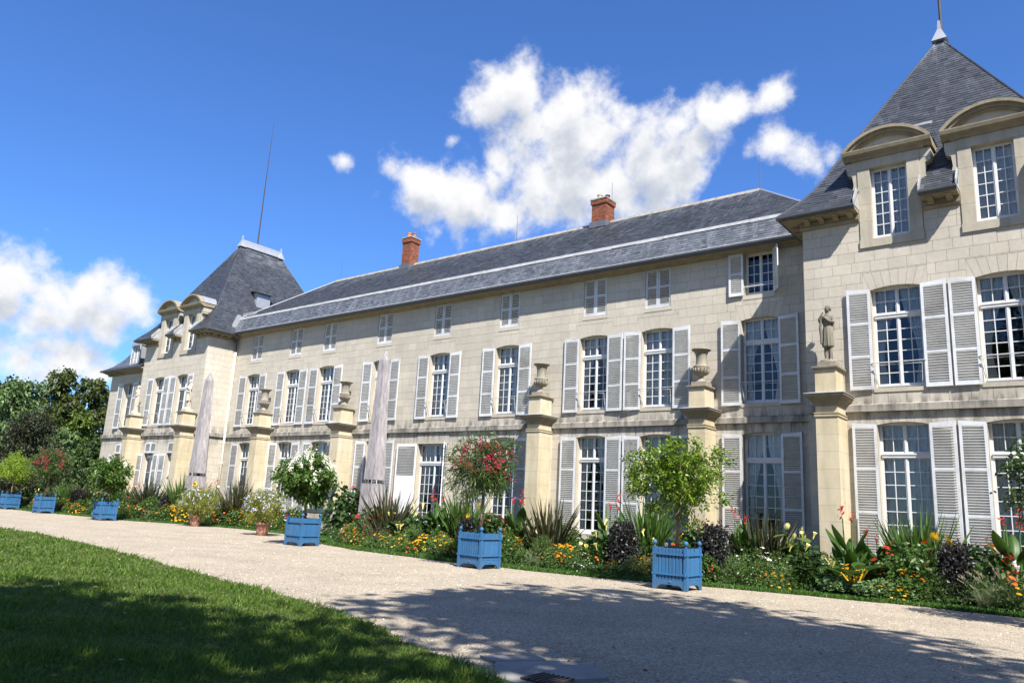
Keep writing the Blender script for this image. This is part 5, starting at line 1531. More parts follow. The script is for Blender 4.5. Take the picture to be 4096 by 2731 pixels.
# ================================================================== PLANTERS
PW, PH = .88, .98
def planter_meshes():
    d = {}
    m = MB(); m.tone = .5; m.box(-.042, .042, -.042, .042, .0, PH); d['post'] = m.mesh('post', MT['blue'])
    m = MB(); m.lathe([(.030, PH), (.034, PH + .012), (.020, PH + .03), (.024, PH + .045)], 10); m.ball((0, 0, PH + .098), .056, 12, 1.12, 9); d['finial'] = m.mesh('finial', MT['blue'], True)
    pw = (PW - .084) / 9
    for k in range(3):
        m = MB(); m.tone = (.25, .5, .8)[k]
        m.prism([(-pw / 2 + .005, -.004), (-pw / 2 + .013, -.018), (pw / 2 - .013, -.018), (pw / 2 - .005, -.004), (pw / 2 - .005, .008), (-pw / 2 + .005, .008)], 'z', .24, PH - .02); d['plank%d' % k] = m.mesh('plank', MT['blue'])
    m = MB(); m.tone = .6; m.box(-PW / 2 - .025, PW / 2 + .025, -.046, -.020, -.022, .022); d['rail'] = m.mesh('rail', MT['blue'])
    m = MB(); m.tone = .5
    hw = PW / 2 - .042
    pr = [(-hw, .0), (-hw + .05, .0), (-hw + .09, .055), (-hw + .14, .10), (-hw + .2, .12), (hw - .2, .12), (hw - .14, .10), (hw - .09, .055), (hw - .05, .0), (hw, .0), (hw, .235), (-hw, .235)]
    m.prism(pr, 'y', -.026, .012); d['skirt'] = m.mesh('skirt', MT['blue'])
    m = MB(); m.tone = .65; m.tube([(0, 0, -.035), (0, 0, .035)], .022, 8); d['hinge'] = m.mesh('hinge', MT['blue'])
    m = MB(); m.tone = .45; m.ball((0, 0, 0), (.05, .010, .032), 10); d['badge'] = m.mesh('badge', MT['blue'])
    m = MB(); m.box(-PW / 2 + .05, PW / 2 - .05, -PW / 2 + .05, PW / 2 - .05, .3, PH - .07); d['soil'] = m.mesh('soil', MT['soil'])
    return d
PM = planter_meshes()
pw9 = (PW - .084) / 9
def planter(x, y, label, seed):
    r = random.Random(seed)
    t = thing('planter_box', label, 'planter', (x, y, 0), R_(r.uniform(-2.5, 2.5)), 'blue planter boxes along the path')
    h = PW / 2 - .042
    for a in (-1, 1):
        for b in (-1, 1):
            po = obj('post', PM['post'], t, (a * h, b * h, 0)); obj('finial', PM['finial'], po)
    for s in range(4):
        rz = s * math.pi / 2
        c, sn = math.cos(rz), math.sin(rz)
        def put(nm, me, u, v, z):
            o = obj(nm, me, t, (u * c - v * sn, u * sn + v * c, z)); o.rotation_euler = (0, 0, rz); return o
        for k in range(9):
            put('plank', PM['plank%d' % r.randrange(3)], (k - 4) * pw9, -h + .005, r.uniform(-.003, .003))
        for z in (.36, .82): put('rail', PM['rail'], 0, -h, z)
        put('skirt', PM['skirt'], 0, -h, 0); put('badge', PM['badge'], .0, -h - .03, .18)
        for z in (.36, .82):
            put('hinge', PM['hinge'], h + .0, -h - .055, z)
    obj('soil', PM['soil'], t)
    return t
# near corner of each box -> centre
PLN = [((16.76, -8.66), 'nearest whole blue planter box, on the right, holding the bright green citrus tree'),
       ((10.82, -9.04), 'blue planter box holding the red oleander in the middle of the path edge'),
       ((1.87, -8.41), 'blue planter box under the white flowering tree near the obelisk and door'),
       ((-16.67, -7.02), 'blue planter box below the left pavilion holding a clipped green tree'),
       ((-25.19, -6.71), 'blue planter box at the far left holding a small red oleander'),
       ((-30.9, -6.55), 'blue planter box cut by the left edge of the picture'),
       ((24.66, -8.35), 'blue planter box just beyond the right edge, under the dark green tree')]
PC = []
for k, ((x, y), lb) in enumerate(PLN):
    PC.append((x - PW / 2, y + PW / 2)); planter(x - PW / 2, y + PW / 2, lb, k)

# ------------------------------------------------------------------ planter trees
def limbs(m, base, top, n, spread, r0, g, up=.6):
    tips = []
    for k in range(n):
        a = 2 * math.pi * (k + g.random() * .6) / n
        e = Vector((math.cos(a) * spread * g.uniform(.5, 1), math.sin(a) * spread * g.uniform(.5, 1), g.uniform(.35, 1) * up))
        p0 = Vector(base); p2 = p0 + e; p1 = p0 + Vector((e.x * .35, e.y * .35, e.z * .62))
        m.tube([p0, p1, p2], [r0, r0 * .65, r0 * .3], 6); tips.append(p2)
        for q in range(3):
            d = Vector(g.normal(size=3)); d.z = abs(d.z); d.normalize()
            m.tube([p1.lerp(p2, .3 + .25 * q), p1.lerp(p2, .3 + .25 * q) + d * spread * .5], [r0 * .35, r0 * .12], 5)
    return tips
def crown_pts(g, n, c, r, clumps=60, inner=.45, sag=0.0, jag=.16, csz=.16, amp=1.0):
    """leaf positions gathered in clumps through an uneven ball, outward directions"""
    dirs = sph(clumps, g)
    az = np.arctan2(dirs[:, 1], dirs[:, 0]); p1, p2, p3 = g.uniform(0, 6, 3)
    lump = 1 + amp * (.16 * np.sin(2 * az + p1) * (1 - dirs[:, 2] ** 2) + .14 * np.sin(3 * az + p2 + 2 * dirs[:, 2]) + .10 * np.sin(5 * dirs[:, 2] + p3))
    rad = g.uniform(inner, 1.0, clumps) ** .6 * (1 + jag * g.normal(size=clumps)) * lump
    cc = dirs * rad[:, None]
    i = g.integers(0, clumps, n)
    p = cc[i] + g.normal(scale=csz, size=(n, 3))
    out = unit(p)
    return np.array(c) + p * np.array(r), out
def standard_tree(name, label, x, y, zc, rad, kind, seed, group='standard trees in the blue planters'):
    g = np.random.default_rng(seed)
    t = thing(name, label, 'tree', (x, y, PH - .08), g.uniform(0, 6), group)
    z0 = zc - rad[2]
    m = MB(); zb = max(.25, z0 - (PH - .08) + .12)
    m.tube([(0, 0, 0), (.015, .01, zb * .5), (.0, .02, zb)], [.052, .043, .045], 9)
    c = (0, 0, zc - (PH - .08))
    limbs(m, (0, .02, zb - .05), None, 7, rad[0] * .75, .03, g, rad[2] * 1.3)
    m.build('trunk', MT['bark'], t, True)
    if kind == 'citrus' or kind == 'lime':
        P, o = crown_pts(g, 9000, c, rad, 120, .3, csz=.12, amp=1.7)
        D = unit(o * .5 + g.normal(scale=.7, size=o.shape) + np.array([0, 0, .15]))
        V, F = blades(P, D, g.uniform(.06, .11, len(P)), .023, .25, g, 2, .05)
        obj('foliage', mesh('foliage', V, F, MT['citrus'] if kind == 'citrus' else MT['limeleaf']), t)['kind'] = 'stuff'
        # soft new shoots sticking out
        d = sph(60, g, -.3); P2 = np.array(c) + d * np.array(rad) * .95
        P2 = np.repeat(P2, 9, 0) + np.repeat(unit(d + np.array([0, 0, .5])), 9, 0) * np.tile(np.linspace(0, .22, 9), 60)[:, None]
        V, F = blades(P2, unit(np.repeat(d, 9, 0) * .4 + g.normal(scale=.7, size=P2.shape)), .07, .016, .2, g, 2, .05)
        obj('new_shoots', mesh('new_shoots', V, F, MT['limeleaf']), t)['kind'] = 'stuff'
    elif kind == 'dark':
        P, o = crown_pts(g, 8500, c, rad, 130, .45, csz=.13)
        V, F = blades(P, unit(o * .5 + g.normal(scale=.7, size=o.shape)), g.uniform(.07, .1, len(P)), .024, .2, g, 2, .05)
        obj('foliage', mesh('foliage', V, F, MT['darkleaf']), t)['kind'] = 'stuff'
    elif kind == 'oleander':
        P, o = crown_pts(g, 6500, c, rad, 120, .3, csz=.14)
        D = unit(o * .7 + g.normal(scale=.55, size=o.shape) + np.array([0, 0, .25]))
        V, F = blades(P, D, g.uniform(.13, .2, len(P)), .014, .35, g, 3, .05)
        obj('foliage', mesh('foliage', V, F, MT['oleander']), t)['kind'] = 'stuff'
        k = 85; d = sph(k, g, -.5); d[:, 2] += .15; q = np.array(c) + unit(d) * np.array(rad) * g.uniform(.75, 1.05, k)[:, None]
        P2 = np.repeat(q, 11, 0) + g.normal(scale=.06, size=(k * 11, 3))
        V, F = discs(P2, unit(np.repeat(d, 11, 0) + g.normal(scale=.5, size=P2.shape)), g.uniform(.022, .033, len(P2)), g, 5, .35)
        obj('flowers', mesh('flowers', V, F, MT['pinkred']), t)['kind'] = 'stuff'
    else:   # hydrangea-like standard with pale panicles
        P, o = crown_pts(g, 7000, c, rad, 130, .4, csz=.13)
        V, F = blades(P, unit(o * .6 + g.normal(scale=.6, size=o.shape)), g.uniform(.09, .15, len(P)), .040, .45, g, 2, .05)
        obj('foliage', mesh('foliage', V, F, MT['hydrleaf']), t)['kind'] = 'stuff'
        k = 95 if kind == 'panicle' else 12; d = sph(k, g, -.45); d[:, 2] += .25
        q = np.array(c) + unit(d) * np.array(rad) * g.uniform(.95, 1.15, k)[:, None]
        P2 = np.repeat(q, 26, 0) + g.normal(scale=.036, size=(k * 26, 3)) * np.array([1, 1, 1.7])
        V, F = discs(P2, unit(np.repeat(d, 26, 0) + g.normal(scale=.6, size=P2.shape)), g.uniform(.020, .034, len(P2)), g, 4, .3)
        obj('flowers', mesh('flowers', V, F, MT['whiteflower']), t)['kind'] = 'stuff'
    return t
MT['citrus'] = leafmat('citrus_leaf', (0.065, 0.135, 0.014), (0.20, 0.30, 0.025), .45, .35, .35)
MT['limeleaf'] = leafmat('young_leaf', (0.17, 0.27, 0.025), (0.27, 0.36, 0.04), .25, .4, .4)
MT['darkleaf'] = leafmat('dark_glossy_leaf', (0.025, 0.055, 0.012), (0.06, 0.10, 0.02), .35, .25, .35)
MT['oleander'] = leafmat('oleander_leaf', (0.045, 0.085, 0.022), (0.10, 0.15, 0.04), .35, .3, .4)
MT['hydrleaf'] = leafmat('broad_leaf', (0.045, 0.10, 0.016), (0.095, 0.165, 0.026), .35, .3, .4)
MT['pinkred'] = petal('crimson_petal', (0.36, 0.016, 0.05))
MT['whiteflower'] = petal('cream_white_petal', (0.80, 0.80, 0.70), .1)
# crown centres measured on the place itself
TR = [('citrus_tree', 'bright yellow-green citrus tree in the nearest blue planter', 2.62, (.90, .90, .80), 'citrus', 0),
      ('oleander', 'crimson flowering oleander standard in the blue planter at the middle', 2.80, (.92, .92, .82), 'oleander', 1),
      ('hydrangea_tree', 'round tree covered in white flower heads in the blue planter by the obelisk', 2.45, (.92, .92, .86), 'panicle', 2),
      ('hydrangea_tree', 'round green tree with hardly any flowers in the blue planter below the left pavilion', 2.35, (.90, .90, .88), 'plain', 3),
      ('oleander', 'small crimson oleander in the blue planter at the far left', 2.85, (.92, .92, .95), 'oleander', 4),
      ('citrus_tree', 'bright green citrus tree at the left edge of the picture', 2.5, (.95, .95, .85), 'lime', 5),
      ('bay_tree', 'dark green tree cut by the right edge of the picture', 2.55, (.90, .90, .95), 'dark', 6)]
for (nm, lb, zc, rad, kd, k) in TR:
    standard_tree(nm, lb, PC[k][0], PC[k][1], zc, rad, kd, 100 + k)
# plant label in the nearest box
lbq = thing('plant_label', 'small black plant label with white lettering in the nearest blue planter', 'label', (PC[0][0] - .14, PC[0][1] - .30, PH - .06), R_(4))
m_ = MB(); m_.box(-.075, .075, -.004, .004, .05, .165); m_.build('plate', MT['signblack'], lbq)
m_ = MB(); m_.box(-.006, .006, .005, .011, -.1, .1); m_.build('stake', MT['signblack'], lbq)
for (tx, z, sz) in (('Citrus', .132, .030), ('aurantium', .106, .024), ('Bigaradier', .076, .020)):
    fc = bpy.data.curves.new('lettering', 'FONT'); fc.body = tx; fc.size = sz; fc.align_x = 'CENTER'; fc.extrude = .0006
    fc.materials.append(MT['signtext'])
    tmp = bpy.data.objects.new('lettering_curve', fc)
    me = bpy.data.meshes.new_from_object(tmp); bpy.data.objects.remove(tmp)
    fo = obj('lettering', me, lbq, (0, -.0052, z)); fo.rotation_euler = (math.pi / 2, 0, 0)

# ------------------------------------------------------------------ terracotta pots
MT['plumleaf'] = leafmat('plumbago_leaf', (0.16, 0.19, 0.03), (0.28, 0.29, 0.06), .3, .4, .5)
MT['lilac'] = petal('pale_lilac_petal', (0.52, 0.55, 0.70), .12)
for (x, y, lb, lb2, nfl, seed) in ((-11.97, -4.42, 'limewashed terracotta pot on the left, under the yellow-green shrub', 'yellow-green mounded shrub with few flowers in the left terracotta pot', 60, 1),
                                   (-4.51, -5.58, 'limewashed terracotta pot on the right, nearest the white flowering tree', 'shrub thick with pale lilac flowers in the right terracotta pot', 150, 2)):
    t = thing('terracotta_pot', lb, 'pot', (x, y, 0), 0, 'terracotta pots on the gravel')
    m_ = MB(); m_.lathe([(.22, 0), (.235, .02), (.238, .10), (.25, .12), (.252, .15), (.245, .165), (.29, .42), (.325, .44), (.335, .47), (.335, .53), (.31, .545), (.27, .52), (.25, .40)], 24); m_.build('pot_body', MT['pot'], t, True)
    m_ = MB(); m_.lathe([(.27, .40), (.27, .46)], 20); m_.build('soil', MT['soil'], t)
    g = np.random.default_rng(seed)
    t = thing('plumbago', lb2, 'shrub', (x, y, .42), 0, 'shrubs in the terracotta pots')
    m_ = MB()
    for k in range(14):
        a = 2 * math.pi * k / 14
        m_.tube([(0, 0, 0), (.22 * math.cos(a), .22 * math.sin(a), .45), (.55 * math.cos(a), .55 * math.sin(a), .75 + .3 * (k % 3))], [.014, .010, .004], 5)
    m_.build('stems', MT['bark'], t)
    P, o_ = crown_pts(g, 8000, (0, 0, .82), (.88, .88, .66), 150, .4, csz=.14)
    P[:, 2] = np.maximum(P[:, 2], .02)
    V, F = blades(P, unit(o_ * .7 + g.normal(scale=.6, size=o_.shape) + np.array([0, 0, .1])), g.uniform(.05, .085, len(P)), .016, .3, g, 2, .05)
    obj('foliage', mesh('foliage', V, F, MT['plumleaf']), t)['kind'] = 'stuff'
    d = sph(nfl, g, -.35); q = np.array((0, 0, .82)) + d * np.array((.92, .92, .70))
    P2 = np.repeat(q, 5, 0) + g.normal(scale=.03, size=(nfl * 5, 3))
    V, F = discs(P2, unit(np.repeat(d, 5, 0) + g.normal(scale=.4, size=P2.shape)), g.uniform(.022, .034, len(P2)), g, 5, .2)
    obj('flowers', mesh('flowers', V, F, MT['lilac']), t)['kind'] = 'stuff'
PLANTS = [('spiky_green', -37.7, -3.99, 1.92), ('spiky_green', -35.1, -3.75, 2.43), ('rudbeckia', -34.37, -5.14, 0.45), ('datura', -34.2, -4.53, 1.21), ('dahlia_red', -33.82, -4.91, 0.66), ('bushy', -33.67, -3.37, 1.19), ('zinnia', -33, -5.2, 0.7), ('rudbeckia', -32.38, -3.99, 1.02), ('zinnia', -32.26, -4.88, 0.61), ('bushy', -32.15, -3.48, 1.36), ('datura', -31.9, -4.49, 1.27), ('spiky_dark', -31.2, -3.3, 2.1), ('bushy', -30.83, -3.37, 0.98), ('dahlia_red', -30.63, -3.97, 0.82), ('zinnia', -30.5, -4.9, 0.8), ('rudbeckia', -29.86, -5.07, 0.61), ('spiky_green', -29.41, -3.54, 2.09), ('bushy', -28.79, -4.08, 0.95), ('zinnia', -28.73, -4.6, 0.94), ('rudbeckia', -27.86, -4.12, 0.93), ('datura', -27.34, -3.27, 1.06), ('rudbeckia', -27.3, -4.9, 0.6), ('spiky_dark', -26.9, -3.39, 2.28), ('black_kale', -26.75, -3.98, 1.43), ('rudbeckia', -26.24, -4.55, 0.65), ('bushy', -26.05, -4.03, 0.94), ('canna', -26, -3.2, 1.8), ('zinnia', -25.87, -4.73, 0.76), ('dahlia_red', -24.8, -3.6, 1.3), ('rudbeckia', -24.61, -4.76, 0.67), ('bushy', -24.41, -3.81, 1.06), ('bushy', -23.39, -3.7, 0.81), ('cosmos_white', -23.33, -4.43, 0.72), ('spiky_green', -23.27, -3.18, 2.21), ('bushy', -22.71, -3.21, 1.01), ('cosmos_white', -22.6, -4.3, 0.8), ('zinnia', -21.8, -3.9, 1), ('canna', -21.56, -3.07, 1.99), ('cosmos_white', -21.18, -4.28, 0.58), ('cosmos_white', -21.13, -3.83, 0.88), ('marigold_mix', -20.8, -4.6, 0.6), ('zinnia', -20.46, -3.61, 1.24), ('spiky_dark', -20.28, -2.8, 2.67), ('bushy', -20.05, -3.72, 0.83), ('rudbeckia', -19.6, -4.4, 0.7), ('bushy', -18.87, -3.24, 1.38), ('zinnia', -18.73, -3.7, 1.16), ('datura', -18.36, -4.27, 0.69), ('bushy', -17.37, -2.81, 0.97), ('datura', -17.24, -3.67, 0.61), ('bushy', -17.23, -1.81, 1.08), ('black_kale', -17.07, -3.3, 1.47), ('plume_grass', -17.02, -4.2, 0.73), ('spiky_green', -16.85, -2.53, 2.73), ('zinnia', -16.84, -3.93, 0.86), ('rudbeckia', -16.11, -3.62, 1.02), ('zinnia', -15.86, -1.74, 1.38), ('zinnia', -15.71, -3.24, 1.16), ('sunflower', -15.49, -2.65, 2.26), ('rudbeckia', -15.1, -3.38, 0.83), ('canna', -14.28, -2.22, 2.43), ('bushy', -14.06, -1.51, 1.35), ('rudbeckia', -13.68, -2.72, 0.75), ('cosmos_white', -13.29, -2.28, 1.51), ('zinnia', -12.55, -2.35, 1.31), ('bushy', -12.48, -1.32, 1.3), ('spiky_dark', -12.06, -1.96, 2.83), ('rudbeckia', -11.26, -2.52, 1.01), ('cosmos_white', -10.71, -1.83, 0.98), ('datura', -10.68, -1.49, 1.09), ('rudbeckia', -10.4, -2.3, 0.8), ('zinnia', -10.2, -1.9, 1), ('marigold_mix', -9.8, -2.3, 0.7), ('rudbeckia', -9.24, -2.46, 0.77), ('rudbeckia', -9.2, -1.65, 0.94), ('datura', -9.16, -1.25, 1.06), ('datura', -8.6, -1.6, 1.2), ('bushy', -8.24, -1.23, 1.31), ('dahlia_red', -8.08, -1.89, 0.94), ('cosmos_white', -7.91, -2.37, 0.83), ('zinnia', -7.2, -2, 0.9), ('dahlia_red', -6.9, -1.4, 1.3), ('zinnia', -6.48, -1.88, 0.49), ('zinnia', -6.45, -1.49, 1.03), ('feathery', -6.27, -2.34, 0.65), ('cosmos_white', -5.9, -2.3, 0.8), ('bushy', -5.12, -2.01, 0.94), ('black_kale', -5.02, -1.6, 1.02), ('feathery', -4.79, -2.49, 0.76), ('marigold_mix', -3.94, -2.96, 0.42), ('dahlia_red', -3.43, -1.74, 2.48), ('zinnia', -3.3, -2.98, 0.42), ('bushy', -3.13, -2.22, 1.05), ('canna', -2.48, -1.56, 2.43), ('cosmos_white', -2.26, -3.34, 0.42), ('rudbeckia', -2.04, -2.42, 0.83), ('bushy', -1.73, -1.71, 1.2), ('cosmos_white', -1.2, -3.6, 0.7), ('black_kale', -0.9, -2.9, 1), ('rudbeckia', -0.77, -4.01, 0.59), ('dahlia_red', -0.4, -3.2, 1.5), ('bushy', -0.18, -1.85, 1.24), ('feathery', 0.1, -4.4, 0.7), ('canna', 0.2, -2.9, 1.9), ('zinnia', 0.5, -4.3, 1), ('datura', 0.89, -2.02, 1.23), ('zinnia', 1, -5.2, 0.9), ('bushy', 1.08, -3.44, 0.84), ('marigold_mix', 1.6, -5.7, 0.55), ('zinnia', 1.71, -5.21, 0.61), ('cosmos_white', 1.87, -5.96, 0.42), ('cosmos_white', 2.14, -5.02, 0.68), ('bushy', 2.14, -2.12, 1.08), ('rudbeckia', 2.2, -6.1, 0.6), ('bushy', 2.28, -3.57, 1.04), ('spiky_dark', 2.44, -4.63, 2.49), ('red_grass', 2.88, -5.87, 1.14), ('datura', 2.9, -5, 1.2), ('bushy', 3.05, -3.9, 1.02), ('cosmos_white', 3.36, -5.61, 0.62), ('bushy', 3.42, -2.37, 1.3), ('marigold_yellow', 3.6, -6.5, 0.55), ('bushy', 4.27, -4.13, 0.88), ('zinnia', 4.3, -5.62, 0.83), ('bushy', 4.46, -2.44, 1.36), ('marigold_yellow', 4.76, -6.46, 0.66), ('datura', 4.86, -5.57, 1.55), ('feathery', 5.2, -4.02, 0.79), ('canna', 5.22, -4.99, 2.13), ('feathery', 5.32, -6.2, 1.02), ('zinnia', 5.44, -5.51, 0.59), ('datura', 5.59, -2.24, 1.25), ('marigold_mix', 5.63, -6.82, 0.45), ('rudbeckia', 6.01, -6.25, 0.69), ('bushy', 6.14, -2.47, 1.23), ('bushy', 6.17, -3.96, 0.92), ('spiky_green', 6.24, -4.67, 2.4), ('rudbeckia', 6.34, -5.6, 0.62), ('zinnia', 6.36, -6.08, 0.93), ('bushy', 7.05, -2.55, 1.2), ('marigold_yellow', 7.14, -6.64, 0.8), ('bushy', 7.22, -4.16, 0.89), ('sunflower', 7.55, -5.57, 1.8), ('black_kale', 7.61, -5.97, 1.29), ('zinnia', 7.8, -6.89, 0.59), ('sunflower', 7.88, -5, 1.46), ('bushy', 7.97, -4.2, 1.07), ('dahlia_red', 8.24, -5.62, 1.61), ('bushy', 8.69, -2.28, 1.34), ('canna', 9.15, -5.24, 2.22), ('bushy', 9.24, -2.5, 1.3), ('zinnia', 9.27, -6.03, 1.16), ('feathery', 9.38, -4.13, 0.81), ('spiky_dark', 10.08, -4.82, 2.27), ('marigold_mix', 10.12, -6.71, 0.8), ('bushy', 10.26, -4.02, 1), ('feathery', 10.63, -5.9, 0.97), ('bushy', 10.81, -2.5, 1), ('plume_grass', 11.08, -6.89, 0.57), ('rudbeckia', 11.33, -5.61, 0.71), ('datura', 11.62, -4.07, 0.99), ('bushy', 11.66, -2.39, 1.04), ('marigold_mix', 11.75, -6.58, 0.78), ('cosmos_white', 12.28, -4.26, 0.93), ('cosmos_white', 12.32, -5.77, 0.66), ('cosmos_white', 12.44, -6.46, 0.76), ('bushy', 12.47, -2.46, 1.15), ('canna', 12.64, -5.16, 2.19), ('zinnia', 12.69, -6.15, 0.9), ('datura', 12.7, -5.85, 1.4), ('cosmos_white', 12.76, -6.85, 0.42), ('zinnia', 13.27, -3.94, 1.02), ('spiky_green', 13.54, -4.38, 2.38), ('black_kale', 13.56, -5.98, 1.45), ('sunflower', 13.64, -2.44, 1.19), ('marigold_yellow', 13.81, -6.71, 0.42), ('datura', 13.86, -5.3, 1.16), ('zinnia', 13.9, -5.73, 0.62), ('feathery', 14.2, -6.6, 0.6), ('sunflower', 14.4, -2.28, 1.34), ('wispy_brown', 14.52, -6.23, 0.73), ('rudbeckia', 14.61, -5.26, 0.71), ('bushy', 15, -3.76, 0.82), ('zinnia', 15.09, -5.57, 1.18), ('dahlia_red', 15.28, -4.72, 1.62), ('marigold_mix', 15.6, -6.3, 0.6), ('zinnia', 15.78, -3.61, 0.83), ('bushy', 15.94, -2.2, 1.34), ('black_kale', 16.03, -5.4, 1.52), ('zinnia', 16.1, -6, 0.8), ('canna', 16.34, -4.32, 2), ('feathery', 16.74, -5.7, 0.85), ('spiky_dark', 16.9, -3.76, 2.2), ('cosmos_white', 16.95, -4.94, 1.06), ('bushy', 17.06, -2.03, 0.99), ('cosmos_white', 17.2, -5.2, 0.8), ('zinnia', 17.3, -5.64, 0.71), ('feathery', 17.43, -4.38, 0.95), ('bushy', 17.56, -3.53, 1.22), ('marigold_yellow', 17.66, -5.69, 0.42), ('sunflower_pale', 17.77, -4.01, 1.75), ('cosmos_white', 17.78, -5.1, 0.76), ('feathery', 17.96, -5.52, 0.7), ('zinnia', 18, -4.6, 1), ('datura', 18.37, -4.91, 1.35), ('red_grass', 18.46, -4.3, 0.99), ('cosmos_white', 18.78, -4.65, 1.07), ('feathery', 18.9, -5, 0.8), ('dahlia_red', 19.12, -3.32, 1.23), ('cabbage', 19.19, -5.43, 0.51), ('canna', 19.27, -4.17, 2.21), ('rudbeckia', 19.51, -4.75, 0.77), ('chard', 19.58, -5.12, 1.11), ('canna', 19.66, -3.51, 1.63), ('cabbage', 19.88, -5.38, 0.45), ('cabbage', 20.17, -5.23, 0.55), ('dahlia_red', 20.24, -3.82, 1.44), ('zinnia', 20.29, -4.51, 1.08), ('marigold_yellow', 20.4, -5.35, 0.4), ('spiky_green', 20.67, -3.35, 2.29), ('marigold_mix', 20.71, -5.15, 0.71), ('zinnia', 20.82, -4.73, 1.48), ('sunflower', 21.31, -3.91, 1.61), ('feathery', 21.33, -5.02, 0.86), ('zinnia', 21.66, -4.23, 0.97), ('black_kale', 21.69, -4.73, 1.4), ('feathery', 22, -4.75, 0.91), ('dahlia_red', 22.2, -4.16, 1.53), ('datura', 22.3, -3.3, 1.3), ('plume_grass', 22.39, -5.17, 0.96), ('canna', 22.75, -3.78, 2.23), ('plume_grass', 22.78, -5.08, 1.17), ('marigold_mix', 22.96, -5.09, 0.82), ('sunflower', 23.03, -3.44, 1.09), ('zinnia', 23.3, -4.6, 1.1), ('feathery', 23.5, -5.2, 0.8), ('dahlia_red', 23.6, -3.9, 1.4), ('zinnia', 23.91, -3.51, 1.24), ('rudbeckia', 24.03, -4.68, 0.76), ('bushy', 24.3, -4.11, 0.93)]
# ================================================================== THE FLOWER BED
for (k_, c1_, c2_, tr_) in (('spiky_green', (0.042, 0.100, 0.018), (0.09, 0.155, 0.03), .3), ('spiky_dark', (0.026, 0.034, 0.015), (0.070, 0.070, 0.030), .2), ('canna', (0.035, 0.10, 0.016), (0.075, 0.16, 0.026), .4),
                            ('kale', (0.012, 0.0135, 0.012), (0.032, 0.031, 0.030), .08), ('bush', (0.040, 0.095, 0.018), (0.085, 0.15, 0.03), .3), ('darkbush', (0.025, 0.062, 0.016), (0.055, 0.105, 0.025), .3),
                            ('feather', (0.075, 0.15, 0.035), (0.14, 0.22, 0.055), .35), ('silver', (0.13, 0.16, 0.08), (0.22, 0.25, 0.13), .3), ('redgrass', (0.045, 0.022, 0.020), (0.10, 0.05, 0.035), .25),
                            ('brown', (0.16, 0.11, 0.035), (0.26, 0.20, 0.07), .3), ('chard', (0.04, 0.11, 0.022), (0.08, 0.16, 0.035), .3), ('cabbage', (0.10, 0.18, 0.07), (0.17, 0.25, 0.10), .3), ('palesun', (0.12, 0.19, 0.04), (0.19, 0.26, 0.06), .35)):
    MT['p_' + k_] = leafmat(k_ + '_leaf', c1_, c2_, .3, tr_, .42)
for (k_, c_) in (('red', (0.55, 0.035, 0.018)), ('orange', (0.72, 0.13, 0.012)), ('yellow', (0.78, 0.46, 0.012)), ('gold', (0.76, 0.32, 0.01)), ('white', (0.80, 0.80, 0.78)), ('cream', (0.78, 0.70, 0.26)), ('plume', (0.42, 0.37, 0.25)), ('purpleplume', (0.16, 0.08, 0.075)), ('centre', (0.09, 0.045, 0.015))):
    MT['f_' + k_] = petal(k_ + '_petal', c_)
MT['stalk'] = simple('green_stalk', (0.07, 0.13, 0.03), .6, .15, 9.0)
MT['yellowstalk'] = simple('yellow_chard_stalk', (0.62, 0.36, 0.02), .5, .15, 9.0)
MT['purplestalk'] = simple('purple_kale_stalk', (0.10, 0.045, 0.07), .6, .15, 9.0)
UP = np.array([0, 0, 1.0])
def ring_dirs(n, g, lean=(.1, .9)):
    a = g.uniform(0, 2 * math.pi, n); l = g.uniform(*lean, n)
    return unit(np.stack([np.cos(a) * l, np.sin(a) * l, np.ones(n)], 1))
def mnd(g, n, r, h):
    """points through a mound"""
    d = sph(n, g, 0.0); q = g.uniform(.35, 1.0, n) ** .5
    return d * q[:, None] * np.array([r, r, h]), d
def mk(part, VF, mt): return (part, mesh(part, VF[0], VF[1], MT[mt]), True)
def stems_of(P, g, n, r=.006, mt='stalk'):
    m = MB()
    for p in P[:n]:
        m.tube([(p[0] * .25, p[1] * .25, 0), (p[0] * .7, p[1] * .7, p[2] * .6), (p[0], p[1], p[2])], [r * 1.3, r, r * .7], 5)
    return ('stems', m.mesh('stems', MT[mt]), True)
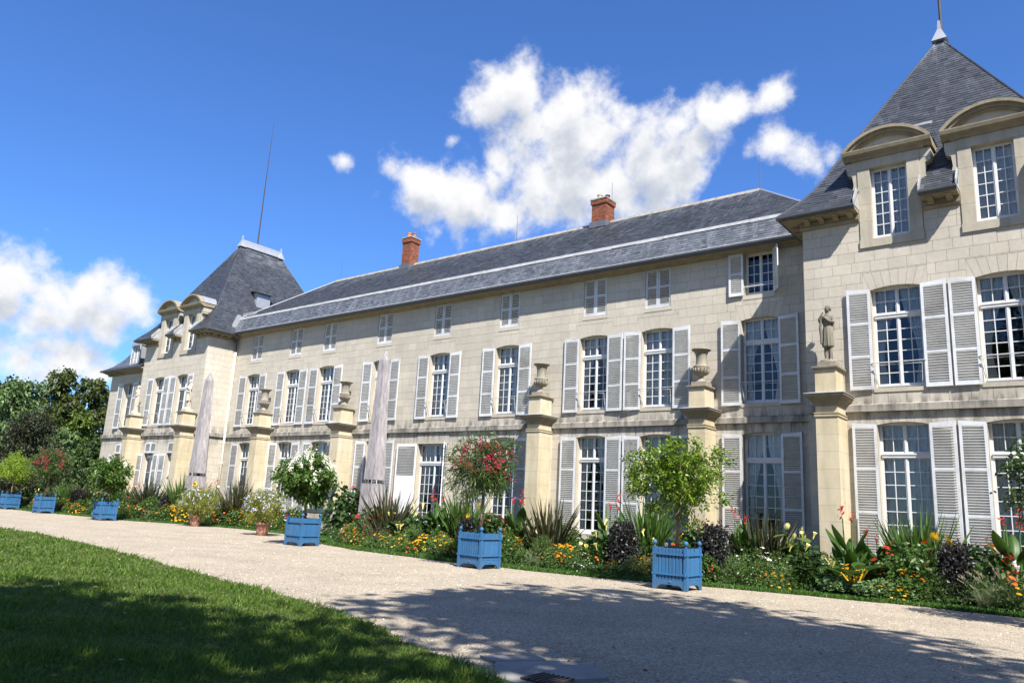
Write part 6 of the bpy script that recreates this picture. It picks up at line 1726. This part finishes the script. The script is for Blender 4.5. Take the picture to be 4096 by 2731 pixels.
# every builder returns unit-height (1 m) parts; single=True parts are one joined mass of small pieces
def sp_spiky(g, mt):
    n = 270 if mt == 'spiky_green' else 210
    P = np.stack([g.normal(0, .075, n), g.normal(0, .075, n), np.zeros(n)], 1)
    D = ring_dirs(n, g, (.02, .95 if mt == 'spiky_dark' else .62))
    V, F = blades(P, D, g.uniform(.65, 1.12, n), g.uniform(.010, .017, n), g.uniform(.02, .28, n), g, 4, .05, prof=lambda t: .6 + .4 * math.sin(math.pi * min(1, t * 1.4) * .5) if t < .6 else max(.04, 1.0 - ((t - .6) / .4) ** 1.4))
    return [mk('leaves', (V, F), 'p_' + mt)]
def sp_bush(g, leaf, flowers, r=.55, n=900, nf=26, fr=.045, ll=.09, lw=.024, pet=7):
    P, d = mnd(g, n, r, .92)
    V, F = blades(P, unit(d * .7 + g.normal(scale=.6, size=d.shape)), g.uniform(ll * .7, ll * 1.3, n), lw, .35, g, 2, .06)
    parts = [mk('foliage', (V, F), leaf)]
    q, dd = mnd(g, max(nf, 14), r * .85, .8); parts.append(stems_of(q, g, 14))
    if nf:
        k = len(flowers)
        for j, fm in enumerate(flowers):
            m = max(4, int(nf * .75) // k)
            cl = sph(max(3, m // 4), g, .1); dd = unit(cl[g.integers(0, len(cl), m)] + g.normal(scale=.22, size=(m, 3))); dd[:, 2] = np.abs(dd[:, 2]); q = dd * np.array([r * 1.02, r * 1.02, 1.0]) * g.uniform(.86, 1.06, m)[:, None]
            q[:, 2] = np.maximum(q[:, 2], .15)
            V, F = discs(q, unit(dd * .5 + UP * .6 + g.normal(scale=.25, size=dd.shape) + np.array([.2, -.3, 0])), g.uniform(fr * .75, fr * 1.2, m), g, pet, .12)
            parts.append(mk('flowers', (V, F), fm))
            if pet >= 7 and fr > .05:
                V, F = discs(q + np.array([0, 0, .012]), unit(dd * .4 + UP), fr * .5, g, 6, .4); parts.append(mk('flower_hearts', (V, F), fm))
    return parts
def canna_leaf(L, W, g):
    """broad paddle leaf with a midrib fold"""
    V = []; F = []; n = 8
    for i in range(n + 1):
        t = i / n
        w = W * max(.02, math.sin(math.pi * (t ** .85)) ** .8)
        z = L * t; out = L * .55 * t * t * .55
        V += [(-w, out + .35 * w, z * .93), (-w * .5, out + .1 * w, z * .93), (0, out - .02, z * .93), (w * .5, out + .1 * w, z * .93), (w, out + .35 * w, z * .93)]
    for i in range(n):
        for k in range(4):
            a = i * 5 + k; F.append((a, a + 1, a + 6, a + 5))
    return mesh('leaf', V, F, MT['p_canna'], True)
CL = [canna_leaf(.62, .155, None), canna_leaf(.5, .12, None), canna_leaf(.74, .17, None)]
def sp_canna(g):
    m = MB()
    for k in range(3):
        a = k * 2.1; m.tube([(.06 * math.cos(a), .06 * math.sin(a), 0), (.09 * math.cos(a), .09 * math.sin(a), .5), (.1 * math.cos(a), .1 * math.sin(a), .84)], [.016, .012, .007], 6)
    q = np.stack([np.full(16, .1), np.zeros(16), np.linspace(.82, 1.0, 16)], 1) + g.normal(scale=.02, size=(16, 3))
    q2 = np.stack([np.full(9, -.05), np.full(9, .087), np.linspace(.80, .90, 9)], 1) + g.normal(scale=.015, size=(9, 3))
    P = np.concatenate([q, q2]); D = unit(g.normal(size=P.shape) + UP * 1.2)
    V, F = blades(P, D, .05, .013, .2, g, 2, .05)
    lv = []
    for k in range(13):
        a = k * 2.4 + g.uniform(-.3, .3); z = .04 + .5 * (k / 13)
        lv.append(('leaf', CL[k % 3], (.07 * math.cos(a), .07 * math.sin(a), z), (-.25 - .35 * g.random() * (1.1 - k / 13), 0, a - math.pi / 2), .42 + .2 * g.random()))
    return [('stem', m.mesh('stem', MT['stalk']), False), mk('flower_spike', (V, F), 'f_red')] + lv
def sp_kale(g):
    m = MB(); m.tube([(0, 0, 0), (.01, 0, .5), (0, .01, .85)], [.024, .02, .012], 7)
    n = 46
    a = np.arange(n) * 2.4; z = np.linspace(.12, .95, n)
    P0 = np.stack([np.zeros(n), np.zeros(n), z * .9], 1); D = unit(np.stack([np.cos(a), np.sin(a), .35 + .8 * (z - .2)], 1)); L = .36 - .12 * z
    k = 70
    t = g.uniform(.35, 1.05, (n, k)); side = g.normal(0, .07, (n, k, 3))
    P = (P0[:, None] + D[:, None] * (L[:, None] * t)[..., None] + side * (1 - .0 * t[..., None])).reshape(-1, 3); P[:, 2] -= (.10 * t ** 2).reshape(-1)
    V, F = blades(P, unit(g.normal(size=P.shape)), g.uniform(.03, .055, len(P)), .02, .1, g, 2, .3)
    st = MB()
    for i in range(n): st.tube([P0[i], P0[i] + D[i] * L[i] * .8], [.007, .004], 4)
    return [('stem', m.mesh('stem', MT['purplestalk']), False), ('leaf_stalks', st.mesh('leaf_stalks', MT['purplestalk']), True), mk('leaves', (V, F), 'p_kale')]
def sp_grass(g, leaf, plume):
    n = 420
    P = np.stack([g.normal(0, .06, n), g.normal(0, .06, n), np.zeros(n)], 1); D = ring_dirs(n, g, (.05, 1.0))
    V, F = blades(P, D, g.uniform(.5, .95, n), .004, g.uniform(.15, .6, n), g, 3, .1)
    k = 26; D2 = ring_dirs(k, g, (.2, .9)); L = g.uniform(.75, 1.05, k)
    m = MB(); tips = []
    for i in range(k):
        p = Vector(D2[i]) * L[i]; p.z -= .12; m.tube([(0, 0, 0), p * .6 + Vector((0, 0, .05)), p], [.003, .003, .002], 4); tips.append(p)
    T = np.array([tuple(q) for q in tips]); dirs = unit(D2 * np.array([1, 1, .45]))
    r = 60; t = g.uniform(-.5, .5, (k, r)) * .15
    Pp = (T[:, None] + dirs[:, None] * t[..., None]).reshape(-1, 3)
    Vp, Fp = blades(Pp, unit(np.repeat(dirs, r, 0) * .8 + g.normal(scale=.6, size=Pp.shape)), .032, .003, 0, g, 1, .2)
    return [mk('leaves', (V, F), leaf), ('stems', m.mesh('stems', MT['stalk']), True), mk('plumes', (Vp, Fp), plume)]
def sp_feathery(g):
    P, d = mnd(g, 1500, .5, .95)
    V, F = blades(P, unit(d * .5 + UP * .5 + g.normal(scale=.5, size=d.shape)), g.uniform(.07, .14, len(P)), .006, .25, g, 2, .1)
    return [mk('foliage', (V, F), 'p_feather')]
def big_leaf(L, W, mt):
    V = []; F = []; n = 6
    for i in range(n + 1):
        t = i / n; w = W * max(.03, math.sin(math.pi * min(1, .06 + .94 * t)) ** .7); dz = .25 * L * t * t
        V += [(-w, L * t, -dz + .06 * w * math.sin(9 * t)), (0, L * t, -dz - .02), (w, L * t, -dz + .06 * w * math.sin(9 * t + 1))]
    for i in range(n):
        for k in range(2):
            a = i * 3 + k; F.append((a, a + 1, a + 4, a + 3))
    return mesh('leaf', V, F, MT[mt], True)
SUNL = big_leaf(.26, .10, 'p_bush'); SUNLP = big_leaf(.24, .09, 'p_palesun'); DATL = big_leaf(.22, .085, 'p_darkbush'); CHL = big_leaf(.40, .13, 'p_chard')
def sp_sunflower(g, pale=False):
    m = MB(); lv = []; pet = []; cen = []
    for k in range(4):
        a = k * 1.7 + .4; x, y = .14 * math.cos(a), .14 * math.sin(a); h = .72 + .26 * g.random()
        m.tube([(x * .3, y * .3, 0), (x * .8, y * .8, h * .6), (x, y, h)], [.016, .012, .008], 6)
        nrm = unit(np.array([[.45 + .3 * g.normal(), -.6 + .3 * g.normal(), .1 if not pale else -.25]]))[0]
        pet.append(((x, y, h) + nrm * .03, nrm)); cen.append(((x, y, h) + nrm * .045, nrm))
        for q in range(6):
            b = q * 2.2 + a; lv.append(('leaf', SUNLP if pale else SUNL, (x * (.4 + .1 * q), y * (.4 + .1 * q), h * (.2 + .13 * q)), (0, 0, b), .8 + .5 * g.random()))
    P = np.array([q[0] for q in pet]); Nn = np.array([q[1] for q in pet])
    V, F = discs(P, Nn, .075 if not pale else .06, g, 13, .15); V2, F2 = discs(np.array([q[0] for q in cen]), Nn, .034, g, 8, .1)
    return [('stem', m.mesh('stem', MT['stalk']), True), mk('petals', (V, F), 'f_yellow' if not pale else 'f_cream'), mk('flower_hearts', (V2, F2), 'f_centre' if not pale else 'f_yellow')] + lv
def sp_datura(g):
    m = MB(); lv = []; n = 34
    d = sph(n, g, 0.0)
    for i in range(n):
        p = d[i] * np.array([.42, .42, .85]) * g.uniform(.6, 1.0); p[2] = max(p[2], .1)
        if i % 3 == 0: m.tube([(0, 0, 0), (p[0] * .5, p[1] * .5, p[2] * .6), tuple(p)], [.012, .009, .005], 5)
        lv.append(('leaf', DATL, tuple(p), (g.uniform(-.3, .3), g.uniform(-.3, .3), math.atan2(d[i][1], d[i][0]) - math.pi / 2), .8 + .6 * g.random()))
    fl = MB()
    for k in range(7):
        q = d[k * 4] * np.array([.46, .46, .98]); q[2] = max(q[2], .45); a = Vector((g.normal() * .4, g.normal() * .4 - .2, 1)).normalized()
        q = Vector(q); fl.tube([q, q + a * .07, q + a * .12, q + a * .135], [.008, .014, .034, .045], 8, False)
    P, dd = mnd(g, 420, .42, .85)
    V, F = blades(P, unit(dd + g.normal(scale=.6, size=dd.shape)), .13, .042, .4, g, 2, .08)
    return [('stem', m.mesh('stem', MT['stalk']), True), mk('foliage', (V, F), 'p_darkbush'), ('flowers', fl.mesh('flowers', MT['f_cream'], True), True)] + lv[:16]
def sp_chard(g):
    m = MB(); lv = []
    for k in range(13):
        a = k * 2.4; l = .25 + .3 * g.random(); p = Vector((math.cos(a) * l * .7, math.sin(a) * l * .7, .42 + .2 * g.random()))
        m.tube([(0, 0, 0), (p.x * .4, p.y * .4, p.z * .55), p], [.022, .018, .011], 6)
        lv.append(('leaf', CHL, tuple(p), (.5, 0, a - math.pi / 2), .9 + .35 * g.random()))
    return [('stalks', m.mesh('stalks', MT['yellowstalk']), True)] + lv
def sp_cabbage(g):
    n = 40; a = np.arange(n) * 2.4; e = np.linspace(.05, 1.45, n)
    D = unit(np.stack([np.cos(a) * np.cos(e), np.sin(a) * np.cos(e), np.sin(e)], 1)); P = D * .12 + np.array([0, 0, .3])
    VV = blades(P, D, .42, .24, .35, g, 4, .55, prof=lambda t: .35 + .65 * math.sin(math.pi * min(1, .15 + .75 * t)), flat=(0, 0, 1))
    n = 500; d = sph(n, g, -.1); P2 = d * np.array([.52, .52, .5]) * g.uniform(.75, 1, n)[:, None] + np.array([0, 0, .35])
    V2 = blades(P2, unit(d * .4 + g.normal(size=d.shape)), .11, .05, .1, g, 2, .3)
    return [mk('leaves', cat(VV, V2), 'p_cabbage')]
SPEC = {
    'spiky_green': (lambda g: sp_spiky(g, 'spiky_green'), 'iris_clump', 'tall green sword-leaved clump', 'plant', 'clumps of sword-leaved plants in the bed'),
    'spiky_dark': (lambda g: sp_spiky(g, 'spiky_dark'), 'flax_clump', 'dark bronze sword-leaved clump', 'plant', 'clumps of sword-leaved plants in the bed'),
    'canna': (sp_canna, 'canna', 'canna with red flower spike', 'plant', 'cannas in the bed'),
    'black_kale': (sp_kale, 'black_kale', 'curly purple-black kale', 'plant', 'dark kales in the bed'),
    'dahlia_red': (lambda g: sp_bush(g, 'p_darkbush', ['f_red'], .5, 900, 20, .068, .12, .036, 9), 'dahlia', 'dahlia with large red flowers', 'flowers', 'dahlias in the bed'),
    'zinnia': (lambda g: sp_bush(g, 'p_bush', ['f_orange', 'f_red'], .5, 1100, 24, .050, .09, .026, 8), 'zinnia', 'zinnia clump with orange-red flowers', 'flowers', 'zinnias in the bed'),
    'marigold_mix': (lambda g: sp_bush(g, 'p_bush', ['f_orange', 'f_gold', 'f_yellow'], .62, 1000, 46, .060, .09, .02, 8), 'marigold', 'low orange and gold marigolds', 'flowers', 'marigolds in the bed'),
    'marigold_yellow': (lambda g: sp_bush(g, 'p_feather', ['f_yellow'], .7, 1000, 40, .055, .10, .014, 7), 'yellow_marigold', 'low yellow flowers on fine foliage', 'flowers', 'marigolds in the bed'),
    'rudbeckia': (lambda g: sp_bush(g, 'p_bush', ['f_yellow', 'f_gold'], .6, 1000, 80, .058, .10, .022, 8), 'rudbeckia', 'rudbeckia clump with yellow flowers', 'flowers', 'rudbeckias in the bed'),
    'cosmos_white': (lambda g: sp_bush(g, 'p_bush', ['f_white'], .52, 850, 40, .042, .09, .014, 6), 'white_cosmos', 'clump of small white flowers', 'flowers', 'white flowers in the bed'),
    'plume_grass': (lambda g: sp_grass(g, 'p_silver', 'f_plume'), 'fountain_grass', 'fountain grass with pale plumes', 'grass', 'ornamental grasses in the bed'),
    'red_grass': (lambda g: sp_grass(g, 'p_redgrass', 'f_purpleplume'), 'purple_grass', 'dark purple fountain grass', 'grass', 'ornamental grasses in the bed'),
    'feathery': (sp_feathery, 'feathery_plant', 'soft feathery bright green plant', 'plant', 'feathery plants in the bed'),
    'sunflower': (sp_sunflower, 'sunflower', 'sunflowers with yellow petals', 'flowers', 'sunflowers in the bed'),
    'sunflower_pale': (lambda g: sp_sunflower(g, True), 'sunflower', 'nodding pale yellow sunflowers', 'flowers', 'sunflowers in the bed'),
    'datura': (sp_datura, 'datura', 'datura with cream trumpet flowers', 'flowers', 'daturas in the bed'),
    'bushy': (lambda g: sp_bush(g, 'p_bush', [], .55, 1100, 0, .05, .11, .03), 'leafy_plant', 'plain leafy green plant', 'plant', 'leafy plants in the bed'),
    'chard': (sp_chard, 'chard', 'chard with bright yellow stalks', 'plant', None),
    'cabbage': (sp_cabbage, 'cabbage', 'round pale green cabbage', 'cabbage', 'cabbages along the grass verge'),
    'wispy_brown': (lambda g: sp_bush(g, 'p_brown', ['f_gold'], .5, 800, 8, .04, .12, .008, 6), 'dried_plant', 'yellowed wispy dying plant left of the nearest blue planter', 'plant', None),
}
def zone(x):
    if x < -26: return 'at the far left'
    if x < -16.5: return 'below the left pavilion'
    if x < -5: return 'left of the white-flowered tree'
    if x < 1.5: return 'by the obelisk and door'
    if x < 10.2: return 'left of the red oleander'
    if x < 15.9: return 'left of the citrus tree'
    if x < 19.1: return 'left of the right statue'
    return 'below the right pavilion'
ORD = ['leftmost', 'second from left', 'third from left', 'fourth from left', 'fifth from left', 'sixth from left', 'seventh from left', 'eighth from left', 'ninth from left', 'tenth from left'] + ['%dth from left' % q for q in range(11, 30)]
cnt = {}
for (sp, x, y, h) in PLANTS:
    cnt.setdefault((sp, zone(x)), []).append(x)
for v in cnt.values(): v.sort()
proto = {}
gp = np.random.default_rng(21)
for i, (sp, x, y, h) in enumerate(PLANTS):
    fn, nm, desc, cat_, grp = SPEC[sp]
    var = i % 3
    if (sp, var) not in proto:
        proto[(sp, var)] = fn(np.random.default_rng(1000 + len(proto)))
    same = cnt[(sp, zone(x))]
    if sp == 'wispy_brown': lb = desc
    elif len(same) == 1: lb = 'lone %s %s' % (desc, zone(x))
    else: lb = '%s %s, %s' % (desc, zone(x), ORD[same.index(x)])
    fat = {'dahlia_red': 1.0, 'zinnia': 1.0, 'marigold_mix': 1.15, 'marigold_yellow': 1.2, 'rudbeckia': 1.1, 'cosmos_white': 1.05, 'cabbage': 1.1, 'feathery': 1.0}.get(sp, 1.0)
    w = h if sp in ('spiky_green', 'spiky_dark', 'canna') else max(h, .62)
    if sp == 'canna': w = h * .92
    if sp in ('spiky_green', 'spiky_dark'): w = h * .95
    t = thing(nm, lb, cat_, (x, y, .02), gp.uniform(0, 6.28), grp, (w * fat, w * fat, h))
    for pt in proto[(sp, var)]:
        if len(pt) == 3:
            o = obj(pt[0], pt[1], t)
            if pt[2]: o['kind'] = 'stuff'
        else:
            o = obj(pt[0], pt[1], t, pt[2]); o.rotation_euler = pt[3]; o.scale = (pt[4],) * 3
# low ground cover knits the bed together
n = 26000
x = gp.uniform(-40, 25, n); off = .62 + gp.random(n) ** 1.3 * 3.0; y = bed_edge(x) + off
ok = y < np.where(np.abs(x) > A, -DD - .1, -.1); x, y = x[ok], y[ok]; n = len(x)
P = np.stack([x, y, gp.uniform(.02, .22, n)], 1)
V, F = blades(P, unit(gp.normal(size=(n, 3)) + UP * .6), gp.uniform(.08, .16, n), gp.uniform(.02, .04, n), .4, gp, 2, .06)
o = obj('ground_cover', mesh('ground_cover', V, F, MT['p_darkbush'])); tag(o, 'low leafy ground cover between the bed plants', 'ground cover', kind='stuff')

# hawkweed in the lawn
hw = thing('hawkweed', 'four small yellow wild flowers on thin stems in the lawn', 'flowers', (17.15, -20.05, 0.02))
m_ = MB(); fp = []
for (dx, dy, h) in ((-.09, .02, .20), (.02, .0, .25), (.10, .05, .22), (.16, -.03, .19)):
    m_.tube([(dx * .4, dy * .4, 0), (dx, dy, h)], [.003, .0022], 4); fp.append((dx, dy, h))
m_.build('stems', MT['stalk'], hw)
V, F = discs(np.array(fp), np.tile(unit(np.array([[.1, -.3, 1]])), (4, 1)), .026, gp, 9, .1); o = obj('flowers', mesh('flowers', V, F, MT['f_yellow']), hw); o['kind'] = 'stuff'

# ================================================================== TREES
for (k_, c1_, c2_) in (('silvert', (0.072, 0.140, 0.040), (0.16, 0.23, 0.085)), ('brownt', (0.045, 0.070, 0.016), (0.092, 0.112, 0.024)), ('yewt', (0.024, 0.034, 0.014), (0.050, 0.056, 0.024)), ('limet', (0.075, 0.13, 0.018), (0.15, 0.20, 0.03)), ('deept', (0.026, 0.058, 0.016), (0.062, 0.10, 0.026)), ('shadet', (0.04, 0.09, 0.02), (0.08, 0.14, 0.03))):
    MT[k_] = leafmat(k_ + '_leaf', c1_, c2_, .35, .3, .5)
def tree(name, label, x, y, top, bot, r, mt, seed, lobes=9, n=5200, ls=.30, shape=1.0, group='trees beyond the left end of the chateau', trunk_r=None):
    g = np.random.default_rng(seed)
    t = thing(name, label, 'tree', (x, y, 0), 0, group)
    h = top - bot
    m = MB(); tr = trunk_r or .09 + .018 * top
    m.tube([(0, 0, -.05), (.05, .02, bot * .6 + .3), (.0, .05, bot + h * .45), (.03, 0, top - .4)], [tr * 1.2, tr, tr * .6, tr * .15], 9)
    cs = []
    for k in range(lobes):
        z = bot + h * (.16 + .74 * (k + .5) / lobes); f = math.sin(math.pi * min(1, .18 + .75 * ((z - bot) / h))) ** shape
        a = k * 2.4 + g.uniform(-.4, .4); rr = r * f * g.uniform(.35, .72)
        c = (rr * math.cos(a), rr * math.sin(a), z); cs.append((c, r * g.uniform(.42, .62) * (.55 + .45 * f)))
        m.tube([(0, .03, max(bot * .7, z - h * .28)), (c[0] * .5, c[1] * .5, z - h * .08), c], [tr * .45, tr * .3, tr * .1], 6)
    cs.append(((0, 0, top - r * .42), r * .45))
    m.build('trunk', MT['bark_dark'], t, True)
    per = n // len(cs); PP = []; DD_ = []
    for c, rr in cs:
        P, o_ = crown_pts(g, per, c, (rr, rr, rr * .85), 26, .5, csz=.17, jag=.2); PP.append(P); DD_.append(o_)
    P = np.concatenate(PP); o_ = np.concatenate(DD_)
    V, F = blades(P, unit(o_ * .6 + g.normal(scale=.7, size=o_.shape) + np.array([0, 0, -.1])), g.uniform(ls * .7, ls * 1.3, len(P)), ls * .34, .35, g, 2, .08)
    o = obj('crown', mesh('crown', V, F, MT[mt]), t); o['kind'] = 'stuff'
    return t
tree('silver_lime', 'grey-green feathery tree at the left edge, behind the dark yew', -44, -2.6, 10.0, .5, 2.3, 'silvert', 1, 12, 9000, .24)
tree('silver_lime', 'smaller grey-green tree between the dark yew and the chateau end', -40.6, .2, 6.0, .4, 1.5, 'silvert', 2, 8, 4600, .22)
tree('maple', 'tall brown-tinged dark tree rising behind the grey-green one', -53.5, 4.3, 12.6, .8, 2.5, 'brownt', 3, 11, 9000, .28)
tree('maple', 'brown-tinged dark tree with a rounded top nearer the chateau', -52.3, 6.6, 12.0, 1.0, 2.0, 'brownt', 4, 9, 7000, .28)
tree('yew', 'broad dark clipped yew at the left, behind the oleander', -35.6, -4.2, 6.7, .1, 2.3, 'yewt', 5, 14, 14000, .15, .6)
tree('shrub_tree', 'lighter green leafy tree beside the chateau end wall', -45.4, 3.1, 8.0, .6, 1.7, 'limet', 6, 9, 6500, .22)
tree('dark_tree', 'deep green tree touching the chateau end wall', -55.5, 9.6, 11.4, .6, 2.2, 'deept', 7, 10, 8000, .26)
tree('dark_tree', 'dark low tree behind the clipped green planter tree', -37.2, 1.5, 5.4, .1, 2.0, 'deept', 8, 8, 3600, .26)
tree('maple', 'brown-tinged tree cut by the left edge of the picture', -60.5, 2.6, 11.6, .6, 3.2, 'brownt', 9, 9, 4600, .4)
tree('dark_tree', 'dark green tree far behind, seen under the grey-green crowns', -66, 10, 9.5, .3, 4.5, 'deept', 10, 9, 5200, .45)
tree('dark_tree', 'dark green undergrowth tree behind the far left planters', -48, -7.5, 4.2, .1, 3.0, 'deept', 11, 8, 4000, .3)
# park trees behind the viewer, whose shade lies over the path and the lawn
tree('park_tree', 'tall park tree standing behind the viewer to the right, shading the path', 29.8, -21.9, 18.5, 10.8, 4.6, 'shadet', 12, 16, 11500, .40, .8, 'park trees behind the viewer', .3)
tree('park_tree', 'tall park tree standing behind the viewer, shading the lawn', 25.2, -30.6, 18.5, 10.8, 4.8, 'shadet', 13, 16, 6200, .42, .8, 'park trees behind the viewer', .3)
tree('park_tree', 'tall park tree standing far behind the viewer, shading the near lawn', 31.5, -33.5, 19.0, 11.0, 4.4, 'shadet', 14, 14, 5000, .42, .8, 'park trees behind the viewer', .3)

SKY_BLOCK_BELT = [(38, -41), (47, -35), (30, -47), (18, -48), (6, -46), (-7, -44), (45, -20), (43, -8), (34, -35), (-22, -42)]  # unseen belt, added to cut the blue sky fill in the shade
SIDE = ['right of the path', 'farther right of the path', 'straight behind', 'behind to the left', 'farther behind to the left', 'at the far end of the lawn', 'east of the right pavilion path', 'east of the right pavilion', 'nearest behind', 'at the lawn corner farthest left']
for k, (x, y) in enumerate(SKY_BLOCK_BELT):
    tree('park_tree', 'added tree of the sky-blocking belt behind the viewer, %s' % SIDE[k], x, y, 17.0 + (k % 3), 2.2, 4.6, 'shadet', 40 + k, 12, 3800, .62, .8, 'park trees behind the viewer', .32)
for k, (x, y, h, mt_) in enumerate([(38, 9, 11, 'deept'), (47, 1, 12, 'limet'), (44, 18, 13, 'deept'), (58, 10, 12, 'limet'), (33, 24, 13, 'deept')]):
    tree('park_tree', 'park tree beyond the right pavilion, %s' % ['nearest the side wall', 'beside the path', 'behind the nearest one', 'farthest away', 'behind the roof'][k], x, y, h, .6, 3.4, mt_, 60 + k, 10, 3600, .42, 1.0, 'park trees right of the chateau')
